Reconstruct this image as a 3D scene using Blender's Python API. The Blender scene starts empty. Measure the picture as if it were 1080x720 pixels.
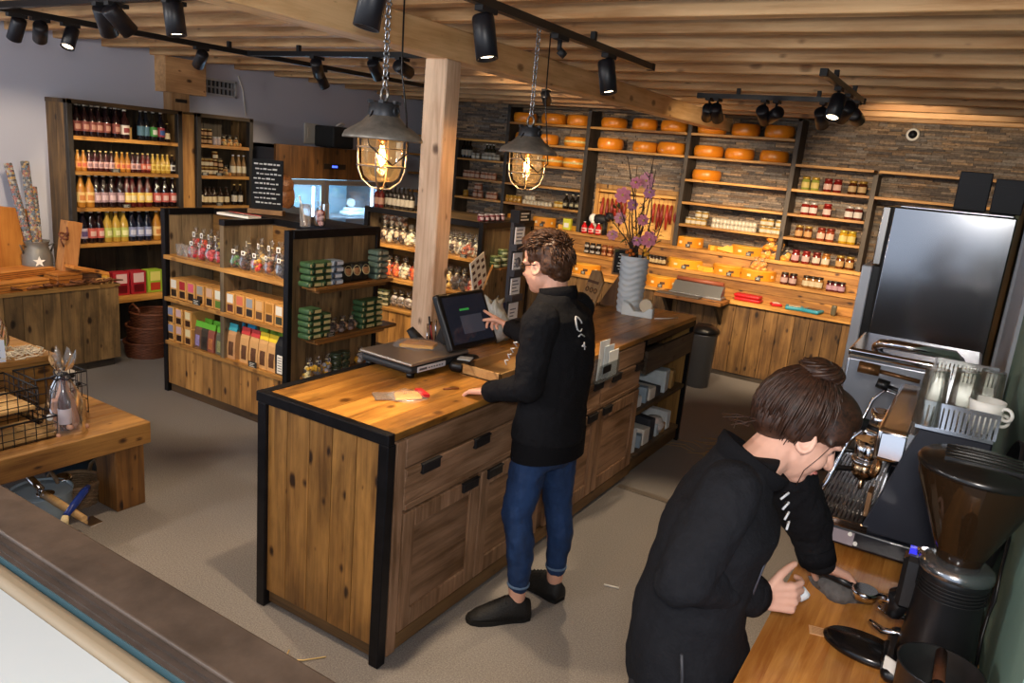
import bpy, bmesh, math, random
from mathutils import Vector, Matrix, Euler
random.seed(11)
R = random.random
def U(a, b): return a + (b - a) * random.random()
PI = math.pi
SC = bpy.context.scene
COL = SC.collection
# ------------------------------------------------------------------ camera model (1080 x 720 frame)
FPX = 790.96
CAM = Vector((0, 0, 1.95))
RX = Vector((0.842, 0.532, 0.087)); RF = Vector((-0.501, 0.832, -0.237))
_p, _r, _a = math.radians(13.724), math.radians(-5.158), math.radians(31.068)
def _cam():
    fw = Vector((0, math.cos(_p), -math.sin(_p))); rt = Vector((1, 0, 0)); dn = fw.cross(rt)
    c, s = math.cos(_r), math.sin(_r)
    rows = [c * rt + s * dn, -s * rt + c * dn, fw]
    M = Matrix.Rotation(_a, 3, 'Z')
    return [M @ v for v in rows]
RX, RD, RF = _cam()
def ray(x, y): return RX * ((x - 540) / FPX) + RD * ((y - 360) / FPX) + RF
def onx(x, y, X): d = ray(x, y); return CAM + d * ((X - CAM.x) / d.x)
def ony(x, y, Y): d = ray(x, y); return CAM + d * ((Y - CAM.y) / d.y)
def onz(x, y, Z): d = ray(x, y); return CAM + d * ((Z - CAM.z) / d.z)
cd = bpy.data.cameras.new('camera'); cam = bpy.data.objects.new('camera', cd); COL.objects.link(cam)
cam.matrix_world = Matrix.Translation(CAM) @ Matrix((RX, -RD, -RF)).transposed().to_4x4()
cd.sensor_width = 36; cd.lens = FPX / 1080 * 36; cd.clip_start = 0.02
SC.camera = cam

# ------------------------------------------------------------------ materials
def lin(h):
    if not isinstance(h, str): return tuple(h) + (1,) if len(h) == 3 else tuple(h)
    v = [int(h[i:i + 2], 16) / 255 for i in (0, 2, 4)]
    return tuple(x / 12.92 if x <= .04045 else ((x + .055) / 1.055) ** 2.4 for x in v) + (1,)
MATS = {}
def base(name):
    m = bpy.data.materials.new(name); m.use_nodes = True
    nt = m.node_tree; return m, nt, nt.nodes['Principled BSDF']
def N(nt, t, **k):
    n = nt.nodes.new(t)
    for a, b in k.items():
        if a in n.inputs: n.inputs[a].default_value = b
        else: setattr(n, a, b)
    return n
def mat(c, rough=.5, metal=0., spec=.5, trans=0., ior=1.45, coat=0., var=0., vs=20., bump=0., bs=60., emit=0., ec=None, sheen=0., stretch=None):
    key = (c if isinstance(c, str) else tuple(c), rough, metal, spec, trans, ior, coat, var, vs, bump, bs, emit, ec, sheen, stretch)
    if key in MATS: return MATS[key]
    m, nt, b = base('m_%s_%d' % (c if isinstance(c, str) else 'c', len(MATS)))
    col = lin(c)
    b.inputs['Base Color'].default_value = col
    b.inputs['Roughness'].default_value = rough; b.inputs['Metallic'].default_value = metal
    b.inputs['Specular IOR Level'].default_value = spec; b.inputs['Transmission Weight'].default_value = trans
    b.inputs['IOR'].default_value = ior; b.inputs['Coat Weight'].default_value = coat
    b.inputs['Sheen Weight'].default_value = sheen
    if emit:
        b.inputs['Emission Color'].default_value = lin(ec or c); b.inputs['Emission Strength'].default_value = emit
    if var or bump:
        tc = N(nt, 'ShaderNodeTexCoord'); mp = N(nt, 'ShaderNodeMapping'); nt.links.new(tc.outputs['Object'], mp.inputs[0])
        if stretch: mp.inputs['Scale'].default_value = stretch
    if var:
        n = N(nt, 'ShaderNodeTexNoise', Scale=vs, Detail=5., Roughness=.65); nt.links.new(mp.outputs[0], n.inputs['Vector'])
        r = N(nt, 'ShaderNodeMapRange'); r.inputs[1].default_value = .3; r.inputs[2].default_value = .7
        r.inputs[3].default_value = 1 - var; r.inputs[4].default_value = 1 + var
        nt.links.new(n.outputs[0], r.inputs[0])
        mx = N(nt, 'ShaderNodeMix', data_type='RGBA', blend_type='MULTIPLY'); mx.inputs[0].default_value = 1
        mx.inputs[6].default_value = col; nt.links.new(r.outputs[0], mx.inputs[7]); nt.links.new(mx.outputs[2], b.inputs['Base Color'])
    if bump:
        n = N(nt, 'ShaderNodeTexNoise', Scale=bs, Detail=4.); nt.links.new(mp.outputs[0], n.inputs['Vector'])
        bp = N(nt, 'ShaderNodeBump', Strength=bump, Distance=.01); nt.links.new(n.outputs[0], bp.inputs['Height']); nt.links.new(bp.outputs[0], b.inputs['Normal'])
    MATS[key] = m
    return m
def wood(dark, light, axis='z', rough=.55, sc=1., tint=.45, knots=.8, stain=0., coat=0.):
    key = ('w', dark, light, axis, rough, sc, tint, knots, stain, coat)
    if key in MATS: return MATS[key]
    m, nt, b = base('wood_%s_%s_%d' % (dark, axis, len(MATS))); L = nt.links.new
    tc = N(nt, 'ShaderNodeTexCoord'); at = N(nt, 'ShaderNodeAttribute', attribute_name='tint')
    sv = N(nt, 'ShaderNodeVectorMath', operation='SCALE'); sv.inputs[0].default_value = (31, 17, 23); L(at.outputs['Fac'], sv.inputs[3])
    ad = N(nt, 'ShaderNodeVectorMath', operation='ADD'); L(tc.outputs['Object'], ad.inputs[0]); L(sv.outputs[0], ad.inputs[1])
    i = 'xyz'.index(axis)
    def stretch(along, across):
        mp = N(nt, 'ShaderNodeMapping'); s = [across * sc] * 3; s[i] = along * sc; mp.inputs['Scale'].default_value = s
        L(ad.outputs[0], mp.inputs[0]); return mp
    n1 = N(nt, 'ShaderNodeTexNoise', Scale=1., Detail=7., Roughness=.7, Distortion=.6); L(stretch(1.6, 26).outputs[0], n1.inputs['Vector'])
    n2 = N(nt, 'ShaderNodeTexNoise', Scale=1., Detail=3., Roughness=.5); L(stretch(2.2, 6.).outputs[0], n2.inputs['Vector'])
    av = N(nt, 'ShaderNodeMath', operation='MULTIPLY_ADD'); av.inputs[1].default_value = .45
    hf = N(nt, 'ShaderNodeMath', operation='MULTIPLY'); hf.inputs[1].default_value = .55; L(n1.outputs[0], hf.inputs[0])
    L(n2.outputs[0], av.inputs[0]); L(hf.outputs[0], av.inputs[2])
    rp = N(nt, 'ShaderNodeValToRGB'); rp.color_ramp.elements[0].position = .4; rp.color_ramp.elements[1].position = .6
    rp.color_ramp.elements[0].color = lin(dark); rp.color_ramp.elements[1].color = lin(light); L(av.outputs[0], rp.inputs[0])
    out = rp.outputs[0]
    def mult(val):
        nonlocal out
        mx = N(nt, 'ShaderNodeMix', data_type='RGBA', blend_type='MULTIPLY'); mx.inputs[0].default_value = 1
        L(out, mx.inputs[6]); L(val, mx.inputs[7]); out = mx.outputs[2]
    def rng(src, a, b_, c, d):
        r = N(nt, 'ShaderNodeMapRange'); L(src, r.inputs[0])
        for k, v in zip((1, 2, 3, 4), (a, b_, c, d)): r.inputs[k].default_value = v
        return r.outputs[0]
    mult(rng(at.outputs['Fac'], 0, 1, 1 - tint, 1 + tint * .35))
    if knots:
        vo = N(nt, 'ShaderNodeTexVoronoi', Scale=1.); vo.voronoi_dimensions = '2D'; sx = N(nt, 'ShaderNodeSeparateXYZ'); L(ad.outputs[0], sx.inputs[0]); cb = N(nt, 'ShaderNodeCombineXYZ')
        o2 = [k for k in range(3) if k != i]; sm = N(nt, 'ShaderNodeMath', operation='ADD'); L(sx.outputs[o2[0]], sm.inputs[0]); L(sx.outputs[o2[1]], sm.inputs[1])
        s1 = N(nt, 'ShaderNodeMath', operation='MULTIPLY'); s1.inputs[1].default_value = 7.5 * sc; L(sm.outputs[0], s1.inputs[0]); s2 = N(nt, 'ShaderNodeMath', operation='MULTIPLY'); s2.inputs[1].default_value = 4. * sc; L(sx.outputs[i], s2.inputs[0])
        wv = N(nt, 'ShaderNodeMath', operation='MULTIPLY_ADD'); wv.inputs[1].default_value = .5; L(n1.outputs[0], wv.inputs[0]); L(s1.outputs[0], wv.inputs[2]); L(wv.outputs[0], cb.inputs[0]); L(s2.outputs[0], cb.inputs[1]); L(cb.outputs[0], vo.inputs['Vector'])
        sc2 = N(nt, 'ShaderNodeSeparateColor'); L(vo.outputs['Color'], sc2.inputs[0]); gt = N(nt, 'ShaderNodeMath', operation='MULTIPLY_ADD'); gt.inputs[1].default_value = .15; gt.inputs[2].default_value = -.045; L(sc2.outputs[0], gt.inputs[0])
        df = N(nt, 'ShaderNodeMath', operation='SUBTRACT'); L(vo.outputs['Distance'], df.inputs[0]); L(gt.outputs[0], df.inputs[1])
        r_ = N(nt, 'ShaderNodeMapRange'); L(df.outputs[0], r_.inputs[0]); r_.interpolation_type = 'SMOOTHSTEP'
        for k_, v_ in zip((1, 2, 3, 4), (-.04, .07, 1 - knots, 1)): r_.inputs[k_].default_value = v_
        kx = N(nt, 'ShaderNodeMix', data_type='RGBA'); kx.inputs[6].default_value = (.55, .36, .22, 1); kx.inputs[7].default_value = (1, 1, 1, 1); L(r_.outputs[0], kx.inputs[0]); mult(kx.outputs[2]); mult(r_.outputs[0])
    if stain:
        n3 = N(nt, 'ShaderNodeTexNoise', Scale=1., Detail=4., Roughness=.6); L(stretch(3., 7.).outputs[0], n3.inputs['Vector'])
        mult(rng(n3.outputs[0], .36, .5, 1 - stain, 1))
    L(out, b.inputs['Base Color'])
    bp = N(nt, 'ShaderNodeBump', Strength=.4, Distance=.005); L(n1.outputs[0], bp.inputs['Height']); L(bp.outputs[0], b.inputs['Normal'])
    b.inputs['Roughness'].default_value = rough; b.inputs['Coat Weight'].default_value = coat; b.inputs['Coat Roughness'].default_value = .25
    MATS[key] = m
    return m
def film(c='ffffff', op=.05, rough=.12, fres=.45):
    """thin clear film or pane: mostly see-through with a glossy skin"""
    key = ('f', c, op, rough, fres)
    if key in MATS: return MATS[key]
    m = bpy.data.materials.new('film_%d' % len(MATS)); m.use_nodes = True; nt = m.node_tree; nt.nodes.clear(); L = nt.links.new
    o = N(nt, 'ShaderNodeOutputMaterial'); t = N(nt, 'ShaderNodeBsdfTransparent'); g = N(nt, 'ShaderNodeBsdfGlossy'); d = N(nt, 'ShaderNodeBsdfDiffuse')
    k = lin(c); t.inputs[0].default_value = k; d.inputs[0].default_value = k; g.inputs['Roughness'].default_value = rough
    f = N(nt, 'ShaderNodeFresnel', IOR=1.45); a = N(nt, 'ShaderNodeMath', operation='MULTIPLY'); a.inputs[1].default_value = fres; L(f.outputs[0], a.inputs[0])
    x1 = N(nt, 'ShaderNodeMixShader'); x1.inputs[0].default_value = op; L(t.outputs[0], x1.inputs[1]); L(d.outputs[0], x1.inputs[2])
    x2 = N(nt, 'ShaderNodeMixShader'); L(a.outputs[0], x2.inputs[0]); L(x1.outputs[0], x2.inputs[1]); L(g.outputs[0], x2.inputs[2]); L(x2.outputs[0], o.inputs[0])
    MATS[key] = m
    return m

# ------------------------------------------------------------------ mesh builder
class MB:
    def __init__(s): s.v = []; s.f = []; s.m = []; s.s = []; s.t = []; s.cm = 0; s.ct = None; s.X = None
    def add(s, vs, fs, smooth=False, tint=None):
        o = len(s.v)
        if s.X is not None: vs = [s.X @ Vector(p) for p in vs]
        s.v.extend([tuple(p) for p in vs]); t = tint if tint is not None else (s.ct if s.ct is not None else R())
        for f in fs: s.f.append([i + o for i in f]); s.m.append(s.cm); s.s.append(smooth); s.t.append(t)
        return s
    def box(s, x0, x1, y0, y1, z0, z1, M=None, tint=None, taper=0):
        k = taper
        vs = [(x0, y0, z0), (x1, y0, z0), (x1, y1, z0), (x0, y1, z0), (x0 + k, y0 + k, z1), (x1 - k, y0 + k, z1), (x1 - k, y1 - k, z1), (x0 + k, y1 - k, z1)]
        if M: vs = [M @ Vector(p) for p in vs]
        return s.add(vs, [(3, 2, 1, 0), (4, 5, 6, 7), (0, 1, 5, 4), (1, 2, 6, 5), (2, 3, 7, 6), (3, 0, 4, 7)], tint=tint)
    def cbox(s, c, d, M=None, tint=None):
        x, y, z = c; a, b, e = d[0] / 2, d[1] / 2, d[2] / 2
        if M is None: return s.box(x - a, x + a, y - b, y + b, z - e, z + e, tint=tint)
        return s.box(-a, a, -b, b, -e, e, Matrix.Translation(c) @ M.to_4x4(), tint=tint)
    def rbox(s, x0, x1, y0, y1, z0, z1, r=.01, n=3):
        """box with rounded vertical edges and softened rims"""
        r = min(r, (x1 - x0) / 2.01, (y1 - y0) / 2.01, (z1 - z0) / 2.01)
        def ring(ins, z):
            o = []
            for cx, cy, a0 in ((x1 - r, y1 - r, 0), (x0 + r, y1 - r, PI / 2), (x0 + r, y0 + r, PI), (x1 - r, y0 + r, 1.5 * PI)):
                for k in range(n + 1):
                    a = a0 + PI / 2 * k / n; o.append((cx + (r - ins) * math.cos(a), cy + (r - ins) * math.sin(a), z))
            return o
        q = [(r * (1 - math.sin(PI / 2 * k / n)), r * (1 - math.cos(PI / 2 * k / n))) for k in range(n + 1)]
        rings = [ring(r - (r - i), z0 + zz) for i, zz in [(r * (1 - math.sin(PI / 2 * k / n)), r * (1 - math.cos(PI / 2 * k / n))) for k in range(n + 1)]]
        rings += [ring(r * (1 - math.cos(PI / 2 * k / n)), z1 - r + r * math.sin(PI / 2 * k / n)) for k in range(n + 1)]
        f0 = len(s.f); s.loft(rings, smooth=True); w = len(rings[0])
        for j in range(n, w, n + 1): s.s[f0 + n * w + j] = False
        return s
    def loft(s, rings, caps=True, smooth=True, closed=True, tint=None):
        n = len(rings[0]); vs = [p for r in rings for p in r]; fs = []
        for i in range(len(rings) - 1):
            for j in range(n if closed else n - 1):
                a, b = i * n + j, i * n + (j + 1) % n; fs.append((a, b, b + n, a + n))
        s.add(vs, fs, smooth, tint)
        if caps and closed:
            o = len(s.v) - len(vs); t = s.t[-1]
            for r in (list(range(n))[::-1], [(len(rings) - 1) * n + j for j in range(n)]):
                s.f.append([o + i for i in r]); s.m.append(s.cm); s.s.append(False); s.t.append(t)
        return s
    def lathe(s, prof, c=(0, 0, 0), n=16, ax=None, smooth=True, a0=0, a1=2 * PI, caps=True, tint=None):
        c = Vector(c); M = Vector((0, 0, 1)).rotation_difference(Vector(ax)).to_matrix() if ax is not None else Matrix.Identity(3)
        full = abs(a1 - a0 - 2 * PI) < 1e-6; k = n if full else n + 1
        rings = [[c + M @ Vector((max(r, 1e-4) * math.cos(a0 + (a1 - a0) * j / n), max(r, 1e-4) * math.sin(a0 + (a1 - a0) * j / n), z)) for j in range(k)] for r, z in prof]
        return s.loft(rings, caps=caps and full, smooth=smooth, closed=full, tint=tint)
    def cyl(s, p0, p1, r0, r1=None, n=12, smooth=True, tint=None):
        p0, p1 = Vector(p0), Vector(p1); d = p1 - p0; r1 = r0 if r1 is None else r1
        return s.lathe([(r0, 0), (r1, d.length)], p0, n, d, smooth, tint=tint)
    def tube(s, pts, r, n=8, closed=False, smooth=True, tint=None):
        pts = [Vector(p) for p in pts]; m = len(pts); rr = r if isinstance(r, (list, tuple)) else [r] * m
        rings = []; up = None
        for i in range(m):
            a = pts[(i - 1) % m] if (closed or i > 0) else pts[i]; b = pts[(i + 1) % m] if (closed or i < m - 1) else pts[i]
            t = (b - a).normalized()
            if up is None: up = Vector((0, 0, 1)) if abs(t.z) < .9 else Vector((1, 0, 0))
            u = (up - t * up.dot(t)).normalized(); w = t.cross(u); up = u
            rings.append([pts[i] + (u * math.cos(2 * PI * j / n) + w * math.sin(2 * PI * j / n)) * rr[i] for j in range(n)])
        if closed: rings.append(rings[0])
        return s.loft(rings, caps=not closed, smooth=smooth, tint=tint)
    def ball(s, c, r, n=12, m=8, M=None, tint=None):
        rx, ry, rz = r if isinstance(r, (list, tuple)) else (r, r, r); c = Vector(c)
        rings = []
        for i in range(m + 1):
            a = -PI / 2 + PI * i / m; q = max(math.cos(a), .002)
            rings.append([c + (M @ Vector((rx * q * math.cos(2 * PI * j / n), ry * q * math.sin(2 * PI * j / n), rz * math.sin(a))) if M else Vector((rx * q * math.cos(2 * PI * j / n), ry * q * math.sin(2 * PI * j / n), rz * math.sin(a)))) for j in range(n)])
        return s.loft(rings, smooth=True, tint=tint)
    def torus(s, c, R0, r, n=16, m=6, ax=(0, 0, 1), sx=1., tint=None):
        c = Vector(c); M = Vector((0, 0, 1)).rotation_difference(Vector(ax)).to_matrix()
        return s.tube([c + M @ Vector((R0 * sx * math.cos(2 * PI * i / n), R0 * math.sin(2 * PI * i / n), 0)) for i in range(n)], r, m, True, tint=tint)
    def prism(s, poly, z0, z1, M=None, tint=None):
        n = len(poly); vs = [(x, y, z0) for x, y in poly] + [(x, y, z1) for x, y in poly]
        if M: vs = [M @ Vector(p) for p in vs]
        return s.add(vs, [tuple(range(n))[::-1], tuple(range(n, 2 * n))] + [(i, (i + 1) % n, n + (i + 1) % n, n + i) for i in range(n)], tint=tint)
    def cone2(s, p0, p1, r0, r1, n=14):
        """round-ended tapered limb"""
        s.cyl(p0, p1, r0, r1, n); s.ball(p0, r0, n, 8); s.ball(p1, r1, n, 8); return s
    def planks(s, x0, x1, y0, y1, z0, z1, along, w, gap=.003):
        """boards side by side filling a box; along = grain axis, boards step across the widest other axis"""
        lo = [x0, y0, z0]; hi = [x1, y1, z1]; i = 'xyz'.index(along)
        o = [k for k in range(3) if k != i]; j = max(o, key=lambda k: hi[k] - lo[k])
        n = max(1, round((hi[j] - lo[j]) / w)); ws = [U(.8, 1.2) for _ in range(n)]; tot = sum(ws); p = lo[j]
        for q in ws:
            e = p + (hi[j] - lo[j]) * q / tot; a = list(lo); b = list(hi); a[j] = p + gap / 2; b[j] = e - gap / 2
            s.box(a[0], b[0], a[1], b[1], a[2], b[2]); p = e
        return s
    def mesh(s, name, mats, off=None):
        me = bpy.data.meshes.new(name)
        vs = s.v if off is None else [(p[0] - off[0], p[1] - off[1], p[2] - off[2]) for p in s.v]
        me.from_pydata(vs, [], s.f); mats = mats if isinstance(mats, (list, tuple)) else [mats]
        for m in mats: me.materials.append(m)
        me.polygons.foreach_set('use_smooth', s.s); me.polygons.foreach_set('material_index', [min(k, len(mats) - 1) for k in s.m])
        a = me.attributes.new('tint', 'FLOAT', 'FACE'); a.data.foreach_set('value', s.t)
        bm = bmesh.new(); bm.from_mesh(me); bmesh.ops.recalc_face_normals(bm, faces=bm.faces); bm.to_mesh(me); bm.free()
        me.update(); return me

ORI = {}
def tag(o, label, cat, group=None, kind=None):
    if label: o['label'] = label
    if cat: o['category'] = cat
    if group: o['group'] = group
    if kind: o['kind'] = kind
    return o
def thing(name, label, cat, loc=(0, 0, 0), group=None, kind=None):
    o = bpy.data.objects.new(name, None); COL.objects.link(o); o.location = loc; o.empty_display_size = .05
    ORI[o.name] = Vector(loc); return tag(o, label, cat, group, kind)
def bev(o, w=.003, seg=1):
    m = o.modifiers.new('b', 'BEVEL'); m.width = w; m.segments = seg; m.limit_method = 'ANGLE'; m.angle_limit = .9; return o
def part(name, mb, mats, parent, label=None, bevel=0):
    """a part in world coordinates under an unrotated root"""
    off = ORI[parent.name]; me = mb if isinstance(mb, bpy.types.Mesh) else mb.mesh(name, mats, off)
    o = bpy.data.objects.new(name, me); COL.objects.link(o); o.parent = parent; ORI[o.name] = off
    if label: o['label'] = label
    if bevel: bev(o, bevel)
    return o
def solid(name, mb, mats, label, cat, loc=(0, 0, 0), group=None, kind=None, bevel=0):
    o = bpy.data.objects.new(name, mb.mesh(name, mats, loc)); COL.objects.link(o); o.location = loc; ORI[o.name] = Vector(loc)
    if bevel: bev(o, bevel)
    return tag(o, label, cat, group, kind)
def spawn(spec, loc, rz=0, label=None, cat=None, group=None, rot=None, scale=None):
    """spec = (name, mesh|None, [(part, mesh, [(sub, mesh)])]) with local coordinates; one object per part"""
    n, me, parts = spec
    r = bpy.data.objects.new(n, me); COL.objects.link(r); r.location = loc; r.rotation_euler = rot if rot else (0, 0, rz)
    if scale: r.scale = (scale,) * 3 if not isinstance(scale, (tuple, list)) else scale
    tag(r, label, cat, group); ORI[r.name] = Vector((0, 0, 0))
    for p in parts:
        c = bpy.data.objects.new(p[0], p[1]); COL.objects.link(c); c.parent = r
        for q in (p[2] if len(p) > 2 else []):
            d = bpy.data.objects.new(q[0], q[1]); COL.objects.link(d); d.parent = c
    return r
ORD = 'first second third fourth fifth sixth seventh eighth ninth tenth eleventh twelfth thirteenth fourteenth fifteenth sixteenth seventeenth eighteenth nineteenth twentieth'.split()
def od(i): return ORD[i] if i < 20 else 'number %d' % (i + 1)

# ------------------------------------------------------------------ shared materials
OLD = ('4a3a28', '8a6f4c'); OLDX = 0; WARM = ('5e3f1f', 'a8763c'); OAK = ('4a3628', '80614a'); TOPW = ('9a6224', 'd99a45'); DARKW = ('241f1a', '4b4136')
BLACK = mat('17171a', .45, bump=.15, bs=30); STEELB = mat('1c1c20', .4, .6, var=.35, vs=12)
PLAST = mat('101012', .35); PLASTR = mat('151517', .6)
CHROME = mat('d8d8da', .12, 1.); STEEL = mat('b9bcc0', .28, 1., var=.05, vs=3, stretch=(1, 1, 60)); BRASS = mat('b07a3c', .25, 1.)
WHITE = mat('e8e6e0', .6); PAPER = mat('e6e3da', .8); KRAFT = mat('b98a55', .8, var=.1); GLASS = mat('ffffff', .02, trans=1., ior=1.45)
SHELFW = lambda ax: wood('8a5a22', 'd19a4e', ax, .5, tint=.25, knots=.4)
# ================================================================== ROOM
def struct(name, mb, mats, label=None, loc=(0, 0, 0), bevel=0):
    return solid(name, mb, mats, label, None, loc, None, 'structure', bevel)
XL, XR, YB = -6.52, .2, 8.05
b = MB(); b.box(-7.2, .6, -.6, 8.4, -.1, 0)
struct('floor', b, mat('7f7a76', .75, var=.45, vs=160, bump=.35, bs=260), 'grey brown speckled floor of the shop')
b = MB(); b.box(XL - .12, XL, 1.2, 8.4, 0, 2.75)
struct('wall_left', b, mat('b9bdcd', .8, bump=.05, bs=90), 'plain white plastered wall')
b = MB(); b.box(XR, XR + .1, 1.38, 3.62, 0, 2.75)
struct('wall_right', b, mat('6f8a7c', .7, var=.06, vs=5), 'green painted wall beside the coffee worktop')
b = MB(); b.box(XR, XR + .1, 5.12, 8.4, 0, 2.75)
struct('wall_alcove', b, mat('4e5f55', .75), 'green wall beside the steel fridge, its shade painted as darker green')  # same green wall, shade beside the fridge put into a darker colour
t = thing('door_1', 'white painted door at the end of the green wall', 'door', (XR, 3.62, 0), kind='structure')
b = MB(); b.box(XR, XR + .08, 3.7, 5.04, 0, 2.2); part('door_leaf', b, mat('aab0ba', .5), t)
b = MB(); b.box(XR - .015, XR + .1, 3.62, 3.7, 0, 2.27); b.box(XR - .015, XR + .1, 5.04, 5.12, 0, 2.27); b.box(XR - .015, XR + .1, 3.7, 5.04, 2.2, 2.27); part('door_frame', b, mat('9aa0a8', .5), t, bevel=.004)
b = MB(); b.cyl((XR, 3.8, 1.05), (XR - .05, 3.8, 1.05), .012); b.cyl((XR - .05, 3.8, 1.05), (XR - .05, 3.93, 1.05), .01); part('door_handle', b, CHROME, t)
b = MB(); b.box(XR, XR + .1, 3.62, 5.12, 2.27, 2.75); struct('wall_over_door', b, mat('6f8a7c', .7), 'green wall strip over the white door')
# back wall: concrete behind stacked stone strips
b = MB(); b.box(XL, XR + .1, YB + .02, YB + .2, 0, 2.75); struct('wall_back', b, mat('2c2622', .9), 'dark back wall behind the stacked stone strips')
b = MB(); z = 1.0
while z < 2.74:
    h = U(.013, .026); x = XL
    while x < XR:
        w = U(.07, .26); d = U(.0, .028)
        b.box(x, min(x + w - .003, XR), YB - .01 - d, YB + .03, z, min(z + h - .002, 2.745), tint=R()); x += w
    z += h
def stone():
    m, nt, s = base('stone'); L = nt.links.new
    at = N(nt, 'ShaderNodeAttribute', attribute_name='tint'); rp = N(nt, 'ShaderNodeValToRGB'); e = rp.color_ramp.elements
    e[0].color = lin('5d5652'); e[1].color = lin('b89a7a')
    for p, c in ((.25, '7e7064'), (.45, '9f8a74'), (.62, '88827c'), (.8, '6d5a4a')): q = e.new(p); q.color = lin(c)
    L(at.outputs['Fac'], rp.inputs[0]); tc = N(nt, 'ShaderNodeTexCoord'); n = N(nt, 'ShaderNodeTexNoise', Scale=38., Detail=6., Roughness=.7); L(tc.outputs['Object'], n.inputs['Vector'])
    r = N(nt, 'ShaderNodeMapRange'); r.inputs[1].default_value = .3; r.inputs[2].default_value = .7; r.inputs[3].default_value = .55; r.inputs[4].default_value = 1.3; L(n.outputs[0], r.inputs[0])
    mx = N(nt, 'ShaderNodeMix', data_type='RGBA', blend_type='MULTIPLY'); mx.inputs[0].default_value = 1; L(rp.outputs[0], mx.inputs[6]); L(r.outputs[0], mx.inputs[7]); L(mx.outputs[2], s.inputs['Base Color'])
    bp = N(nt, 'ShaderNodeBump', Strength=.9, Distance=.02); L(n.outputs[0], bp.inputs['Height']); L(bp.outputs[0], s.inputs['Normal']); s.inputs['Roughness'].default_value = .85
    return m
struct('wall_stone_cladding', b, stone(), 'rough stacked stone strip cladding on the back wall')
# ceiling: boards, joists, main beam, post
b = MB(); y = -.5
while y < 8.3: b.box(XL - .1, .5, y, y + .137, 2.72, 2.75); y += .14
struct('ceiling', b, wood('5e3a1a', '8a5c30', 'x', .7, knots=.4), 'boarded wooden ceiling above the joists')
JY = [7.6, 7.14, 6.6, 6.05, 5.58, 5.09, 4.66, 4.2, 3.77, 3.38, 3.03, 2.68, 2.3, 1.93, 1.56, 1.15, .7, .25, -.2]
JW = wood('b5824e', 'e3b986', 'x', .6, .8, tint=.22, knots=.4)
for i, y in enumerate(JY):
    b = MB(); b.box(XL, .45, y, y + .075, 2.55, 2.72)
    struct('ceiling_joist', b, JW, '%s pale pine ceiling joist counted from the stone back wall' % od(i), bevel=.004)
b = MB(); b.box(-2.565, -2.42, -.3, 8.04, 2.4, 2.55); struct('ceiling_beam', b, wood('c2955f', 'e6c08c', 'y', .6, .8, knots=.5), 'long main pine beam under the joists', bevel=.006)
b = MB(); b.box(-2.56, -2.42, 3.15, 3.275, 0, 2.4); struct('wooden_pillar', b, wood('bd9878', 'ecceae', 'z', .65, .9, knots=.7), 'square pine pillar behind the sales counter', bevel=.006)
# timber post in the left wall with its crossed head
q = onx(186, 100, -6.46); yy = q.y
b = MB(); b.box(-6.52, -6.4, yy - .09, yy + .09, 0, 2.25); struct('wall_post', b, wood('a57c52', 'd0a473', 'z', .65), 'pine post standing in the white wall')
b = MB(); b.box(-6.52, -6.36, yy - .17, yy + .24, 2.25, 2.55); struct('post_head', b, wood('a57c52', 'd0a473', 'y', .65), 'pine block on the wall post under the ceiling')
b = MB(); b.box(-6.405, -6.39, yy - .05, yy + .06, 2.17, 2.2); solid('post_plate', b, BLACK, 'small black plate on the pine wall post', 'plate')
# air vent grille, trunking and little wall plate
q0, q1 = onx(209, 80, -6.5), onx(249, 104, -6.5); y0, y1, z0, z1 = q0.y, q1.y, min(q0.z, q1.z), max(q0.z, q1.z)
t = thing('vent_grille', 'grey slatted air vent high on the white wall', 'vent', (-6.52, (y0 + y1) / 2, z0))
b = MB(); b.box(-6.52, -6.49, y0, y1, z0, z0 + .02); b.box(-6.52, -6.49, y0, y1, z1 - .02, z1); b.box(-6.52, -6.49, y0, y0 + .02, z0, z1); b.box(-6.52, -6.49, y1 - .02, y1, z0, z1); part('vent_frame', b, mat('b4b8be', .4, .2), t)
b = MB(); b.box(-6.519, -6.515, y0 + .02, y1 - .02, z0 + .02, z1 - .02); part('backing', b, BLACK, t)
b = MB(); n = 9
for k in range(1, n): yk = y0 + (y1 - y0) * k / n; b.box(-6.515, -6.495, yk - .006, yk + .006, z0 + .02, z1 - .02)
b.box(-6.51, -6.492, y0, y1, (z0 + z1) / 2 - .008, (z0 + z1) / 2 + .008); part('slats', b, mat('90949a', .4, .2), t)
b = MB(); p = [onx(251, 80, -6.51), onx(256, 95, -6.51), onx(259, 122, -6.51)]; b.tube(p, .006); solid('wall_cable', b, WHITE, 'thin white cable running down the white wall', 'cable')
q = onx(328, 140, -6.51); b = MB(); b.rbox(-6.52, -6.5, q.y - .1, q.y + .1, q.z - .12, q.z + .1, .01); b.box(-6.5, -6.495, q.y - .06, q.y + .06, q.z - .06, q.z + .05); solid('wall_box', b, mat('cfc9bd', .6), 'small pale junction box on the wall above the cooler', 'box')
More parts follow.
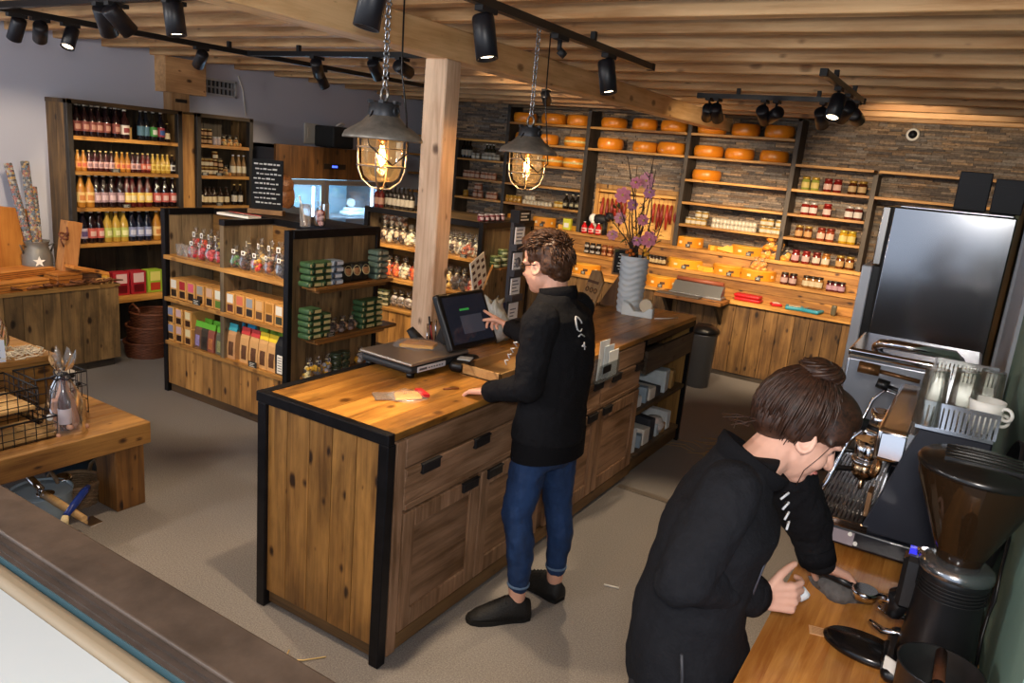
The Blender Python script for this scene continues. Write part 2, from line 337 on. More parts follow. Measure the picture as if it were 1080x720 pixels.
# stone capped half wall in front
S1 = mat('53463c', .42, var=.3, vs=9, bump=.2, bs=14, spec=.4)
t = thing('counter_ledge', 'dark stone topped ledge with white rear shelf at the near corner', 'ledge', (-1.7, .7, 0))
b = MB(); b.rbox(-3.5, -.45, .752, .87, .955, 1.0, .006); part('stone_cap', b, S1, t)
b = MB(); b.box(-3.5, -.45, .765, .85, 0, .955); part('ledge_wall', b, mat('4b4038', .7), t)
b = MB(); b.box(-3.5, -.45, .716, .751, .9, .985); b.box(-3.5, -.45, .74, .751, .985, .993); b.box(-3.5, -.45, .725, .733, .985, .989); part('lower_cap', b, mat('4a403a', .4, var=.25, vs=9), t)
b = MB(); b.box(-3.5, -.45, .7125, .7155, .88, .983); part('glass_edge', b, mat('46646e', .2, spec=.5), t)
b = MB(); b.rbox(-3.5, -.45, .665, .712, .86, .98, .018); part('cream_rail', b, mat('96876f', .5), t)
b = MB(); b.box(-3.5, -.45, .2, .6645, .93, .97); part('white_shelf', b, mat('c3cbcd', .4), t)
# metal threshold strip in the floor
b = MB(); b.box(-1.63, -.9, 4.14, 4.19, 0, .006); struct('trim_1', b, mat('8b8278', .4, .5), 'floor joint strip crossing the aisle')
# smoke detector
q = ony(963, 142, 8.02); b = MB(); b.lathe([(.001, 0), (.05, 0), (.058, .02), (.055, .035), (.04, .04)], (q.x, 8.03, q.z), 20, (0, -1, 0)); t = solid('smoke_detector', b, WHITE, 'round white ringed sensor on the stone wall', 'sensor', (q.x, 8.03, q.z))
b = MB(); b.lathe([(.001, .036), (.038, .036), (.036, .048), (.001, .052)], (q.x, 8.03, q.z), 18, (0, -1, 0)); part('sensor_eye', b, PLAST, t)

# ================================================================== SALES COUNTER
CX0, CX1, CY0, CY1, CH = -2.32, -1.634, 1.93, 5.27, .955
YD = 4.33
t = thing('worktop', 'worn yellow plank worktop of the long sales counter', 'worktop', (-1.98, 3.6, .925))
b = MB(); b.planks(CX0 + .03, CX1, CY0 + .03, CY1, .925, CH, 'y', .115, .0015); part('planks', b, wood(*TOPW, 'y', .38, tint=.35, knots=.55, stain=.5, coat=.15), t, bevel=.002)
b = MB(); b.box(CX0 - .01, CX1 + .004, CY0 - .008, CY0 + .03, .915, CH + .004); b.box(CX0 - .01, CX0 + .03, CY0 + .03, CY1, .915, CH + .003); part('steel_edge', b, STEELB, t, 'black steel edge strip', .003)
t = thing('counter_cabinet', 'sales counter cabinet of oak drawers and doors with plank end', 'cabinet', (-1.98, 3.1, 0))
b = MB(); b.box(CX0 + .02, CX1 - .02, CY0 + .04, YD, .07, .914); part('carcass', b, wood(*OAK, 'y'), t)
b = MB(); b.box(CX0 + .05, CX1 - .05, CY0 + .04, YD, 0, .07); b.box(CX0 + .05, CX1 - .03, CY0 + .02, CY0 + .04, .02, .09); part('plinth', b, wood('4f3a22', '7b5b35', 'x'), t)
b = MB(); b.planks(CX0 + .035, CX1 - .05, CY0 + .012, CY0 + .038, .075, .914, 'z', .115, .004); part('plank_end', b, wood('6b471f', 'ad7c3f', 'z', .5, tint=.35, knots=.85, stain=.25), t, 'warm brown knotty plank end panel')
for x in (CX0 - .004, CX1 - .045):
    b = MB(); b.box(x, x + .048, CY0 - .005, CY0 + .04, 0, .914); part('steel_post', b, STEELB, t, 'black steel corner post', .003)
b = MB(); b.planks(CX0, CX0 + .018, CY0 + .04, YD, .07, .914, 'z', .15); part('back_panel', b, wood(*OLD, 'z'), t)
OKW = wood('66492f', 'a27e62', 'y', .5, 1.2, tint=.15, knots=0)
OKV = wood('66492f', 'a27e62', 'z', .5, 1.2, tint=.15, knots=0)
def handle(o, y, z, par):
    b = MB(); b.box(CX1 + .001, CX1 + .016, y - .055, y + .055, z - .035, z + .008); b.box(CX1 + .001, CX1 + .02, y - .058, y + .058, z + .002, z + .01); part('cup_handle', b, BLACK, par, 'black steel cup handle', .002)
FX = CX1 - .02
for m0, m1 in ((1.985, 3.12), (3.14, 4.315)):
    mid = (m0 + m1) / 2
    b = MB(); b.box(FX, CX1, max(m0, 2.034), m1, .8, .914); part('front_rail', b, OKW, t, bevel=.003)
    if m0 < 2: segs = ((m0 + .05, m1 - .02, (m0 + .19, m0 + .54)),)
    else: segs = ((m0 + .02, mid - .004, (mid - .03 - .03,)), (mid + .004, m1 - .02, (mid + .18, m1 - .07)))
    for a, c, hs in segs:
        b = MB(); b.box(FX, CX1 - .002, a, c, .625, .792); b.box(CX1 - .002, CX1 + .006, a + .0, c - .0, .76, .792); b.box(CX1 - .002, CX1 + .006, a, c, .625, .65)
        d = part('drawer', b, OKW, t, bevel=.003)
        for h in hs: handle(d, h, .785, d)
    for a, c, h in ((m0 + .05, mid - .004, mid - .09), (mid + .004, m1 - .01, mid + .1)):
        b = MB(); b.box(FX, CX1 - .006, a + .06, c - .06, .16, .56)
        d = part('door', b, OKW, t, bevel=.002)
        f = MB(); f.box(FX, CX1 + .004, a, a + .07, .1, .612); f.box(FX, CX1 + .004, c - .07, c, .1, .612); f.box(FX, CX1 + .004, a + .07, c - .07, .54, .612); f.box(FX, CX1 + .004, a + .07, c - .07, .1, .18)
        part('door_frame', f, OKV, d, bevel=.004); handle(d, h, .604, d)
b = MB(); b.box(FX, CX1, 1.98, 2.03, .02, .914); part('corner_stile', b, OKV, t, bevel=.003)
b = MB(); b.box(CX1 - .025, CX1 - .001, 1.99, YD, .03, .095); part('skirting', b, wood('4f3a22', '7b5b35', 'y'), t)
# open shelf unit at the far end
t = thing('open_shelf_unit', 'open black framed shelf unit at far end of the counter', 'shelf unit', (-1.98, 4.8, 0))
for x, y in ((CX1 - .03, CY1 - .035), (CX0, CY1 - .035), (CX0, YD + .02)):
    b = MB(); b.box(x, x + .03, y, y + .03, 0, .925); part('steel_post', b, STEELB, t, bevel=.002)
b = MB(); b.box(CX1 - .03, CX1, YD + .02, CY1 - .005, .885, .922); b.box(CX0, CX1, CY1 - .03, CY1 - .005, .89, .922); part('top_rail', b, STEELB, t)
b = MB(); b.planks(CX0 + .03, CX1 - .03, CY1 - .03, CY1 - .012, .1, .9, 'z', .12); part('end_planks', b, wood('7a5526', 'b88a45', 'z'), t)
b = MB(); b.box(CX0 + .01, CX0 + .025, YD + .02, CY1 - .03, .08, .9); part('back_panel', b, wood(*OLD, 'z'), t)
for z in (.1, .42):
    b = MB(); b.box(CX0 + .03, CX1 - .01, YD + .01, CY1 - .03, z, z + .025); part('shelf', b, wood(*OLD, 'y'), t)
b = MB(); b.box(CX1 - .02, CX1 + .002, YD + .05, CY1 - .04, .69, .84); b.box(CX0 + .1, CX1 - .02, YD + .05, CY1 - .04, .69, .71); part('drawer', b, wood('3f372f', '6a5c4d', 'y'), t)
b = MB(); b.box(CX0 + .05, CX1 - .02, YD + .01, CY1 - .02, .02, .1); part('plinth', b, wood('6b4f2b', '97713f', 'y'), t)

# ================================================================== CANDY ISLAND (front) and COOKIE ISLAND (behind)
def island(y0, y1, x0, x1, h, name, label, sh, div=None, is_open=False):
    t = thing(name, label, 'shelf unit', ((x0 + x1) / 2, (y0 + y1) / 2, 0)); ym = y0 + .42
    for x in (x0, x1 - .045):
        b = MB(); b.box(x, x + .045, y0, y0 + .04, 0, h); part('frame_post', b, STEELB, t, bevel=.003)
    b = MB(); b.box(x1 - .045, x1, y1 - .04, y1, 0, h); part('frame_post', b, STEELB, t, bevel=.003)
    b = MB(); b.box(x1 - .045, x1 + .003, y0 + .04, y1 - .04, h - .055, h); part('frame_rail', b, STEELB, t, bevel=.003)
    if is_open:
        b = MB(); b.box(x0, x0 + .045, y0 + .04, ym, h - .045, h); part('frame_rail', b, STEELB, t, bevel=.003)
        b = MB(); b.box(div - .028, div + .028, y0 - .004, ym, h - .045, h - .005); part('frame_rail', b, STEELB, t, bevel=.003)
        b = MB(); b.box(x0 + .045, x1 - .045, ym, ym + .035, h - .045, h - .002); part('frame_rail', b, STEELB, t, bevel=.003)
    else:
        b = MB(); b.box(x0 + .045, x1 - .045, y0, y0 + .04, h - .05, h); part('frame_rail', b, STEELB, t, bevel=.003)
    b = MB(); b.planks(x0 + .02, x1 - .045, (ym + .035) if is_open else y0 + .04, y1, h - .03, h - .005, 'x', .15); part('top_board', b, wood(*DARKW, 'x') if is_open else wood('5a4630', '8a7048', 'x'), t)
    b = MB(); b.planks(x1 - .04, x1 - .012, y0 + .04, y1 - .04, .06, h - .055, 'z', .14, .004); part('end_panel', b, wood('57442e', '9c8058', 'z', .6, tint=.3, stain=.25), t, 'grey brown plank end panel')
    b = MB(); b.planks(x0 + .005, x0 + .03, y0 + .04, y1 - .02, .06, h - .045, 'z', .14, .004); part('end_panel', b, wood('63523c', 'a08a68', 'z', stain=.3), t)
    b = MB(); b.planks(x0 + .03, x1 - .04, ym, ym + .02, .06, h - .05, 'x', .16, .003); part('back_panel', b, wood('7f5a2c', 'bd8f52', 'x', stain=.3), t)
    b = MB(); b.planks(x0 + .045, x1 - .045, y0 + .01, y0 + .035, .07, sh[-1] - .03, 'z', .1, .003); part('lower_front', b, wood('7c5426', 'bd8a48', 'z', .55), t)
    b = MB(); b.box(x0 + .03, x1 - .05, y0 + .03, y1 - .03, 0, .07); part('plinth', b, wood('3c2b1b', '5f4629', 'x'), t)
    for z in sh:
        b = MB(); b.planks(x0 + .03, x1 - .04, y0 - .005, ym, z - .03, z, 'x', .22, .002); part('shelf', b, SHELFW('x'), t, bevel=.002)
    if div:
        b = MB(); b.planks(div - .02, div + .02, y0 - .002, ym, sh[-1], h - .045, 'z', .14, .003); part('divider', b, wood('63523c', 'a08a68', 'z', stain=.2), t)
    return t
IS1 = island(3.3, 4.16, -5.04, -3.7, 1.378, 'shelf_island', 'candy shelf island with black frame standing behind the sales counter', (1.045, .735, .405), -4.355, True)
for z, n in ((1.02, 'upper'), (.672, 'lower'), (.39, 'lowest')):
    b = MB(); b.box(-3.705, -3.575, 3.42, 4.24 if z < 1 and z > .5 else 4.18, z - .022, z); b.box(-3.7, -3.59, 3.46, 4.12, z - .045, z - .022); part('end_shelf', b, wood('7a4f22', 'b27c3f', 'y', .5), IS1, '%s board shelf on the island end panel' % n, .002)
IS2 = island(5.45, 6.33, -5.07, -3.68, 1.378, 'cookie_island', 'shelf island of bagged cookies behind the pine pillar', (1.048, .727, .44))
b = MB(); b.box(-3.69, -3.57, 5.62, 6.05, .965, .985); part('end_shelf', b, wood('7a4f22', 'b27c3f', 'y', .5), IS2)

# ================================================================== LEFT WALL SHELVES
def wallshelf(y0, y1, label, zs, base=True):
    t = thing('wall_shelf', label, 'shelf unit', (-6.35, (y0 + y1) / 2, 0)); x0, x1, h = -6.515, -6.2, 2.09
    for y in (y0, y1 - .045):
        b = MB(); b.box(x1 - .05, x1, y, y + .045, 0, h); part('frame_post', b, wood('211d19', '3a322b', 'z'), t, bevel=.003)
    for y in (y0 + .004, y1 - .03):
        b = MB(); b.planks(x0, x1 - .05, y, y + .025, 0, h, 'z', .15); part('side_panel', b, wood('5c4426', '9a7545', 'z', stain=.3), t)
    b = MB(); b.planks(x0, x0 + .02, y0 + .03, y1 - .03, .02, h, 'z', .16); part('back_panel', b, wood('2e2820', '544836', 'z', stain=.35), t)
    b = MB(); b.box(x0, x1, y0, y1, h - .03, h + .003); part('top_board', b, wood('3a2d1e', '6d5231', 'y'), t)
    for z in zs:
        b = MB(); b.box(x0 + .02, x1 - .005, y0 + .03, y1 - .03, z - .03, z); part('shelf', b, SHELFW('y'), t, bevel=.002)
    return t
WS1 = wallshelf(3.29, 4.295, 'wide juice bottle shelf against the white wall', (1.815, 1.541, 1.248, .953))
b = MB(); b.box(-6.5, -6.08, 3.3, 4.3, .455, .505); part('base_board', b, SHELFW('y'), WS1, bevel=.003)
WS2 = wallshelf(4.44, 5.065, 'narrow deli shelf against the white wall', (1.82, 1.54, 1.262, .95))
b = MB(); b.planks(-6.385, -6.23, 4.305, 4.435, 0, 2.07, 'z', .14); solid('filler_panel', b, wood('8a5f2e', 'c4924f', 'z'), 'light plank strip between the two wall shelves', 'panel', (-6.3, 4.37, 0))
# low plank block
t = thing('display_block', 'low plank fronted display block beside the wall shelf', 'display block', (-6.1, 2.9, 0))
b = MB(); b.planks(-5.86, -5.83, 1.9, 3.435, .07, .66, 'z', .14, .004); part('front_planks', b, wood('54422a', '8b6d44', 'z', stain=.4), t)
b = MB(); b.planks(-6.06, -5.86, 3.41, 3.435, .07, .66, 'z', .15); part('end_planks', b, wood(*OLD, 'z'), t)
b = MB(); b.planks(-6.45, -5.82, 1.88, 3.28, .66, .685, 'y', .16); b.planks(-6.06, -5.82, 3.285, 3.445, .66, .685, 'y', .16); part('top_board', b, wood('6e5127', 'a67d45', 'y'), t)
b = MB(); b.box(-6.4, -5.865, 1.95, 3.27, 0, .66); b.box(-6.05, -5.865, 3.27, 3.4, 0, .66); part('carcass', b, wood(*DARKW, 'y'), t)
# low table
t = thing('low_table', 'low heavy wooden bench table with thick square legs', 'table', (-3.9, 1.5, 0))
b = MB(); b.planks(-4.75, -3.5, .95, 2.19, .405, .45, 'y', .17, .003); part('tabletop', b, wood('8f5d26', 'cf9850', 'y', .45, tint=.25, stain=.3), t, bevel=.003)
b = MB(); b.box(-3.51, -3.47, .95, 2.19, .335, .452); part('apron', b, wood('7d5223', 'b98746', 'y', .5), t, bevel=.004)
b = MB(); b.box(-4.75, -3.51, 2.15, 2.188, .335, .405); part('apron', b, wood('7d5223', 'b98746', 'x', .5), t, bevel=.004)
for x in (-3.66, -4.72):
    for y in (2.0, .98):
        b = MB(); b.box(x, x + .18, y, y + .155, 0, .405); part('leg', b, wood('5d3c1a', 'a06e35', 'z', .55), t, bevel=.004)

# ================================================================== BACK COUNTER AND CHEESE SHELVES
BX0, BX1 = -6.48, .18
t = thing('back_counter', 'stepped plank counter along the stone back wall', 'counter', (-2.3, 7.7, 0))
b = MB(); b.planks(BX0, -.62, 7.4, 7.425, .05, .745, 'z', .15, .005); part('front_planks', b, wood('54391c', '8e6a3c', 'z', .6, tint=.4, stain=.3), t)
b = MB(); b.box(BX0, BX1, 7.43, 8.0, 0, .74); part('carcass', b, wood(*DARKW, 'x'), t)
b = MB(); b.box(BX0, -.62, 7.41, 7.43, 0, .05); part('plinth', b, wood(*DARKW, 'x'), t)
for y0, y1, z in ((7.37, 7.6, .775), (7.585, 7.78, .98), (7.74, 8.0, 1.19)):
    b = MB(); b.planks(BX0, BX1, y0, y1, z - .035, z, 'x', .12, .002); part('step_board', b, SHELFW('x'), t, bevel=.003)
for y, z0, z1 in ((7.6, .775, .945), (7.78 - .02, .98, 1.155)):
    b = MB(); b.planks(BX0, BX1, y, y + .02, z0, z1, 'x', .09, .003); part('riser', b, wood('7a4f22', 'b98442', 'x', .5, knots=.8, stain=.25), t)
UP = [(-5.72, 2.13), (-4.99, 2.57), (-3.93, 2.57), (-2.765, 2.57), (-1.685, 2.57), (-.94, 2.11)]
ROWS = (2.13, 1.895, 1.66, 1.43)
t = thing('cheese_rack', 'dark upright shelving for cheese wheels on the stone wall', 'shelf unit', (-2.8, 7.9, 1.19))
for x, h in UP:
    b = MB(); b.box(x - .022, x + .022, 7.75, 8.03, 1.19, h - .02); part('upright', b, wood('2b2520', '4e443a', 'z', .6), t, bevel=.002)
def shelf(x0, x1, z, lab=None):
    b = MB(); b.box(x0 + .022, x1 - .022, 7.745, 8.03, z - .025, z); part('shelf', b, SHELFW('x'), t, lab, .002)
for z in ROWS: shelf(-5.72, -4.99, z); shelf(-6.5, -5.72, z)
for z in (2.36,) + ROWS: shelf(-4.99, -3.93, z); shelf(-2.765, -1.685, z)
for z in (2.36, 2.13): shelf(-3.93, -2.765, z)
for z in ROWS: shelf(-1.685, -.94, z)
for z in (2.13, 1.895): shelf(-.94, .19, z)
b = MB(); b.box(-5.0, -1.67, 7.75, 8.03, 2.545, 2.548); b.box(-5.0, -1.67, 7.75, 7.79, 2.525, 2.545); part('top_rail', b, wood('4a3a26', '7c5f3a', 'x'), t)
# pull-out board with the foil wrapper
# ================================================================== TRACK LIGHTS
LIGHTS = []
def lamp(name, kind, loc, energy, color, **k):
    d = bpy.data.lights.new(name, kind); d.energy = energy; d.color = color
    for a, v in k.items(): setattr(d, a, v)
    o = bpy.data.objects.new(name, d); COL.objects.link(o); o.location = loc; return o
LENS = mat('fff0d8', .3, emit=6., ec='ffe2b8')
def track(p0, p1, label):
    t = thing('light_track', label, 'track', ((Vector(p0) + Vector(p1)) / 2)); d = Vector(p1) - Vector(p0)
    x = Vector((0, 0, 1)).cross(d.normalized()) * .017; z = Vector((0, 0, .032)); a, e = Vector(p0), Vector(p1)
    b = MB(); vs = [a - x, a + x, a + x + z, a - x + z, e - x, e + x, e + x + z, e - x + z]
    b.add(vs, [(0, 1, 2, 3), (7, 6, 5, 4), (0, 4, 5, 1), (1, 5, 6, 2), (2, 6, 7, 3), (3, 7, 4, 0)]); part('rail', b, PLAST, t)
    b = MB(); u = x * .35
    vs = [a - u - z * .05, a + u - z * .05, e + u - z * .05, e - u - z * .05]; b.add([v for v in vs], [(0, 1, 2, 3)])
    b = MB(); dn = d.normalized() * .02
    for q, s in ((a, -1), (e, 1)): b.cbox(q + z / 2 + dn * s * .2, (.036, .036, .036))
    part('end_cap', b, PLASTR, t); n = max(2, int(d.length / 1.2))
    for k in range(n):
        m = a + d * ((k + .5) / n); b = MB(); b.box(m.x - .012, m.x + .012, m.y - .012, m.y + .012, m.z + .03, 2.552); part('hanger', b, PLASTR, t)
    return t
def spot(p, aim, label, on=True, L=.15, r=.042, energy=45, size=55, drop=.09):
    """p: point on the underside of a track"""
    p = Vector(p); t = thing('track_spotlight', label, 'spotlight', p, 'track spotlights')
    d = (Vector(aim) - p).normalized(); c = p + Vector((0, 0, -drop)) + d * .02
    b = MB(); b.box(p.x - .018, p.x + .018, p.y - .05, p.y + .05, p.z - .018, p.z); part('adapter', b, PLASTR, t)
    b = MB(); b.tube([p, p + Vector((0, 0, -drop * .6)), c], .009, 6); part('arm', b, PLASTR, t)
    M = Vector((0, 0, 1)).rotation_difference(d)
    b = MB(); b.lathe([(.001, -L * .55), (r * .93, -L * .55), (r, -L * .5), (r, L * .5), (r * .86, L * .5), (r * .8, L * .4), (.001, L * .39)], c, 20, d); part('lamp_head', b, mat('15151a', .4), t)
    b = MB(); b.lathe([(.001, 0), (r * .78, 0), (r * .78, .002), (.001, .003)], c + d * L * .395, 18, d); part('lens', b, LENS if on else mat('8a8680', .2), t)
    if on:
        o = lamp('spot', 'SPOT', c + d * (L * .5 + .012), energy * 1.5, (1, .76, .5), spot_size=math.radians(size), spot_blend=.6, shadow_soft_size=.03)
        o.rotation_euler = d.to_track_quat('-Z', 'Y').to_euler()
    return t
track((-1.72, 1.2, 2.48), (-1.72, 4.06, 2.48), 'black light track running above the sales counter')
track((-1.9, 5.45, 2.48), (-.83, 5.45, 2.48), 'black light track under joists before the stone wall')
track((-.83, 4.15, 2.48), (-.83, 5.43, 2.48), 'short black light track pointing at the camera near stone wall')
track((-4.86, 1.4, 2.48), (-4.4, 5.75, 2.48), 'long black light track over the left shop floor')
track((-4.78, 2.15, 2.48), (-2.6, 2.15, 2.48), 'black cross track at the upper left of the ceiling')
track((-4.6, 3.72, 2.48), (-2.62, 3.72, 2.48), 'black cross track meeting the pine beam behind the near lamp')
def onT(px, py, z=2.48): return onz(px, py, z)
# counter track
spot((-1.72, 1.85, 2.48), (-1.88, 1.6, .95), 'big spotlight at the top edge nearest the camera', energy=44, size=70)
spot((-1.72, 2.457, 2.48), (-1.32, 2.4, .9), 'tilted spotlight in the middle of the counter track', energy=30, size=60)
spot((-1.72, 3.53, 2.48), (-1.3, 3.4, .9), 'tilted spotlight near the end of the counter track', energy=34, size=60)
b = MB(); b.box(-1.738, -1.702, 2.98, 3.08, 2.462, 2.48); b.cyl((-1.72, 3.03, 2.462), (-1.72, 3.03, 2.42), .01); b.cyl((-1.72, 3.03, 2.42), (-1.70, 3.05, 2.40), .016); solid('track_adapter', b, PLASTR, 'empty black adapter clipped to the counter track', 'adapter', (-1.72, 3.03, 2.44))
# stone wall tracks
for x, aim, l in ((-1.83, (-2.6, 7.7, 1.3), 'first'), (-1.77, (-1.9, 7.7, 1.0), 'second'), (-1.44, (-1.3, 7.6, 1.2), 'third'), (-1.36, (-3.3, 7.8, 1.6), 'fourth'), (-1.06, (-.95, 7.5, .9), 'fifth')):
    spot((x, 5.45, 2.48), aim, '%s spotlight from the left on the track before the stone wall' % l, L=.13, energy=50, size=58)
for y, aim, l in ((4.95, (-2.2, 7.6, .9), 'middle'), (5.3, (-.5, 7.9, 1.9), 'far'), (4.62, (-1.0, 3.4, 0), 'near')):
    spot((-.83, y, 2.48), aim, '%s spotlight on the short track pointing at the camera' % l, L=.13, energy=64 if y > 4.7 else 30, size=58)
# left track
bx = lambda y: -4.86 + (y - 1.4) * .1057
for y, aim, l, e in ((2.285, (-6.1, 2.3, .7), 'first', 26), (2.4, (-6.4, 3.1, 1.3), 'second', 34), (2.56, (-4.2, 1.6, .45), 'third', 26), (3.37, (-6.4, 3.9, 1.1), 'fourth', 36), (4.35, (-4.5, 5.5, .9), 'fifth', 60), (5.6, (-6.4, 4.9, 1.2), 'sixth', 30)):
    spot((bx(y), y, 2.48), aim, '%s spotlight from the camera end of the long left track' % l, L=.12, r=.038, energy=e, size=56, drop=.065)
for x, aim, l in ((-3.68, (-4.6, 3.3, .7), 'first'), (-3.58, (-3.6, 4.2, .7), 'second'), (-3.15, (-2.75, 2.2, 0), 'third')):
    spot((x, 2.15, 2.48), aim, '%s spotlight from the left on the upper left cross track' % l, L=.13, energy=34, size=58, drop=.06)
for x, aim, l, e in ((-3.93, (-5.2, 5.6, .9), 'first', 50), (-3.42, (-3.9, 5.5, .9), 'second', 50), (-3.2, (-3.3, 7.8, 1.5), 'third', 70)):
    spot((x, 3.72, 2.48), aim, '%s spotlight from the left on the cross track by the beam' % l, L=.12, r=.038, energy=e, size=56, drop=.06)
spot((-3.35, 5.75, 2.48 + .05), (-3.9, 7.8, 1.4), 'spotlight under a joist right of the pine pillar', L=.12, r=.038, energy=45, size=60, drop=.06)
# ================================================================== PENDANT LAMPS
GALV = mat('8a857c', .4, .55, var=.35, vs=14)
def pendant(x, y, zc, sc, label):
    t = thing('pendant_lamp', label, 'pendant lamp', (x, y, zc)); S = lambda *p: (x + p[0] * sc, y + p[1] * sc, zc + p[2] * sc)
    P = lambda pr: [(r * sc, z * sc) for r, z in pr]; o = (x, y, zc)
    b = MB(); b.lathe(P([(.062, .135), (.072, .125), (.085, .11), (.15, .068), (.158, .05), (.158, .043), (.15, .048), (.08, .098), (.06, .115)]), o, 36, caps=False); part('lamp_shade', b, GALV, t)
    b = MB(); b.lathe(P([(.06, .12), (.064, .13), (.058, .18), (.05, .187), (.001, .19)]), o, 16); 
    for k in range(6): a = k * PI / 3; b.cbox(S(.057 * math.cos(a), .057 * math.sin(a), .186), (.018 * sc, .018 * sc, .012 * sc), Matrix.Rotation(a, 3, 'Z'))
    b.torus(S(.063, 0, .155), .014 * sc, .005 * sc, 10, 6, (1, 0, 0)); part('lamp_cap', b, mat('3c3e42', .45, .6, var=.3, vs=20), t)
    b = MB(); b.torus(S(0, 0, .215), .028 * sc, .006 * sc, 16, 8, (.4, 1, 0)); part('ring', b, mat('8d8a84', .35, .9), t)
    b = MB(); z = zc + .243 * sc; k = 0
    while z < 2.55:
        b.torus((x, y, z + .011), .0145, .0032, 12, 5, (1, 0, 0) if k % 2 else (0, 1, 0), .62); z += .0215; k += 1
    part('chain', b, mat('a9adb2', .3, .9), t)
    b = MB(); b.tube([(x + .055, y + .02, 2.55), (x + .06, y + .02, zc + .3), (x + .09 * sc, y + .03, zc + .14 * sc), (x + .13 * sc, y, zc + .0), (x + .1 * sc, y - .05 * sc, zc - .05 * sc), (x + .03 * sc, y - .11 * sc, zc + .02 * sc), (x - .02, y - .08 * sc, zc + .09 * sc), (x, y - .06 * sc, zc + .15 * sc)], .0035, 6); part('cable', b, PLAST, t)
    b = MB(); b.lathe(P([(.082, .06), (.082, .0), (.08, -.06), (.068, -.1), (.045, -.118), (.001, -.122)]), o, 28, caps=False); part('glass_jar', b, film('fbf3df', .02, .05), t)
    b = MB(); zz = [.05, -.03, -.075, -.115, -.145, -.15]; rr = [.098, .098, .094, .078, .04, .0]
    for k in range(4):
        a = k * PI / 2 + .5; b.tube([S(r * math.cos(a), r * math.sin(a), z) for r, z in zip(rr, zz)], .0035, 6)
    for r, z in ((.099, .012), (.096, -.058)): b.torus(S(0, 0, z), r * sc, .0032, 28, 6)
    part('wire_cage', b, mat('9a938a', .35, .9), t)
    b = MB(); b.lathe(P([(.001, .09), (.018, .09), (.018, .04), (.014, .035), (.001, .034)]), o, 14); part('socket', b, BRASS, t)
    b = MB(); b.lathe(P([(.013, .036), (.016, .02), (.029, -.015), (.031, -.035), (.022, -.058), (.001, -.066)]), o, 18, caps=False); part('bulb', b, film('fff0d8', .0, .03), t)
    f = MB()
    for k in range(4):
        a = k * PI / 2; f.tube([S(.006 * math.cos(a), .006 * math.sin(a), .02), S(.012 * math.cos(a), .012 * math.sin(a), -.01), S(.009 * math.cos(a + .5), .009 * math.sin(a + .5), -.045)], .0032 * sc, 6)
    part('filament', f, mat('ffb45a', .4, emit=45., ec='ffc478'), t)
    lamp('bulb_light', 'POINT', (x, y, zc - .02), 4, (1, .66, .34), shadow_soft_size=.02)
pendant(-2.0, 2.235, 1.93, .96, 'near pendant lamp with glowing bulb in glass jar and wire cage')
pendant(-2.0, 3.31, 1.935, .92, 'far pendant lamp before the cheese wall above the cashier')

# ================================================================== GLASS DOOR COOLER
t = thing('display_cooler', 'wood fronted cooler with two lit glass doors', 'cooler', (-6.2, 5.9, 0)); X0, X1, y0, y1, H = -6.5, -5.95, 5.13, 6.66, 1.87
hz = onx(340, 189, X1).z
b = MB(); b.box(X0, X0 + .03, y0, y1, 0, H); b.box(X0, X1 - .03, y0, y0 + .03, 0, H); b.box(X0, X1 - .03, y1 - .03, y1, 0, H); b.box(X0, X1 - .03, y0, y1, H - .03, H); b.box(X0, X1 - .03, y0, y1, 0, .12); part('cooler_body', b, mat('3a3a3d', .5), t)
b = MB(); b.box(X1 - .03, X1, y0, y1, hz, H + .01); part('wood_header', b, wood('4a2d14', '83572b', 'z', .45), t, 'dark wood header panel')
b = MB(); q = onx(352, 176, X1); b.box(X1, X1 + .008, q.y - .14, q.y + .17, q.z - .025, q.z + .03); d = part('control_panel', b, PLAST, t)
b = MB()
for k in range(3): b.box(X1 + .008, X1 + .0095, q.y - .03 + k * .028, q.y - .012 + k * .028, q.z - .008, q.z + .012)
part('blue_digits', b, mat('2f4dff', .4, emit=3., ec='3b55ff'), d)
ym = onx(343, 200, X1).y
LED = mat('dff2ff', .4, emit=9., ec='cfeaff')
for a, c, h in ((y0 + .01, ym - .005, 'left'), (ym + .005, y1 - .01, 'right')):
    b = MB()
    for e in ((a, a + .05, .14, hz - .01), (c - .05, c, .14, hz - .01), (a + .05, c - .05, .14, .2), (a + .05, c - .05, hz - .06, hz - .01)): b.box(X1 - .03, X1, *e)
    d = part('glass_door', b, mat('8c8f94', .35, .7), t)
    b = MB(); b.box(X1 - .018, X1 - .012, a + .05, c - .05, .2, hz - .06); part('glass', b, film('e8f4ff', .03, .05), d)
    b = MB(); b.box(X1, X1 + .03, (c - .03) if h == 'left' else (a + .012), (c - .012) if h == 'left' else (a + .03), .8, 1.3); part('door_handle', b, mat('c8cacc', .3, .8), d)
    b = MB(); yy = c - .09 if h == 'right' else a + .14; b.box(X1 - .06, X1 - .045, yy, yy + .02, .2, hz - .08); part('led_strip', b, LED, t)
    if h == 'left': b = MB(); b.box(X1 - .06, X1 - .045, c - .12, c - .1, .2, hz - .08); part('led_strip', b, LED, t)
b = MB(); b.box(X0 + .03, X0 + .04, y0 + .03, y1 - .03, .15, H - .05); part('liner', b, mat('86a5b3', .5), t)
for z in (.55, .85, 1.13):
    b = MB()
    for k in range(30): yk = y0 + .06 + k * (y1 - y0 - .12) / 29; b.box(X0 + .05, X1 - .08, yk - .003, yk + .003, z, z + .006)
    b.box(X1 - .085, X1 - .078, y0 + .05, y1 - .05, z - .004, z + .012); part('wire_shelf', b, mat('d5dde2', .4, .3), t)
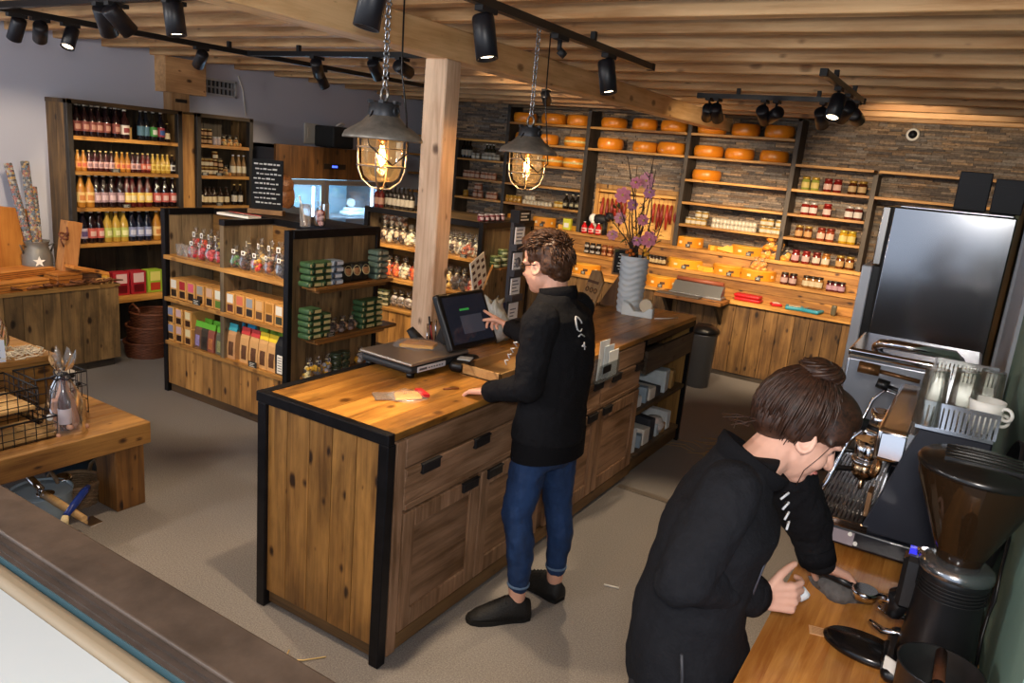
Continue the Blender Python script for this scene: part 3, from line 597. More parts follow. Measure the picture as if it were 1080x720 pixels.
lamp('cooler_light', 'POINT', (X1 - .1, 5.5, 1.35), 9, (.7, .9, 1), shadow_soft_size=.05); lamp('cooler_light', 'POINT', (X1 - .1, 6.3, 1.3), 9, (.7, .9, 1), shadow_soft_size=.05)
for k, (px, py, w, c) in enumerate(((372, 215, .16, 'd8e4ea'), (384, 213, .1, 'e8f0f4'), (327, 215, .14, 'b9c9d2'), (316, 213, .1, 'd2dde4'))):
    q = onx(px, py, -6.2); b = MB(); b.rbox(-6.27, -6.1, q.y - w, q.y + w, 1.137, 1.137 + .06 + .015 * (k % 2), .03); b.rbox(-6.25, -6.12, q.y - w * .7, q.y + w * .7, 1.195, 1.23, .02)
    solid('food_tray', b, mat(c, .4, var=.2), ('wide pale food tray on the right cooler shelf', 'small white food tray beside the wide one in the right cooler', 'wide grey food tray on the left cooler shelf', 'small pale food tray at left end of the cooler shelf')[k], 'tray', (-6.2, q.y, 1.137))
q = onx(365, 226, -6.1); b = MB(); b.rbox(-6.25, -6.09, q.y - .08, q.y + .08, .862, .93, .02); solid('green_pack', b, mat('9fae3a', .5), 'yellow green pack low in the right cooler', 'pack', (-6.15, q.y, .862))
q = onx(356, 143, -6.3); b = MB(); b.rbox(-6.5, -6.2, q.y - .16, q.y + .16, H + .012, H + .24, .02); o = solid('wall_speaker', b, mat('2a2b2c', .7, bump=.3, bs=200), 'dark square speaker standing on the cooler top', 'speaker', (-6.3, q.y, H + .01))
b = MB(); b.tube([(-6.2, q.y - .12, H + .25), (-6.2, q.y - .05, H + .28), (-6.25, q.y + .05, H + .27), (-6.45, q.y + .08, H + .2)], .008); part('cable', b, PAPER, o)

# ================================================================== STEEL FRIDGE
t = thing('steel_fridge', 'tall stainless steel fridge beside the white door', 'fridge', (-.2, 5.65, 0)); FY0, FY1, FXL, FXR, FH = 5.3, 6.05, -.505, .15, 1.862
b = MB(); b.rbox(FXL, FXR, FY0, FY1, .1, FH, .008); part('fridge_body', b, mat('94969a', .15, 1., bump=.03, bs=2.2), t)
b = MB(); b.box(FXL + .03, FXR - .03, FY0 + .03, FY1 - .03, 0, .1); part('plinth', b, PLASTR, t)
b = MB(); b.rbox(FXL - .062, FXL - .012, FY0, FY1, 1.49, FH - .002, .008); part('upper_door', b, mat('a9a39b', .25, 1.), t)
b = MB(); b.box(FXL - .012, FXL, FY0 + .01, FY1 - .01, .12, FH - .01); part('door_seal', b, PLASTR, t)
b = MB(); b.rbox(FXL - .115, FXL - .052, FY0 - .012, FY1, .12, 1.48, .01); part('lower_door', b, mat('dbe4ef', .3, .1), t, 'lower door standing slightly proud, its pale colour painted reflected light')  # pale colour stands in for light reflected off the door
b = MB(); b.box(FXL - .052, FXL - .012, FY0 + .005, FY1, .12, 1.48); part('lower_seal', b, PLAST, t)
b = MB(); b.rbox(-.47, .13, FY0 + .01, FY1 - .01, FH, FH + .012, .004); part('fridge_top', b, mat('c8cbd0', .3, .9), t)
for k, (x0, x1, h) in enumerate(((-.2, -.02, .24), (0, .17, .21))):
    b = MB(); b.rbox(x0, x1, 5.62, 5.95, FH + .014, FH + .014 + h, .006)
    for z in (.06, .12, .18): b.box(x0 + .01, x1 - .01, 5.612, 5.621, FH + z, FH + z + .03)
    solid('black_crate', b, mat('20242c', .55), ('taller black crate on top of the steel fridge', 'lower black crate in the corner on top of the fridge')[k], 'crate', ((x0 + x1) / 2, 5.8, FH + .014))

# ================================================================== COFFEE WORKTOP
WZ = .9
t = thing('coffee_worktop', 'honey wood worktop along the green wall', 'worktop', (-.05, 2.6, 0))
b = MB(); b.planks(-.262, .19, 1.25, 4.0, WZ - .04, WZ, 'y', .06, .0); part('worktop_board', b, wood('a9662a', 'd8964a', 'y', .25, 1.3, tint=.22, knots=0, coat=.5), t)
b = MB(); b.box(-.22, .19, 1.3, 3.95, .1, WZ - .04); part('base_cabinet', b, wood('6b4a25', '99703d', 'z'), t)
b = MB(); b.box(-.18, .19, 1.32, 3.93, 0, .1); part('plinth', b, PLASTR, t)
# espresso machine
MX0, MX1, MY0, MY1 = -.285, .13, 2.27, 2.95
t = thing('espresso_machine', 'black and chrome espresso machine on the coffee worktop', 'espresso machine', (-.08, 2.6, WZ))
BLK = mat('141720', .35, coat=.3)
b = MB(); b.rbox(MX0 + .01, MX1, MY0, MY1, WZ + .025, WZ + .085, .01); part('base', b, BLK, t)
for x in (MX0 + .05, MX1 - .05):
    for y in (MY0 + .06, MY1 - .06): b = MB(); b.cyl((x, y, WZ), (x, y, WZ + .03), .018); part('foot', b, CHROME, t)
TX = -.115
b = MB(); b.box(MX0, TX, MY0 - .005, MY1, WZ + .085, WZ + .092); b.box(MX0, MX0 + .008, MY0 - .005, MY1, WZ + .09, WZ + .106); b.box(MX0, TX, MY0 - .005, MY0 + .003, WZ + .09, WZ + .106)
part('drip_tray', b, CHROME, t)
b = MB()
for k in range(13): x = MX0 + .015 + k * (TX - MX0 - .025) / 12; b.box(x - .0035, x + .0035, MY0 + .005, MY1 - .01, WZ + .097, WZ + .102)
for k in range(7): y = MY0 + .03 + k * .1; b.box(MX0 + .01, TX - .005, y - .004, y + .004, WZ + .094, WZ + .099)
part('grate', b, mat('5a534c', .3, .9), t)
b = MB(); b.prism([(TX - .02, WZ + .09), (MX1, WZ + .09), (MX1, WZ + .43), (TX + .075, WZ + .43), (TX + .045, WZ + .33)], 0, .02, Matrix.Translation((0, MY0 + .02, 0)) @ Matrix.Rotation(PI / 2, 4, 'X')); part('side_panel', b, mat('181c28', .45), t, 'blue black near side panel', .004)
b = MB(); b.prism([(TX - .02, WZ + .09), (MX1, WZ + .09), (MX1, WZ + .43), (TX + .075, WZ + .43), (TX + .045, WZ + .33)], 0, .02, Matrix.Translation((0, MY1, 0)) @ Matrix.Rotation(PI / 2, 4, 'X')); part('side_panel', b, mat('181c28', .45), t)
b = MB(); b.box(TX + .05, MX1, MY0 + .02, MY1 - .02, WZ + .09, WZ + .4); part('boiler_case', b, mat('8e8b88', .25, 1.), t)
b = MB(); b.rbox(TX - .03, TX + .06, MY0 + .02, MY1 - .02, WZ + .3, WZ + .4, .015); part('head_cover', b, CHROME, t)
b = MB(); b.box(TX + .06, MX1, MY0, MY1 - .02, WZ + .43, WZ + .442); part('cup_tray', b, STEEL, t)
b = MB()
for (p0, p1) in (((TX + .065, MY0), (MX1, MY0)), ((TX + .065, MY0), (TX + .065, MY1 - .02)), ((TX + .065, MY1 - .02), (MX1, MY1 - .02))):
    n = 16
    for k in range(n): 
        u = k / (n - 1); x, y = p0[0] + (p1[0] - p0[0]) * u, p0[1] + (p1[1] - p0[1]) * u; b.box(x - .004, x + .004, y - .004, y + .004, WZ + .44, WZ + .5)
    b.box(min(p0[0], p1[0]) - .004, max(p0[0], p1[0]) + .004, min(p0[1], p1[1]) - .004, max(p0[1], p1[1]) + .004, WZ + .5, WZ + .512)
part('cup_rail', b, mat('d4d6da', .2, .9), t, 'slotted steel cup rail')
for i, y in enumerate((2.42, 2.6, 2.78)):
    b = MB(); b.cyl((TX - .05, y, WZ + .32), (TX - .05, y, WZ + .245), .042, .036, 18); b.torus((TX - .05, y, WZ + .25), .037, .007, 18, 8); b.cyl((TX + .02, y, WZ + .3), (TX - .05, y, WZ + .3), .03, .03, 14)
    g = part('group_head', b, CHROME, t)
    b = MB(); b.lathe([(.001, -.02), (.024, -.02), (.036, -.005), (.037, .025), (.03, .03)], (TX - .05, y, WZ + .215), 18); b.tube([(TX - .05, y, WZ + .2), (TX - .052, y, WZ + .18), (TX - .05, y - .015, WZ + .165)], .007); b.tube([(TX - .05, y, WZ + .2), (TX - .05, y + .015, WZ + .165)], .007)
    f = part('portafilter', b, mat('b99a78', .2, 1.), g)
    h = MB(); e = Vector((-.92, -.28, -.1)) if i != 1 else Vector((-.96, .1, -.1)); p = Vector((TX - .08, y, WZ + .215)); h.tube([p, p + e * .04, p + e * .06, p + e * .13, p + e * .15], [.008, .009, .014, .016, .012], 10); part('portafilter_handle', h, PLAST, g)
for y, l in ((2.33, 1), (2.88, 1)):
    b = MB(); b.tube([(TX - .01, y, WZ + .36), (TX - .07, y, WZ + .37), (TX - .1, y - .01, WZ + .33), (TX - .13, y - .03, WZ + .2), (TX - .155, y - .05, WZ + .13)], .0055, 8); b.cyl((TX - .155, y - .05, WZ + .13), (TX - .16, y - .055, WZ + .11), .008, .006); part('steam_wand', b, CHROME, t)
    b = MB(); b.cyl((TX + .01, y, WZ + .37), (TX - .06, y, WZ + .385), .007); b.cyl((TX - .06, y, WZ + .385), (TX - .1, y, WZ + .392), .02, .017, 14); part('steam_knob', b, PLAST, t)
b = MB(); y = 2.97
b.tube([(TX + .03, 2.9, WZ + .42), (TX - .12, 2.9, WZ + .43)], .008); b.cyl((TX - .1, 2.9, WZ + .43), (TX - .17, 2.9, WZ + .432), .02, .022, 14); part('lever', b, mat('6b4a2c', .3, .6), t)
q = (TX - .03, 2.36, WZ + .2)
b = MB(); b.lathe([(.001, 0), (.03, 0), (.034, .006), (.03, .012), (.001, .013)], (q[0] + .02, q[1] - .01, q[2] + .06), 10, (-1, -.3, .2)); b.torus((q[0] + .012, q[1] - .012, q[2] + .062), .022, .006, 14, 6, (-1, -.3, .2)); part('copper_badge', b, mat('c79a6a', .25, 1.), t, 'round copper pressure dial')
b = MB(); b.cbox((TX - .015, 2.345, WZ + .155), (.012, .062, .075)); part('copper_plate', b, mat('d0a277', .3, .9), t, 'square copper coloured plate')
b = MB(); q0 = ony(862, 560, MY0); q1 = ony(893, 573, MY0); b.box(q0.x, q0.x + .1, MY0 - .003, MY0 + .002, WZ + .035, WZ + .075); part('display', b, mat('6d6468', .1, emit=.25, ec='8a7c80'), t)
b = MB()
for k in range(2): b.cyl((-.155 + k * .018, MY0 - .006, WZ + .07 - k * .025), (-.155 + k * .018, MY0 + .004, WZ + .07 - k * .025), .006)
part('button', b, WHITE, t)
# glasses and cups on the machine
gl = MB(); gl.lathe([(.028, .125), (.036, .001), (.034, .0), (.0265, .121), (.001, .121)], (0, 0, 0), 22, caps=False)
gl.lathe([(.028, .125), (.001, .125)], (0, 0, 0), 22, caps=False)
GLM = gl.mesh('drinking_glass', film('f6f6f2', .03, .04, .8))
for k, (px, py) in enumerate(((972, 421), (1009, 424), (1044, 426))):
    p = onz(px, py + 24, WZ + .443); p.y = min(p.y, 2.9); p = Vector((min(max(p.x, -.03), .1), p.y, WZ + .513 if 0 else WZ + .443))
    spawn(('drinking_glass', GLM, []), p, 0, '%s upturned clear glass from the left on the espresso machine' % ORD[k], 'glass', None, scale=(1.05, 1.05, 1.25))
for k in range(2):
    b = MB(); b.lathe([(.022, 0), (.04, .03), (.045, .06), (.042, .06), (.036, .032), (.001, .008)], (0, 0, 0), 20); b.torus((.052, 0, .035), .016, .005, 12, 6, (0, 1, 0))
    me = b.mesh('coffee_cup', WHITE); spawn(('coffee_cup', me, []), (.098, 2.325 + .0 * k, WZ + .443 + .03 * k), .5 - k, ('lower white coffee cup stacked at the right of the glasses', 'upper white coffee cup stacked at the right of the glasses')[k], 'cup')
# stainless box with bar handle beyond the machine
t = thing('steel_grill', 'stainless steel box with a rounded lid bar behind the espresso machine', 'grill', (-.13, 3.6, WZ))
b = MB(); b.rbox(-.385, .1, 3.4, 3.85, WZ, WZ + .36, .01); part('grill_body', b, mat('b4b9c2', .3, .9, var=.06, vs=3), t)
b = MB(); b.rbox(-.385, .1, 3.39, 3.85, WZ + .362, WZ + .4, .012); part('grill_lid', b, CHROME, t)
b = MB(); b.tube([(-.29, 3.5, WZ + .4), (-.27, 3.47, WZ + .425), (-.22, 3.46, WZ + .432), (0, 3.46, WZ + .432), (.0, 3.49, WZ + .42), (.02, 3.52, WZ + .4)], .022, 10); part('lid_bar', b, CHROME, t)
b = MB(); b.rbox(.02, .15, 3.42, 3.55, WZ + .3, WZ + .372, .01); b.cyl((.1, 3.42, WZ + .3), (.1, 3.38, WZ + .3), .02); part('hinge_block', b, mat('c5c9ce', .25, .9), t)
# grinder
gx, gy = .094, 1.79
t = thing('coffee_grinder', 'tall black coffee grinder with smoked bean hopper', 'coffee grinder', (gx, gy, WZ))
b = MB(); b.rbox(gx - .095, gx + .075, gy - .1, gy + .12, WZ, WZ + .035, .018); part('base', b, mat('111113', .3), t)
b = MB(); b.lathe([(.078, .03), (.075, .08), (.068, .17), (.066, .24), (.07, .255), (.07, .27), (.05, .28)], (gx, gy, WZ), 30); part('motor_body', b, mat('131315', .35), t)
b = MB(); b.lathe([(.066, .262), (.074, .266), (.074, .28), (.06, .292), (.045, .296)], (gx, gy, WZ), 30); part('collar', b, mat('8f9296', .2, .9), t)
b = MB(); b.lathe([(.042, .29), (.048, .31), (.085, .40), (.112, .47), (.118, .5)], (gx, gy, WZ), 36, caps=False); part('hopper', b, film('46311f', .3, .06, 1.), t, 'smoked brown plastic hopper')
b = MB(); b.lathe([(.001, .295), (.04, .295), (.058, .345), (.055, .35), (.001, .36)], (gx, gy, WZ), 24); part('coffee_beans', b, mat('3a2414', .5, var=.5, vs=90, bump=1., bs=110), t)
b = MB(); b.lathe([(.119, .498), (.121, .505), (.115, .515), (.06, .525), (.001, .527)], (gx, gy, WZ), 36); 
for k in range(5): b.box(gx - .07, gx + .07, gy - .05 + k * .022, gy - .042 + k * .022, WZ + .52, WZ + .529)
part('hopper_lid', b, mat('151312', .25), t)
d = Vector((-.8, .35, 0)).normalized()
b = MB(); b.cbox((gx - .075, gy + .03, WZ + .2), (.05, .06, .13)); b.cyl((gx - .085, gy + .035, WZ + .16), (gx - .1, gy + .04, WZ + .09), .03, .018); part('doser', b, mat('131315', .35), t, bevel=.01)
b = MB(); p = Vector((gx - .09, gy + .03, WZ + .14)); b.cyl(p, p + Vector((-.04, .01, -.015)), .012, .013); part('steel_knob', b, CHROME, t)
b = MB(); b.tube([(gx - .06, gy + .04, WZ + .1), (gx - .11, gy + .06, WZ + .085), (gx - .13, gy + .065, WZ + .09)], .006, 8); b.tube([(gx - .06, gy - .0, WZ + .08), (gx - .11, gy + .015, WZ + .062), (gx - .14, gy + .03, WZ + .068)], [.006, .008, .004], 8); part('fork', b, CHROME, t, 'chrome portafilter fork')
b = MB(); b.cbox((gx - .085, gy + .03, WZ + .268), (.016, .016, .022)); part('switch', b, mat('2a2ad8', .3, emit=.3, ec='2a2ad8'), t, 'blue switch')
b = MB(); b.lathe([(.02, 0), (.02, .01), (.012, .012)], (gx - .06, gy + .02, WZ + .275), 14); part('adjuster_nut', b, CHROME, t)
q = onz(927, 668, WZ); b = MB(); b.cbox((gx - .078, gy - .09, WZ + .045), (.03, .004, .03), Matrix.Rotation(-.5, 3, 'Z')); part('paper_tag', b, PAPER, t, 'white paper tag')
b = MB()
for k in range(5): b.torus((gx, gy, WZ + .215 + k * .008), .0685, .0012, 30, 4)
part('cooling_ribs', b, PLASTR, t)
b = MB(); c = Vector((-.03, 1.83, WZ)); E = MB()
M = Matrix.Translation((gx - .135, gy - .0, WZ)) @ Matrix.Rotation(-.12, 4, 'Z')
b.X = M; b.lathe([(.06, 0), (.066, .006), (.066, .014), (.06, .022), (.001, .03)], (0, 0, 0), 32); 
for i, v in enumerate(b.v): 
    w = M.inverted() @ Vector(v); w.x *= 1.45; w.y *= .86; b.v[i] = tuple(M @ w)
b.X = None; b.cbox((gx - .07, gy - .005, WZ + .016), (.06, .1, .026)); part('spill_tray', b, mat('141212', .2), t, 'glossy black oval spill tray', .004)
# knock box
t = thing('knock_box', 'black knock bucket with brown crossbar at the near worktop end', 'bucket', (.098, 1.575, WZ))
b = MB(); b.lathe([(.064, 0), (.068, .01), (.076, .15), (.079, .155), (.074, .155), (.066, .02), (.001, .015)], (.098, 1.575, WZ), 36); part('bucket', b, mat('1b1b1c', .3, var=.2), t)
b = MB(); b.cyl((.098, 1.498, WZ + .145), (.098, 1.65, WZ + .145), .011, .011, 14); part('knock_bar', b, mat('4a2a18', .5), t, 'brown rubber knock bar')
b = MB(); b.cyl((.098, 1.495, WZ + .145), (.098, 1.52, WZ + .145), .015, .015, 14); part('bar_end', b, PLAST, t)
b = MB(); b.rbox(-.03, .0, 1.47, 1.495, WZ, WZ + .03, .008); o = solid('grey_stopper', b, mat('6d6d6c', .5), 'small grey cap lying at the front of the worktop', 'cap', (-.015, 1.48, WZ))
# card printed light patch is a white card on the worktop
q = onz(868, 667, WZ); b = MB(); M = Matrix.Translation((q.x, q.y, WZ)) @ Matrix.Rotation(.25, 4, 'Z'); b.box(-.032, .032, -.018, .018, 0, .0015, M); t = solid('white_card', b, mat('d9a877', .4), 'pale printed card lying on the honey wood worktop', 'card', (q.x, q.y, WZ))
b = MB()
for k in range(5): b.box(-.026, .026 - .006 * (k % 2), -.014 + k * .006, -.0115 + k * .006, .0016, .0019, M)
part('print', b, mat('b9865a', .6), t)
# round black tray against the green wall, cables
b = MB(); b.lathe([(.001, 0), (.2, 0), (.215, .008), (.22, .03), (.212, .03), (.2, .014), (.001, .012)], (.186, 2.25, WZ + .235), 44, (-1, 0, .14)); solid('round_tray', b, mat('0d0d10', .55), 'big round black tray leaning on the green wall behind the grinder', 'tray', (.17, 2.25, WZ))
for k in range(3):
    b = MB(); b.tube([(.19, 1.98 + .02 * k, WZ + .3), (.185, 1.93 - .02 * k, WZ + .18), (.18, 1.9 + .02 * k, WZ + .08), (.182, 1.86 + .015 * k, WZ + .006), (.182, 2.02, WZ + .006)], .0035, 6)
    solid('power_cord', b, PLAST, ('first black power cord by the green wall', 'second black power cord hanging at the green wall', 'third black power cord hanging at the green wall')[k], 'cord', (.18, 1.93, WZ))
# ================================================================== THINGS ON THE SALES COUNTER
def P_(*a): return Vector(a)
# scale
t = thing('shop_scale', 'flat steel topped weighing scale on the sales counter', 'scale', (-2.17, 2.7, CH)); M = Matrix.Translation((-2.165, 2.715, CH)) @ Matrix.Rotation(-.06, 4, 'Z')
b = MB(); b.X = M; b.rbox(-.16, .16, -.2, .2, .02, .055, .015); part('scale_base', b, mat('26282b', .5), t)
b = MB(); b.X = M; b.rbox(-.165, .165, -.205, .205, .058, .075, .018); part('weighing_plate', b, mat('a89c90', .38, .7, var=.08, vs=4), t, 'brushed steel plate')
b = MB(); b.X = M; b.rbox(.161, .166, -.16, .03, .026, .052, .002); part('label_strip', b, mat('c9ccd2', .4), t)
b = MB(); b.X = M; b.box(.166, .167, -.15, -.1, .034, .044); [b.box(.166, .167, -.09 + .018 * k, -.08 + .018 * k, .036, .042) for k in range(6)]; part('label_print', b, mat('4a505a', .6), t)
for x in (-.13, .13):
    for y in (-.17, .17): b = MB(); b.X = M; b.cyl((x, y, 0), (x, y, .022), .018); part('foot', b, PLAST, t)
def slab(name, c, w, d, h, rz, mcheese, label, cat='cheese', seed=0):
    t = thing(name, label, cat, c); M = Matrix.Translation(c) @ Matrix.Rotation(rz, 4, 'Z')
    b = MB(); b.X = M; b.prism([(-w, -d), (w * .9, -d * .8), (w, d * .6), (w * .2, d), (-w * .8, d * .7)], .004, h); part('cheese_slices', b, mcheese, t, bevel=.004)
    b = MB(); b.X = M; b.loft([[(1.35 * w * math.cos(a) * k, 1.3 * d * math.sin(a) * k, z + .004 * math.sin(5 * a)) for a in [2 * PI * i / 20 for i in range(20)]] for k, z in ((1.1, .002), (1., h * .7), (.8, h + .006), (.4, h + .008), (.02, h + .009))], caps=False); part('clear_wrap', b, film('ffffff', .1, .1), t)
    return t
GOLD = mat('e0a030', .4, var=.1); 
slab('cheese_pack', (-2.18, 2.76, CH + .076), .085, .06, .022, .5, GOLD, 'clear pack of sliced yellow cheese lying on the scale')
t = slab('cheese_pack', (-1.87, 2.31, CH), .06, .055, .012, .9, mat('e2a24a', .45, var=.1), 'clear packet of yellow slices with red edge on the worktop')
b = MB(); b.cbox((-1.845, 2.375, CH + .012), (.09, .03, .012), Matrix.Rotation(-.5, 3, 'Z')); part('red_label', b, mat('c5202a', .5), t, 'red edge label')
b = MB(); b.cbox((-1.93, 2.245, CH + .006), (.1, .09, .004), Matrix.Rotation(.9, 3, 'Z')); part('clear_end', b, film('d8c8b8', .25, .15), t)
b = MB(); b.cyl((-1.83, 2.5, CH + .004), (-1.79, 2.56, CH + .004), .004); solid('pen', b, mat('7a4420', .5), 'short brown pencil lying on the worktop', 'pencil', (-1.81, 2.53, CH))
# till screen
t = thing('till_screen', 'black touch screen till on a stand tapped by the cashier', 'till', (-2.1, 2.95, CH)); c = Vector((-2.04, 2.945, 1.167)); M = Matrix.Translation(c) @ Matrix.Rotation(-.08, 4, 'Z') @ Matrix.Rotation(-.46, 4, 'Y')
b = MB(); b.X = M; b.rbox(-.03, .01, -.175, .175, -.14, .14, .012); part('screen_case', b, PLAST, t)
b = MB(); b.X = M; b.box(.0105, .012, -.15, .15, -.112, .118); s = part('touch_panel', b, mat('16171d', .12, emit=.04, ec='5a5f78'), t)
b = MB(); b.X = M; b.box(.0121, .0124, -.05, .02, .045, .055); part('green_line', b, mat('2c6a30', .4, emit=.4, ec='2f8a3c'), s)
b = MB(); b.X = M; b.box(.0121, .0124, -.06, .1, -.07, .02); part('grey_window', b, mat('3c3f4a', .15, emit=.05, ec='7c8096'), s)
b = MB(); b.prism([(-2.28, 0), (-2.0, 0), (-2.0, .02), (-2.12, .04), (-2.09, .2), (-2.14, .21), (-2.2, .06), (-2.28, .025)], -.055, .055, Matrix.Translation((0, 2.945, CH)) @ Matrix.Rotation(PI / 2, 4, 'X')); part('stand', b, PLASTR, t, bevel=.006)
b = MB(); b.rbox(-2.3, -2.1, 2.85, 2.93, CH, CH + .06, .02); b.cyl((-2.25, 2.87, CH + .05), (-2.3, 2.83, CH + .13), .035, .02); part('card_reader', b, PLASTR, t)
t = thing('receipt_printer', 'small black receipt printer with pale label before the till', 'printer', (-1.97, 2.86, CH)); M = Matrix.Translation((-1.97, 2.84, CH)) @ Matrix.Rotation(.35, 4, 'Z')
b = MB(); b.X = M; b.rbox(-.05, .06, -.1, .1, 0, .055, .025); part('printer_case', b, PLAST, t)
b = MB(); b.X = M; b.rbox(-.02, .045, -.055, .01, .052, .058, .002); part('label', b, mat('b9c2c6', .5), t)
t = thing('pen_tray', 'dark tray of pens and small tools beside the till stand', 'tray', (-2.27, 2.73, CH))
b = MB(); b.rbox(-2.32, -2.2, 2.93, 3.0, CH, CH + .05, .008); part('tray', b, PLASTR, t)
for k in range(6):
    b = MB(); b.cyl((-2.29 + .014 * k, 2.96, CH + .03), (-2.31 + .02 * k, 2.96 + U(-.03, .03), CH + U(.13, .2)), .005); part('pen', b, [CHROME, BRASS, BLACK, mat('8a2a22', .5), CHROME, PAPER][k], t)
# shallow wooden tray by the hand
t = thing('wooden_tray', 'shallow open wooden tray beside the cashier hand', 'tray', (-1.78, 2.9, CH))
LW = wood('b07c42', 'd9ab6c', 'y', .5)
b = MB(); x0, x1, y0, y1 = -1.92, -1.7, 2.75, 3.25
for e in ((x0, x1, y0, y0 + .012), (x0, x1, y1 - .012, y1), (x0, x0 + .012, y0, y1), (x1 - .012, x1, y0, y1)): b.box(*e, CH, CH + .05)
part('sides', b, LW, t, bevel=.002); b = MB(); b.box(x0, x1, y0, y1, CH, CH + .008); part('bottom', b, LW, t)
# plastic bag
t = MB(); c = Vector((-2.2, 3.42, CH))
rings = [[c + Vector(((.1 + .03 * math.sin(3 * a + k)) * math.cos(a) * s, (.12 + .03 * math.cos(4 * a + 2 * k)) * math.sin(a) * s, z + .02 * math.sin(5 * a + k))) for a in [2 * PI * i / 22 for i in range(22)]] for k, (s, z) in enumerate(((.9, .02), (1.1, .05), (1., .11), (.7, .16), (.45, .19), (.5, .23), (.1, .2)))]
t.loft(rings); solid('plastic_bag', t, mat('aeb6b8', .35, var=.3, vs=18, bump=.5, bs=25), 'crumpled grey white plastic bag behind the till', 'bag', c)
# playing-card-like sign on a stick
t = thing('counter_sign', 'tilted white sign with dark printed marks on a wooden clip', 'sign', (-2.2, 3.25, CH)); M = Matrix.Translation((-2.2, 3.25, 1.34)) @ Matrix.Rotation(.1, 4, 'Z') @ Matrix.Rotation(.36, 4, 'X')
b = MB(); b.X = M; b.box(-.003, .003, -.075, .075, -.095, .095); part('sign_card', b, mat('d9d2c2', .6), t)
b = MB(); b.X = M
for i, (y, z) in enumerate([(-.05, .07), (0, .075), (.05, .06), (-.05, .03), (0, .04), (.05, .02), (-.045, -.01), (.0, -.005), (-.05, -.05), (0, -.05), (.05, -.03), (.0, -.08), (-.05, -.085), (.05, -.075)]): b.box(.003, .0038, y - .014, y + .014, z - .009, z + .009)
part('print', b, mat('4a3024', .7), t)
b = MB(); b.X = M; b.box(.003, .0042, -.02, .015, -.06, -.035); part('red_mark', b, mat('b8322a', .7), t)
b = MB(); b.cyl((-2.205, 3.25, CH), (-2.205, 3.25, 1.26), .006); b.cyl((-2.2, 3.3, 1.25), (-2.2, 3.38, 1.38), .006); b.box(-2.23, -2.17, 3.2, 3.3, CH, CH + .015); part('wooden_stick', b, LW, t)
# card rack
t = thing('card_rack', 'tall dark card rack holding four white cards beside the cashier', 'card rack', (-2.2, 3.64, CH))
b = MB(); b.box(-2.235, -2.215, 3.585, 3.7, CH, 1.6); b.box(-2.28, -2.14, 3.56, 3.72, CH, CH + .015)
for k in range(4): z = 1.02 + k * .145; b.box(-2.215, -2.185, 3.585, 3.7, z - .012, z + .025)
part('rack', b, mat('3c3d44', .5), t)
for k in range(4):
    z = 1.02 + k * .145; b = MB(); b.box(-2.21, -2.204, 3.595, 3.69, z + .0, z + .12); d = part('card', b, mat('f2f4f8', .6), t)
    b = MB()
    for j in range(3 + k % 2): b.box(-2.204, -2.2035, 3.605, 3.605 + U(.04, .075), z + .04 + j * .02, z + .047 + j * .02)
    if k == 2: b.lathe([(.001, 0), (.03, 0), (.001, .0006)], (-2.204, 3.645, z + .065), 16, (1, 0, 0))
    part('print', b, mat('7f8696', .7), d)
b = MB(); b.box(-2.24, -2.18, 3.58, 3.7, 1.6, 1.67); d = part('header', b, PLAST, t); b = MB()
for j in range(3): b.box(-2.18, -2.1795, 3.595, 3.68 - .02 * (j % 2), 1.615 + j * .017, 1.623 + j * .017)
part('header_print', b, PAPER, d)
b = MB(); b.rbox(-2.3, -2.2, 3.5, 3.56, CH, CH + .2, .01); solid('blue_dispenser', b, mat('1d2c55', .4), 'dark blue dispenser box beside the card rack', 'dispenser', (-2.25, 3.53, CH))
# envelope holder
t = thing('paper_holder', 'clear holder of white envelopes on the counter edge', 'paper holder', (-1.63, 3.72, .8))
b = MB(); b.box(-1.603, -1.6, 3.6, 3.86, .8, .9); b.box(-1.632, -1.603, 3.6, 3.603, .8, .94); b.box(-1.632, -1.603, 3.857, 3.86, .8, .94); b.box(-1.632, -1.6, 3.6, 3.86, .8, .806); part('clear_case', b, film('f4f8fa', .03, .05), t)
for k in range(3): b = MB(); b.box(-1.626 + .008 * k, -1.622 + .008 * k, 3.62 + .05 * k, 3.74 + .05 * k, .81, 1.03 - .035 * k); part('envelope', b, [mat('f4f4f2', .7), mat('dbe6f0', .7), mat('f6f6f4', .7)][k], t)
b = MB(); b.box(-1.599, -1.597, 3.64, 3.74, .85, .89); part('black_strip', b, PLAST, t)
# vase with flowers
vx, vy = -2.035, 4.95
t = thing('flower_vase', 'tall white wavy textured vase of pink blossoms and twigs', 'vase', (vx, vy, CH))
b = MB(); n = 40; rings = []
for i in range(71):
    z = i / 70 * .4; rings.append([(vx + (.088 + .012 * z / .4 + .0032 * math.sin(z * 150 + 2.6 * math.sin(3 * a))) * math.cos(a), vy + (.088 + .012 * z / .4 + .0032 * math.sin(z * 150 + 2.6 * math.sin(3 * a))) * math.sin(a), CH + z) for a in [2 * PI * j / n for j in range(n)]])
rings.append([(vx + .085 * math.cos(2 * PI * j / n), vy + .085 * math.sin(2 * PI * j / n), CH + .4) for j in range(n)]); rings.append([(vx + .08 * math.cos(2 * PI * j / n), vy + .08 * math.sin(2 * PI * j / n), CH + .33) for j in range(n)])
b.loft(rings); part('vase', b, mat('cfdae2', .45), t)
flw = [(657, 206), (667, 216), (683, 190), (671, 193), (685, 204), (654, 230), (684, 252), (672, 254), (646, 248), (655, 226), (640, 198), (690, 214), (646, 201), (676, 205), (664, 240)]
tips = [(662, 165), (665, 200), (680, 200), (690, 165), (692, 178), (688, 175), (650, 205), (700, 230), (640, 225), (697, 240), (672, 175)]
BR = mat('4a3a30', .8); GR = mat('5d6b3c', .6); 
b = MB()
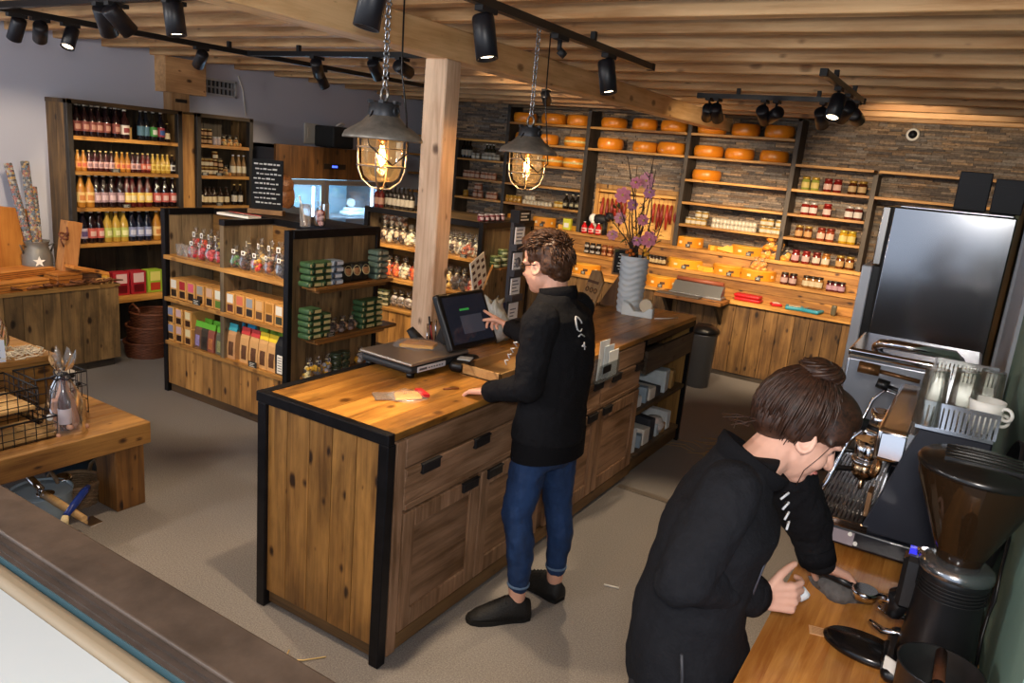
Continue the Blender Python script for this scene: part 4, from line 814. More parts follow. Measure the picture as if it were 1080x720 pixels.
for k, (px, py) in enumerate(tips):
    e = ony(px, py, vy + U(-.06, .06)); s = Vector((vx + U(-.05, .05), vy + U(-.05, .05), CH + .33)); m = (s + e) / 2 + Vector((U(-.05, .05), U(-.05, .05), 0)); b.tube([s, m, e], [.007, .005, .0025], 5)
    for j in range(3):
        q = s.lerp(e, .4 + .2 * j); b.tube([q, q + Vector((U(-.08, .08), U(-.08, .08), U(.03, .12)))], [.003, .0015], 4)
part('twigs', b, BR, t)
b = MB()
for k in range(70):
    q = Vector((vx + U(-.17, .17), vy + U(-.12, .12), CH + U(.4, .75))); a = U(0, 6.28); d = Vector((math.cos(a), math.sin(a), U(-.4, .8))).normalized(); w = d.cross(Vector((0, 0, 1))).normalized() * .014; l = U(.04, .08)
    b.add([q, q + d * l * .5 + w, q + d * l, q + d * l * .5 - w], [(0, 1, 2, 3)])
part('leaves', b, GR, t)
for i in range(5):
    q = Vector((vx + U(-.1, .12), vy - .07, CH + U(.42, .6))); b = MB(); b.ball(q, .014, 8, 6); b.ball(q + Vector((.02, .01, -.02)), .012, 8, 6); part('berry', b, mat(('d9a02c', 'c96a1c')[i % 2], .4), t)
for i, (px, py) in enumerate(flw[:8] + [(646, 248), (678, 232)]):
    c = ony(px, py, vy - .06 + .03 * (i % 3)); b = MB(); r = U(.05, .058) if i in (0, 6, 2) else U(.036, .046); N0 = (CAM - c).normalized(); M = Vector((0, 0, 1)).rotation_difference((N0 + Vector((U(-.4, .4), U(-.3, .3), U(-.2, .5)))).normalized()).to_matrix()
    for ring, (n, rr, dz) in enumerate(((7, 1., 0), (6, .7, .012), (4, .4, .02))):
        for k in range(n):
            a = 2 * PI * k / n + ring * .4; d = Vector((math.cos(a), math.sin(a), .25)); s = Vector((-math.sin(a), math.cos(a), 0)) * r * .42 * rr
            vs = [c + M @ v for v in (Vector((0, 0, dz)), d * r * rr * .55 + s + Vector((0, 0, dz)), d * r * rr + s * .5 + Vector((0, 0, dz - .004)), d * r * rr * 1.04 + Vector((0, 0, dz - .008)), d * r * rr - s * .5 + Vector((0, 0, dz - .004)), d * r * rr * .55 - s + Vector((0, 0, dz)))]
            b.add(vs, [(0, 1, 2, 3), (0, 3, 4, 5)], True)
    f = part('blossom', b, mat(('e58fa8', 'd190b4', 'eaa6b6')[i % 3], .6), t)
    b = MB(); b.ball(c + M @ Vector((0, 0, .022)), .009, 8, 6); part('blossom_centre', b, mat('e0c060', .6), f)
# boards and chalk sign behind the vase
t = thing('wooden_rack', 'light wooden board with dark round marks beside the vase', 'board', (-2.24, 4.9, CH)); M = Matrix.Translation((-2.32, 4.86, CH)) @ Matrix.Rotation(-.5, 4, 'Z') @ Matrix.Rotation(-.25, 4, 'X')
b = MB(); b.X = M; b.prism([(-.1, 0), (.08, 0), (.1, .2), (.03, .27), (-.07, .26)], -.01, .01, Matrix.Rotation(PI / 2, 4, 'X')); part('board', b, wood('9a6f3e', 'c79c63', 'z'), t, bevel=.003)
b = MB(); b.X = M
for k in range(3): b.torus((-.05 + .05 * k, -.012, .12), .016, .004, 12, 5, (0, 1, 0)); b.box(-.06 + .05 * k, -.04 + .05 * k, -.0125, -.0105, .04, .06)
b.box(-.07, .06, -.0125, -.0105, .17, .19); part('print', b, mat('5a3a22', .7), t)
t = thing('chalk_sign', 'small black chalk sign in wooden frame leaning behind the vase', 'sign', (-2.2, 5.0, CH)); M = Matrix.Translation((-2.185, 5.06, CH)) @ Matrix.Rotation(.35, 4, 'Z')
b = MB(); b.X = M; b.prism([(-.13, 0), (.06, 0), (.06, .42), (-.01, .42), (-.01, .22)], -.01, .01, Matrix.Rotation(PI / 2, 4, 'X')); part('wooden_back', b, wood('6b4726', '99703f', 'z'), t)
b = MB(); b.X = M; b.box(-.06, .06, -.024, -.011, .235, .43); part('sign_frame', b, wood('6b4726', '99703f', 'z'), t)
b = MB(); b.X = M; b.box(-.048, .048, -.027, -.0235, .25, .418); d = part('chalk_board', b, mat('191919', .8), t)
b = MB(); b.X = M
for k, w in enumerate((.03, .05, .04, .02, .045, .03)): b.box(-w / 2, w / 2, -.0275, -.027, .275 + .022 * k, .282 + .022 * k)
part('chalk_lettering', b, PAPER, d)
# tape dispenser
t = thing('tape_dispenser', 'white desk tape dispenser in front of the vase', 'tape dispenser', (-1.93, 4.87, CH)); M = Matrix.Translation((-1.925, 4.85, CH)) @ Matrix.Rotation(.15, 4, 'Z')
b = MB(); b.X = M; b.prism([(-.11, 0), (.11, 0), (.11, .07), (.085, .07), (.05, .04), (-.02, .035), (-.06, .08), (-.11, .1)], -.03, .03, Matrix.Rotation(PI / 2, 4, 'X')); part('dispenser_body', b, mat('dce6ea', .4), t, bevel=.004)
b = MB(); b.X = M; b.cyl((.055, -.022, .085), (.055, .022, .085), .045, .045, 20); part('tape_roll', b, mat('d9cdb4', .35), t)
b = MB(); b.tube([(-1.8, 4.86, CH + .005), (-1.74, 4.95, CH + .005), (-1.7, 5.05, CH + .005)], .004); solid('pen', b, WHITE, 'white pen lying beside the tape dispenser', 'pen', (-1.74, 4.95, CH))
# things on the open shelf unit
def papers(z, seed):
    random.seed(seed); y = YD + .08; i = 0
    cols = ['dfe6ea', '8fa3b5', 'e8e4da', '3a3d45', 'c9d6de', 'b59058']
    while y < CY1 - .17:
        w = U(.06, .13); h = U(.06, .18); b = MB(); M = Matrix.Translation((-1.8, y + w / 2, z)) @ Matrix.Rotation(U(-.25, .25), 4, 'Z'); b.X = M; b.rbox(-.13, .13, -w / 2, w / 2, 0, h, .008)
        c = cols[i % 6]; lab = '%s %s box, %s from the cabinet, %s of open unit' % (('tall' if h > .12 else 'low'), ('white', 'blue grey', 'cream', 'black', 'pale blue', 'brown')[i % 6], od(i), 'upper shelf' if z > .3 else 'bottom shelf')
        solid('storage_box', b, mat(c, .6, var=.1), lab, 'box', (-1.8, y + w / 2, z)); y += w + .03; i += 1
papers(.446, 4); papers(.126, 8)
b = MB(); b.lathe([(.001, .0), (.055, .02), (.075, .07), (.05, .12), (.001, .13)], (-1.72, 4.92, .126 + .0), 14); solid('wrapped_bundle', b, mat('d8d2d0', .6, var=.3, vs=30, bump=.6), 'pale wrapped bundle at front of the bottom open shelf', 'bundle', (-1.72, 4.92, .126))
b = MB()
for k in range(26): q = Vector((U(-1.6, -1.2), U(5.0, 5.5), .003)); a = U(0, 6.28); b.tube([q, q + Vector((math.cos(a) * .1, math.sin(a) * .1, .004)), q + Vector((math.cos(a + .4) * .2, math.sin(a + .4) * .2, .001))], .0025, 4)
o = solid('loose_straw', b, mat('a68c62', .8), 'loose straw scattered on the floor by the open unit', 'straw', kind='stuff')
for k, (px, py) in enumerate(((305, 686), (618, 500), (585, 492))):
    q = onz(px, py, 0); b = MB(); b.tube([q + Vector((0, 0, .003)), q + Vector((.03, -.05, .004)), q + Vector((.09, -.01, .006)), q + Vector((.14, .06, .004))], .003, 5); solid('straw_strand', b, mat('d8b878', .7), ('long bent straw strand on the floor before the counter end', 'bent straw strand on floor beside the cabinet plinth', 'straw strand on the floor next to cabinet skirting')[k], 'straw', q)
b = MB(); q = onz(637, 617, 0); b.tube([q + Vector((0, 0, .004)), q + Vector((.07, .02, .004))], .005, 5); solid('paper_scrap', b, PAPER, 'tiny white scrap on the floor between the two workers', 'scrap', q)
# bin
t = thing('waste_bin', 'dark round waste bin at the far end of the counter', 'bin', (-2.0, 6.6, 0)); BINC = (onz(744, 344, .58).x, onz(744, 344, .58).y, 0)
b = MB(); c = BINC; b.lathe([(.1, 0), (.105, .01), (.125, .5), (.13, .52)], c, 26); part('bin_body', b, mat('55565a', .35, .5), t)
b = MB(); b.lathe([(.135, .52), (.14, .535), (.135, .56), (.06, .6), (.001, .605)], c, 26); part('bin_lid', b, PLAST, t)

# ================================================================== PRODUCTS: builders
def bottle(h, r, body, cap, lab, em=None, style='juice'):
    b = MB(); pr = {'juice': [(r * .9, 0), (r, .01), (r, h * .55), (r * .8, h * .66), (r * .38, h * .82), (r * .36, h * .95)], 'beer': [(r * .9, 0), (r, .008), (r, h * .6), (r * .55, h * .72), (r * .34, h * .86), (r * .34, h * .95)], 'wine': [(r * .95, 0), (r, .008), (r, h * .62), (r * .7, h * .7), (r * .34, h * .76), (r * .33, h * .95)]}[style]
    b.lathe(pr, (0, 0, 0), 14); me = b.mesh('bottle', mat(body, .12, spec=.6, coat=.3))
    c = MB(); c.lathe([(r * .4, h * .94), (r * .42, h * .995), (r * .3, h), (.001, h)], (0, 0, 0), 10)
    l = MB(); l.lathe([(r * 1.015, h * .16), (r * 1.02, h * .17), (r * 1.02, h * .46), (r * 1.015, h * .47)], (0, 0, 0), 14, caps=False)
    ps = [('cap', c.mesh('cap', mat(cap, .35))), ('label', l.mesh('label', mat(lab, .6)))]
    if em:
        e = MB(); e.lathe([(r * 1.03, h * .22), (r * 1.03, h * .38)], (0, 0, 0), 5, caps=False, a0=-PI / 2 - .7, a1=-PI / 2 + .7); ps[1] = ps[1] + ([('emblem', e.mesh('emblem', mat(em, .6)))],)
    return ('juice_bottle' if style == 'juice' else 'wine_bottle' if style == 'wine' else 'beer_bottle', me, ps)
def dim(c, k=.8): return ''.join('%02x' % int(int(c[i:i + 2], 16) * k) for i in (0, 2, 4))
def jar(h, r, body, lid, lab=None, name='jam_jar', sheer=False):
    body = dim(body, .85); lid = dim(lid, .8); lab = lab and dim(lab, .85)
    b = MB(); b.lathe([(r * .92, 0), (r, .006), (r, h * .72), (r * .82, h * .8), (r * .82, h * .84)], (0, 0, 0), 14); me = b.mesh(name, mat(body, .15, spec=.6, coat=.3, var=.25, vs=60))
    c = MB(); c.lathe([(r * .88, h * .82), (r * .92, h * .84), (r * .92, h * .98), (r * .85, h), (.001, h)], (0, 0, 0), 14); ps = [('lid', c.mesh('lid', mat(lid, .35, .3)))]
    if lab:
        l = MB(); l.lathe([(r * 1.02, h * .18), (r * 1.02, h * .6)], (0, 0, 0), 9, caps=False, a0=-PI / 2 - 1.1, a1=-PI / 2 + 1.1); ps.append(('label', l.mesh('label', mat(lab, .6))))
    return (name, me, ps)
def pack(w, d, h, body, top=None, win=None, name='gift_box', tri=None):
    b = MB(); b.rbox(-w / 2, w / 2, -d / 2, d / 2, 0, h, .003, 1); ps = []
    if top: l = MB(); l.box(-w * .34, w * .34, -d / 2 - .002, -d / 2, h * .52, h * .93); ps.append(('label', l.mesh('label', mat(top, .6))))
    if win: l = MB(); l.box(-w * .33, w * .33, -d / 2 - .002, -d / 2, h * .1, h * .44); ps.append(('window', l.mesh('window', mat(win, .35))))
    return (name, b.mesh(name, mat(body, .7, var=.06)), ps)
def pouch(w, d, h, body, top, win=None, name='tea_pouch'):
    b = MB(); b.loft([[(sx * w / 2, sy * dd / 2, z) for sx, sy in ((-1, -1), (1, -1), (1, 1), (-1, 1))] for dd, z in ((d, 0), (d * 1.02, h * .3), (d * .7, h * .7), (.008, h * .86))], smooth=False); ps = []
    c = MB(); c.loft([[(sx * w / 2, sy * dd / 2, z) for sx, sy in ((-1, -1), (1, -1), (1, 1), (-1, 1))] for dd, z in ((d * .5, h * .8), (.014, h * .9), (.008, h))], smooth=False); ps.append(('top_band', c.mesh('top_band', mat(top, .5))))
    if win: l = MB(); l.add([(-w * .3, -d * .522, h * .1), (w * .3, -d * .522, h * .1), (w * .3, -d * .53, h * .3), (-w * .3, -d * .53, h * .3), (w * .3, -d * .45, h * .5), (-w * .3, -d * .45, h * .5)], [(0, 1, 2, 3), (3, 2, 4, 5)]); ps.append(('window', l.mesh('window', mat(win, .5, var=.4, vs=60))))
    return (name, b.mesh(name, mat(body, .65, var=.08)), ps)
def cello(w, h, cols, n=16, tie='c8b890', name='cookie_bag', sz=.022, tag_=None):
    """clear bag gathered at the top with lumps inside"""
    b = MB()
    for k in range(n):
        z = U(.1, .55) * h; s = 1 - .35 * z / h; b.cm = k % len(cols); b.ball((U(-.75, .75) * w / 2 * s, U(-.4, .4) * w * .5 * s, z), (sz * U(.8, 1.2), sz * U(.7, 1.1), sz * U(.6, 1.)), 7, 5)
    me = b.mesh('contents', [mat(c, .55, var=.15, vs=60) for c in cols])
    f = MB(); rings = []
    for s, z in ((.8, .0), (1.05, .08), (1.05, .35), (.9, .55), (.5, .7), (.2, .76), (.35, .88), (.5, 1.)):
        rings.append([(w / 2 * s * math.cos(a) * (1 + .07 * math.sin(5 * a + 9 * z)), w * .36 * s * math.sin(a) * (1 + .07 * math.cos(4 * a + 7 * z)), h * z + .01 * (z > .8) * math.sin(6 * a)) for a in [2 * PI * i / 18 for i in range(18)]])
    f.loft(rings, caps=False); c = MB(); c.torus((0, 0, h * .76), w * .1, .004, 10, 5); ps = [('clear_bag', f.mesh('clear_bag', film('f8f8f8', .03, .14, .6))), ('tie', c.mesh('tie', mat(tie, .5)))]
    if tag_: l = MB(); l.box(-w * .15, w * .15, -w * .27, -w * .26, h * .66, h * .84); l.cm = 1; l.box(-w * .08, w * .08, -w * .274, -w * .271, h * .69, h * .8); ps.append(('tag', l.mesh('tag', [mat(tag_, .6), mat('4a3a34', .7)])))
    return (name, me, ps)
def wheel(r, h, c='d9821e', name='whole_cheese', band=None):
    b = MB(); pr = [(.001, 0), (r * .86, 0)] + [(r * .86 + r * .14 * math.cos(a), h / 2 + h / 2 * math.sin(a)) for a in [-PI / 2 + PI * k / 8 for k in range(1, 8)]] + [(r * .86, h), (.001, h)]
    b.lathe(pr, (0, 0, 0), 36); ps = []
    if band: l = MB(); l.lathe([(r * 1.005, h * .4), (r * 1.005, h * .6)], (0, 0, 0), 36, caps=False); ps.append(('label_band', l.mesh('label_band', mat(band, .6, var=.4, vs=30))))
    return (name, b.mesh(name, mat(c, .3, var=.1, vs=6, coat=.2)), ps)
def cutwheel(r, h, rind='d58a22', face='e9b040', a0=PI, a1=2 * PI, lab='4a3018'):
    """part of a cheese wheel with the flat cut face and dark labels on its rim"""
    b = MB(); n = 22; arc = [(r * math.cos(a0 + (a1 - a0) * k / n), r * math.sin(a0 + (a1 - a0) * k / n)) for k in range(n + 1)]; b.prism(arc if abs(a1 - a0 - PI) < .1 else [(0, 0)] + arc, 0, h)
    f = MB(); f.prism([(x * .93, y * .93) for x, y in arc], h, h + .004); l = MB()
    ps = [('cut_face', f.mesh('cut_face', mat(face, .45, var=.06)))]
    for k, (u, wd, c) in enumerate(((.17, .26, lab), (.42, .2, 'e2d2a8'), (.62, .3, lab), (.85, .16, 'e2d2a8'))):
        l = MB(); a = a0 + (a1 - a0) * u; l.cbox((r * math.cos(a), r * math.sin(a), h * .48), (.005, r * wd, h * .26), Matrix.Rotation(a, 3, 'Z')); ps.append(('rim_label', l.mesh('rim_label', mat(c, .5))))
    return ('cut_cheese', b.mesh('cut_cheese', mat(rind, .35, coat=.2)), ps)
CACHE = {}
def get(fn, *a, **k):
    key = (fn.__name__, a, tuple(sorted(k.items())))
    if key not in CACHE: CACHE[key] = fn(*a, **k)
    return CACHE[key]
CN = {}
# ================================================================== PRODUCTS: placement
HP = PI / 2
def yx(px, py, X=-6.27): return onx(px, py, X).y
# ---- wide bottle shelf
def juice_row(n, pos, z, X, make, where, back=False):
    for i, (y, k) in enumerate(pos):
        sp, desc = make[k]; lab = '%s, %s from left, %s row, wide %s' % (desc, od(i), 'back' if back else 'front', where)
        spawn(sp, (X, y, z), HP + U(-.2, .2), lab, 'bottle', 'bottles on the %s of the wide wall shelf' % where)
bigdark = (get(bottle, .25, .033, '1a0d10', 'c9c2b4', '7d4038', 'b98a78', 'beer'), 'big dark bottle'); 
bigblue = (get(bottle, .25, .03, '10141c', 'c9c2b4', '4f7486', None, 'beer'), 'dark blue labelled bottle')
biggreen = (get(bottle, .25, .036, '1c1a14', 'd0cabb', '3f8a3c', 'd9d8c8', 'beer'), 'green labelled bottle')
bigred = (get(bottle, .25, .034, '14121a', 'c9c2b4', '9c3a44', '3c5d98', 'beer'), 'red and blue labelled bottle')
bigwhite = (get(bottle, .24, .036, '2a1414', 'd8d2c0', 'd9cfc0', '8d3a3a', 'beer'), 'white labelled bottle')
small = (get(bottle, .16, .025, '2a1c12', 'b99a50', 'd8c9a0', None, 'beer'), 'small cream labelled bottle')
mk = [bigdark, bigblue, biggreen, bigred, bigwhite, small]
pos = [(yx(px, 135), k) for px, k in ((81, 0), (89.5, 0), (97, 0), (104, 0), (112, 0), (122, 0), (131.5, 4), (148.5, 1), (154, 1), (161.5, 2), (169.5, 3), (176, 5))]
juice_row(0, pos, 1.815, -6.27, mk, 'top shelf')
juice_row(0, [(yx(px, 130, -6.38), 0) for px in (84, 92, 101, 109, 117, 126)], 1.815, -6.38, mk, 'top shelf', True)
b = MB(); y = yx(138, 140); b.rbox(-6.4, -6.3, y - .03, y + .03, 1.815, 1.915, .004); solid('carton', b, mat('b08a50', .7), 'small brown carton between the bottles on the top shelf', 'carton', (-6.35, y, 1.815))
OR, DR, YE, RD_, BW = [(get(bottle, .165, .024, *c), d) for c, d in ((('a8702c', 'd8b060', 'd99a58', 'c8624a'), 'orange juice bottle'), (('3a1216', 'd8c48a', 'c9a5a0', '8a6a70'), 'dark red juice bottle'), (('b8923a', 'e0c070', 'd8c060', 'b08a30'), 'yellow juice bottle'), (('5a1614', 'e0c880', 'c86a52', 'd8b0a0'), 'red labelled juice bottle'), (('1c1210', 'c9b070', 'd8d4cc', '3a3030'), 'black and white labelled bottle'))]
mk = [OR, DR, YE, RD_, BW]; seq = [0, 0, 1, 1, 1, 1, 1, 0, 0, 0, 1, 1, 3, 3, 2, 2, 2, 2, 4, 4]; ya, ye = yx(82.5, 180), yx(186.5, 180)
juice_row(0, [(ya + (ye - ya) * i / 19, k) for i, k in enumerate(seq)], 1.541, -6.27, mk, 'second shelf')
big = lambda *c: get(bottle, .265, .036, *c)
mk = [(big('a8722a', 'cfc8b8', 'd8b878', 'c07a40'), 'tall orange juice bottle'), (big('1e1012', 'cfc8b8', '9a7f86', 'c9b0b4'), 'tall dark juice bottle with pink label'), (big('4a1512', 'cfc8b8', 'd8b85a', 'e0d0a0'), 'tall dark red juice bottle with yellow label'), (big('1a0c10', 'cfc8b8', 'b5574e', 'd8b8b0'), 'tall dark juice bottle with red label'), (big('14101c', 'cfc8b8', 'b5a9bc', '5a4a78'), 'tall dark purple juice bottle'), (big('b08e3a', 'cfc8b8', 'a9b25a', 'd8d8a0'), 'tall yellow juice bottle with green label'), (big('121626', 'cfc8b8', '7a83a8', 'b8bcd0'), 'tall dark blue juice bottle')]
juice_row(0, [(yx(70 + x / 6, 210), k) for x, k in ((92, 0), (148, 0), (192, 1), (237, 1), (288, 1), (342, 1), (385, 2), (418, 2), (466, 2), (516, 2), (572, 3), (621, 3), (672, 3))], 1.248, -6.27, mk, 'third shelf')
juice_row(0, [(yx(70 + x / 6, 205, -6.4), k) for x, k in ((98, 0), (160, 1), (215, 1), (270, 1), (325, 2), (385, 2), (445, 3), (505, 3), (565, 3), (625, 3))], 1.248, -6.4, mk, 'third shelf', True)
juice_row(0, [(yx(70 + x / 6, 250), k) for x, k in ((106, 4), (161, 3), (212, 3), (262, 5), (316, 5), (366, 5), (416, 6), (464, 6), (514, 6), (571, 0), (622, 0))], .953, -6.27, mk, 'fourth shelf')
juice_row(0, [(yx(70 + x / 6, 245, -6.4), k) for x, k in ((110, 4), (170, 4), (225, 3), (285, 5), (345, 5), (405, 6), (465, 6), (525, 6), (580, 0))], .953, -6.4, mk, 'fourth shelf', True)
def tagcard(c, rz, label, w=.035, h=.03):
    t = thing('price_tag', label, 'price tag', c); M = Matrix.Translation(c) @ Matrix.Rotation(rz, 4, 'Z')
    b = MB(); b.X = M; b.box(-w, w, -.006, 0, 0, h); part('tag_card', b, mat('2b2b28', .6), t); b = MB(); b.X = M
    for k in range(3): b.box(-w * .7, w * (.6 - .3 * (k % 2)), -.0068, -.006, h * (.12 + .28 * k), h * (.22 + .28 * k))
    part('tag_writing', b, mat('cfcabd', .6), t)
for i, (px, py, z) in enumerate(((123, 183, 1.541), (134, 216, 1.248))): tagcard((-6.21, yx(px, py, -6.2), z), HP, '%s price tag on the edge of the wide wall shelf' % ('upper', 'lower')[i])
# juice cartons on the base board
ct = [('c98a2a', 'd8b050', 'c06a20', 86 + 6, 'left yellow juice carton'), ('c98a2a', 'd8b050', 'c06a20', 104, 'right yellow juice carton'), ('9c1626', 'd0b0b0', '5a0c16', 125, 'left red juice carton'), ('9c1626', 'd0b0b0', '5a0c16', 143, 'right red juice carton'), ('8fae2c', 'd8d070', 'b03a28', 160.5, 'green juice carton')]
for k, (c, l, w, px, d) in enumerate(ct):
    sp = get(pack, .14, .1, .2, c, l, w, 'juice_carton'); p = onx(px, 300, -6.2); spawn(sp, (-6.2, p.y, .505), HP, '%s at the foot of the wide wall shelf' % d, 'carton', 'juice cartons on the base board')
# ---- narrow deli shelf
def deli(items, z, row):
    for i, (px, X, dz, sp, d) in enumerate(items):
        y = onx(px, 185, X).y; spawn(sp, (X, y, z + dz), HP + U(-.15, .15), '%s, %s from left on narrow shelf unit, %s shelf' % (d, od(i), row), 'jar' if 'jar' in d else 'bottle' if 'bottle' in d else 'bag', 'deli goods on the %s shelf of the narrow wall shelf' % row)
JB = get(jar, .07, .027, '4a2412', 'c9b27a', 'c9a070'); JW = get(jar, .075, .026, 'cdb8b0', 'd8d4d0', None); JC = get(jar, .075, .03, '6a4420', 'c9a860', 'd9cfae'); WB = get(bottle, .2, .028, '1a1512', 'c9a860', 'd8cfb8', None, 'wine'); WS = get(bottle, .2, .028, '8a6a44', 'c9ccd4', 'd9cfae', None, 'juice')
fx = lambda x: 195 + x / 5.54
BG = get(cello, .09, .1, ('d9b060', 'c98a40', 'e0d0a0'), 9, sz=.02)
deli([(fx(90), -6.27, 0, JB, 'brown jar'), (fx(90), -6.27, .071, JB, 'brown jar on top'), (fx(113), -6.27, 0, JB, 'brown jar'), (fx(113), -6.27, .071, JB, 'brown jar on top'), (fx(142), -6.27, 0, JB, 'brown jar'), (fx(142), -6.27, .071, JB, 'brown jar on top'), (fx(174), -6.27, 0, JW, 'pale jar'), (fx(195), -6.27, 0, JW, 'pale jar'), (fx(228), -6.27, 0, BG, 'pale yellow bag'), (fx(262), -6.27, 0, BG, 'pale yellow bag'), (fx(298), -6.27, 0, BG, 'pale yellow bag')], 1.82, 'top')
deli([(fx(92), -6.27, 0, JC, 'cream labelled jar'), (fx(92), -6.27, .076, JC, 'cream labelled jar on top'), (fx(120), -6.27, 0, JC, 'cream labelled jar'), (fx(120), -6.27, .076, JC, 'cream labelled jar on top'), (fx(146), -6.27, 0, JC, 'cream labelled jar'), (fx(146), -6.27, .076, JC, 'cream labelled jar on top'), (fx(174), -6.27, 0, JC, 'cream labelled jar'), (fx(174), -6.27, .076, JB, 'brown jar on top'), (fx(174), -6.27, .147, JC, 'cream labelled jar topmost of a stack'), (fx(206), -6.27, 0, JB, 'brown jar'), (fx(206), -6.27, .071, JB, 'brown jar on top'), (fx(238), -6.27, 0, BG, 'pale yellow bag'), (fx(280), -6.27, 0, WS, 'brown bottle'), (fx(312), -6.27, 0, WS, 'brown bottle with silver cap'), (fx(343), -6.27, 0, WS, 'brown bottle with silver cap')], 1.54, 'middle')
WD = get(bottle, .17, .028, '2a1a10', '1a1512', 'c9b890', None, 'beer')
deli([(fx(88), -6.27, 0, WB, 'tall dark bottle'), (fx(118), -6.27, 0, WD, 'short dark bottle'), (fx(142), -6.27, 0, WD, 'short dark bottle'), (fx(168), -6.27, 0, WD, 'short dark bottle'), (fx(206), -6.27, 0, WD, 'short dark bottle'), (fx(243), -6.27, 0, WD, 'short dark bottle'), (fx(288), -6.27, 0, WB, 'tall dark bottle'), (fx(322), -6.27, 0, WB, 'tall dark bottle')], 1.262, 'bottom')
for i, (px, py, z) in enumerate(((217, 184, 1.54), (232, 184, 1.54), (232, 216, 1.262))): tagcard((-6.21, yx(px, py, -6.2), z), HP, ('left price tag on middle edge of the narrow wall shelf', 'right price tag on middle edge of the narrow wall shelf', 'price tag on bottom edge of the narrow wall shelf')[i])
# ---- candy island
F0 = 3.31
def isl(px, py, Y=F0): return ony(px, py, Y).x
cols = [('d8d2c4', '2c2016'), ('a01c22', '2c1a12'), ('cf5a70', '2a1a12'), ('9a948c', '3a2a1c'), ('c9a287', '2c1e14'), ('d8d8c8', '5a7a2c')]
def gift(px, py, z, col, lab, dz=0, w=.088, h=.145, d=.2):
    sp = get(pack, w, d, h, 'c6924e', col[0], col[1]); x = isl(px, py); spawn(sp, (x, F0 + d / 2 + .005, z + dz), 0, lab, 'box', 'kraft tea boxes on the candy island')
for i, (px, c, n) in enumerate(zip((182.5, 191.5, 200.5, 210, 220, 229.3), cols, ('cream', 'red', 'pink', 'grey', 'beige', 'white and green'))): gift(px, 300 + i * 4, .735, c, '%s labelled kraft box in the middle row of the left island bay' % n)
for i, (px, c, n) in enumerate(zip((242, 252, 262.3, 272.5, 283, 293.5), (('d8d6d0', '5a2f20'), ('c86a50', '3a2418'), ('8a8f98', '2c2420'), ('c9a070', '5a3f26'), ('a8742c', '4a3420'), ('d8d4c8', '3a3a2a')), ('white', 'salmon', 'blue grey', 'tan', 'mustard', 'pale'))): gift(px, 315 + i * 5, .735, c, '%s labelled kraft box in the middle row of the right island bay' % n)
for r, dz in ((0, 0), (1, .13)):
    for i, (px, c, n) in enumerate(zip((179.5, 188, 197.5), (('7a7f98', '2c2016'), ('c0a0a0', '2c1a12'), ('d8c89a', '3a2012')), ('blue grey', 'pale pink', 'cream'))): gift(px, 350, .405, c, '%s labelled kraft box, %s of a stack on the low left island shelf' % (n, ('bottom', 'top')[r]), dz, .082, .128)
for i, px in enumerate((206.5, 213.5, 220, 229)):
    sp = get(pouch, .075, .05, .2, ('6a4a34', '3a3024', '8a4a3a', '5a5a4a')[i], '5fae2c', ('8f7fae', '2a2018', 'b06a3a', '8a8a5a')[i], 'herb_pouch')
    spawn(sp, (isl(px, 370), F0 + .04, .405), 0, '%s green topped pouch from the left on the low left island shelf' % ORD[i], 'pouch', 'green topped pouches'); spawn(sp, (isl(px, 365, F0 + .12), F0 + .13, .405), .1, '%s green topped pouch of the second row on the low left island shelf' % ORD[i], 'pouch', 'green topped pouches')
pk = [(241.5, '3aa0b0', 'c09060', 'teal topped kraft pouch at left'), (255, 'b8322e', 'c89a62', 'left red topped kraft pouch'), (265, 'b8322e', 'c89a62', 'right red topped kraft pouch'), (274.5, 'e0c020', 'c89a62', 'left yellow topped kraft pouch'), (284, 'e0c020', 'c89a62', 'right yellow topped kraft pouch')]
for px, tp, bd, d in pk: spawn(get(pouch, .085, .06, .25, bd, tp, '5a3a22'), (isl(px, 385), F0 + .045, .405), 0, d + ' in front on the low right island shelf', 'pouch', 'kraft pouches on the low right shelf')
for px, tp, d in ((254, '2f8fc0', 'left blue topped pouch'), (266, '2f8fc0', 'right blue topped pouch'), (279, '7aa030', 'left lime topped pouch'), (290, '7aa030', 'right lime topped pouch'), (295, '7aa030', 'far lime topped pouch')): spawn(get(pouch, .08, .06, .25, '6a4f38', tp, None), (isl(px, 375, F0 + .15), F0 + .15, .405), 0, d + ' in the back row of the low right island shelf', 'pouch', 'kraft pouches on the low right shelf')
x = isl(295, 388); t = thing('coffee_bag', 'black coffee bag with white label at right of the low island shelf', 'bag', (x, F0 + .05, .405))
b = MB(); b.loft([[(x + sx * .055, F0 + .05 + sy * d, .405 + z) for sx, sy in ((-1, -1), (1, -1), (1, 1), (-1, 1))] for d, z in ((.04, 0), (.045, .12), (.04, .2), (.006, .25))], smooth=False); part('bag', b, mat('16171a', .45, bump=.3, bs=20), t)
b = MB(); b.box(x - .03, x + .02, F0 + .002, F0 + .006, .415, .54); d = part('label', b, PAPER, t); b = MB(); [b.box(x - .024, x + .014, F0 + .001, F0 + .002, .43 + k * .018, .436 + k * .018) for k in range(6)]; part('print', b, mat('7a7a7a', .6), d)
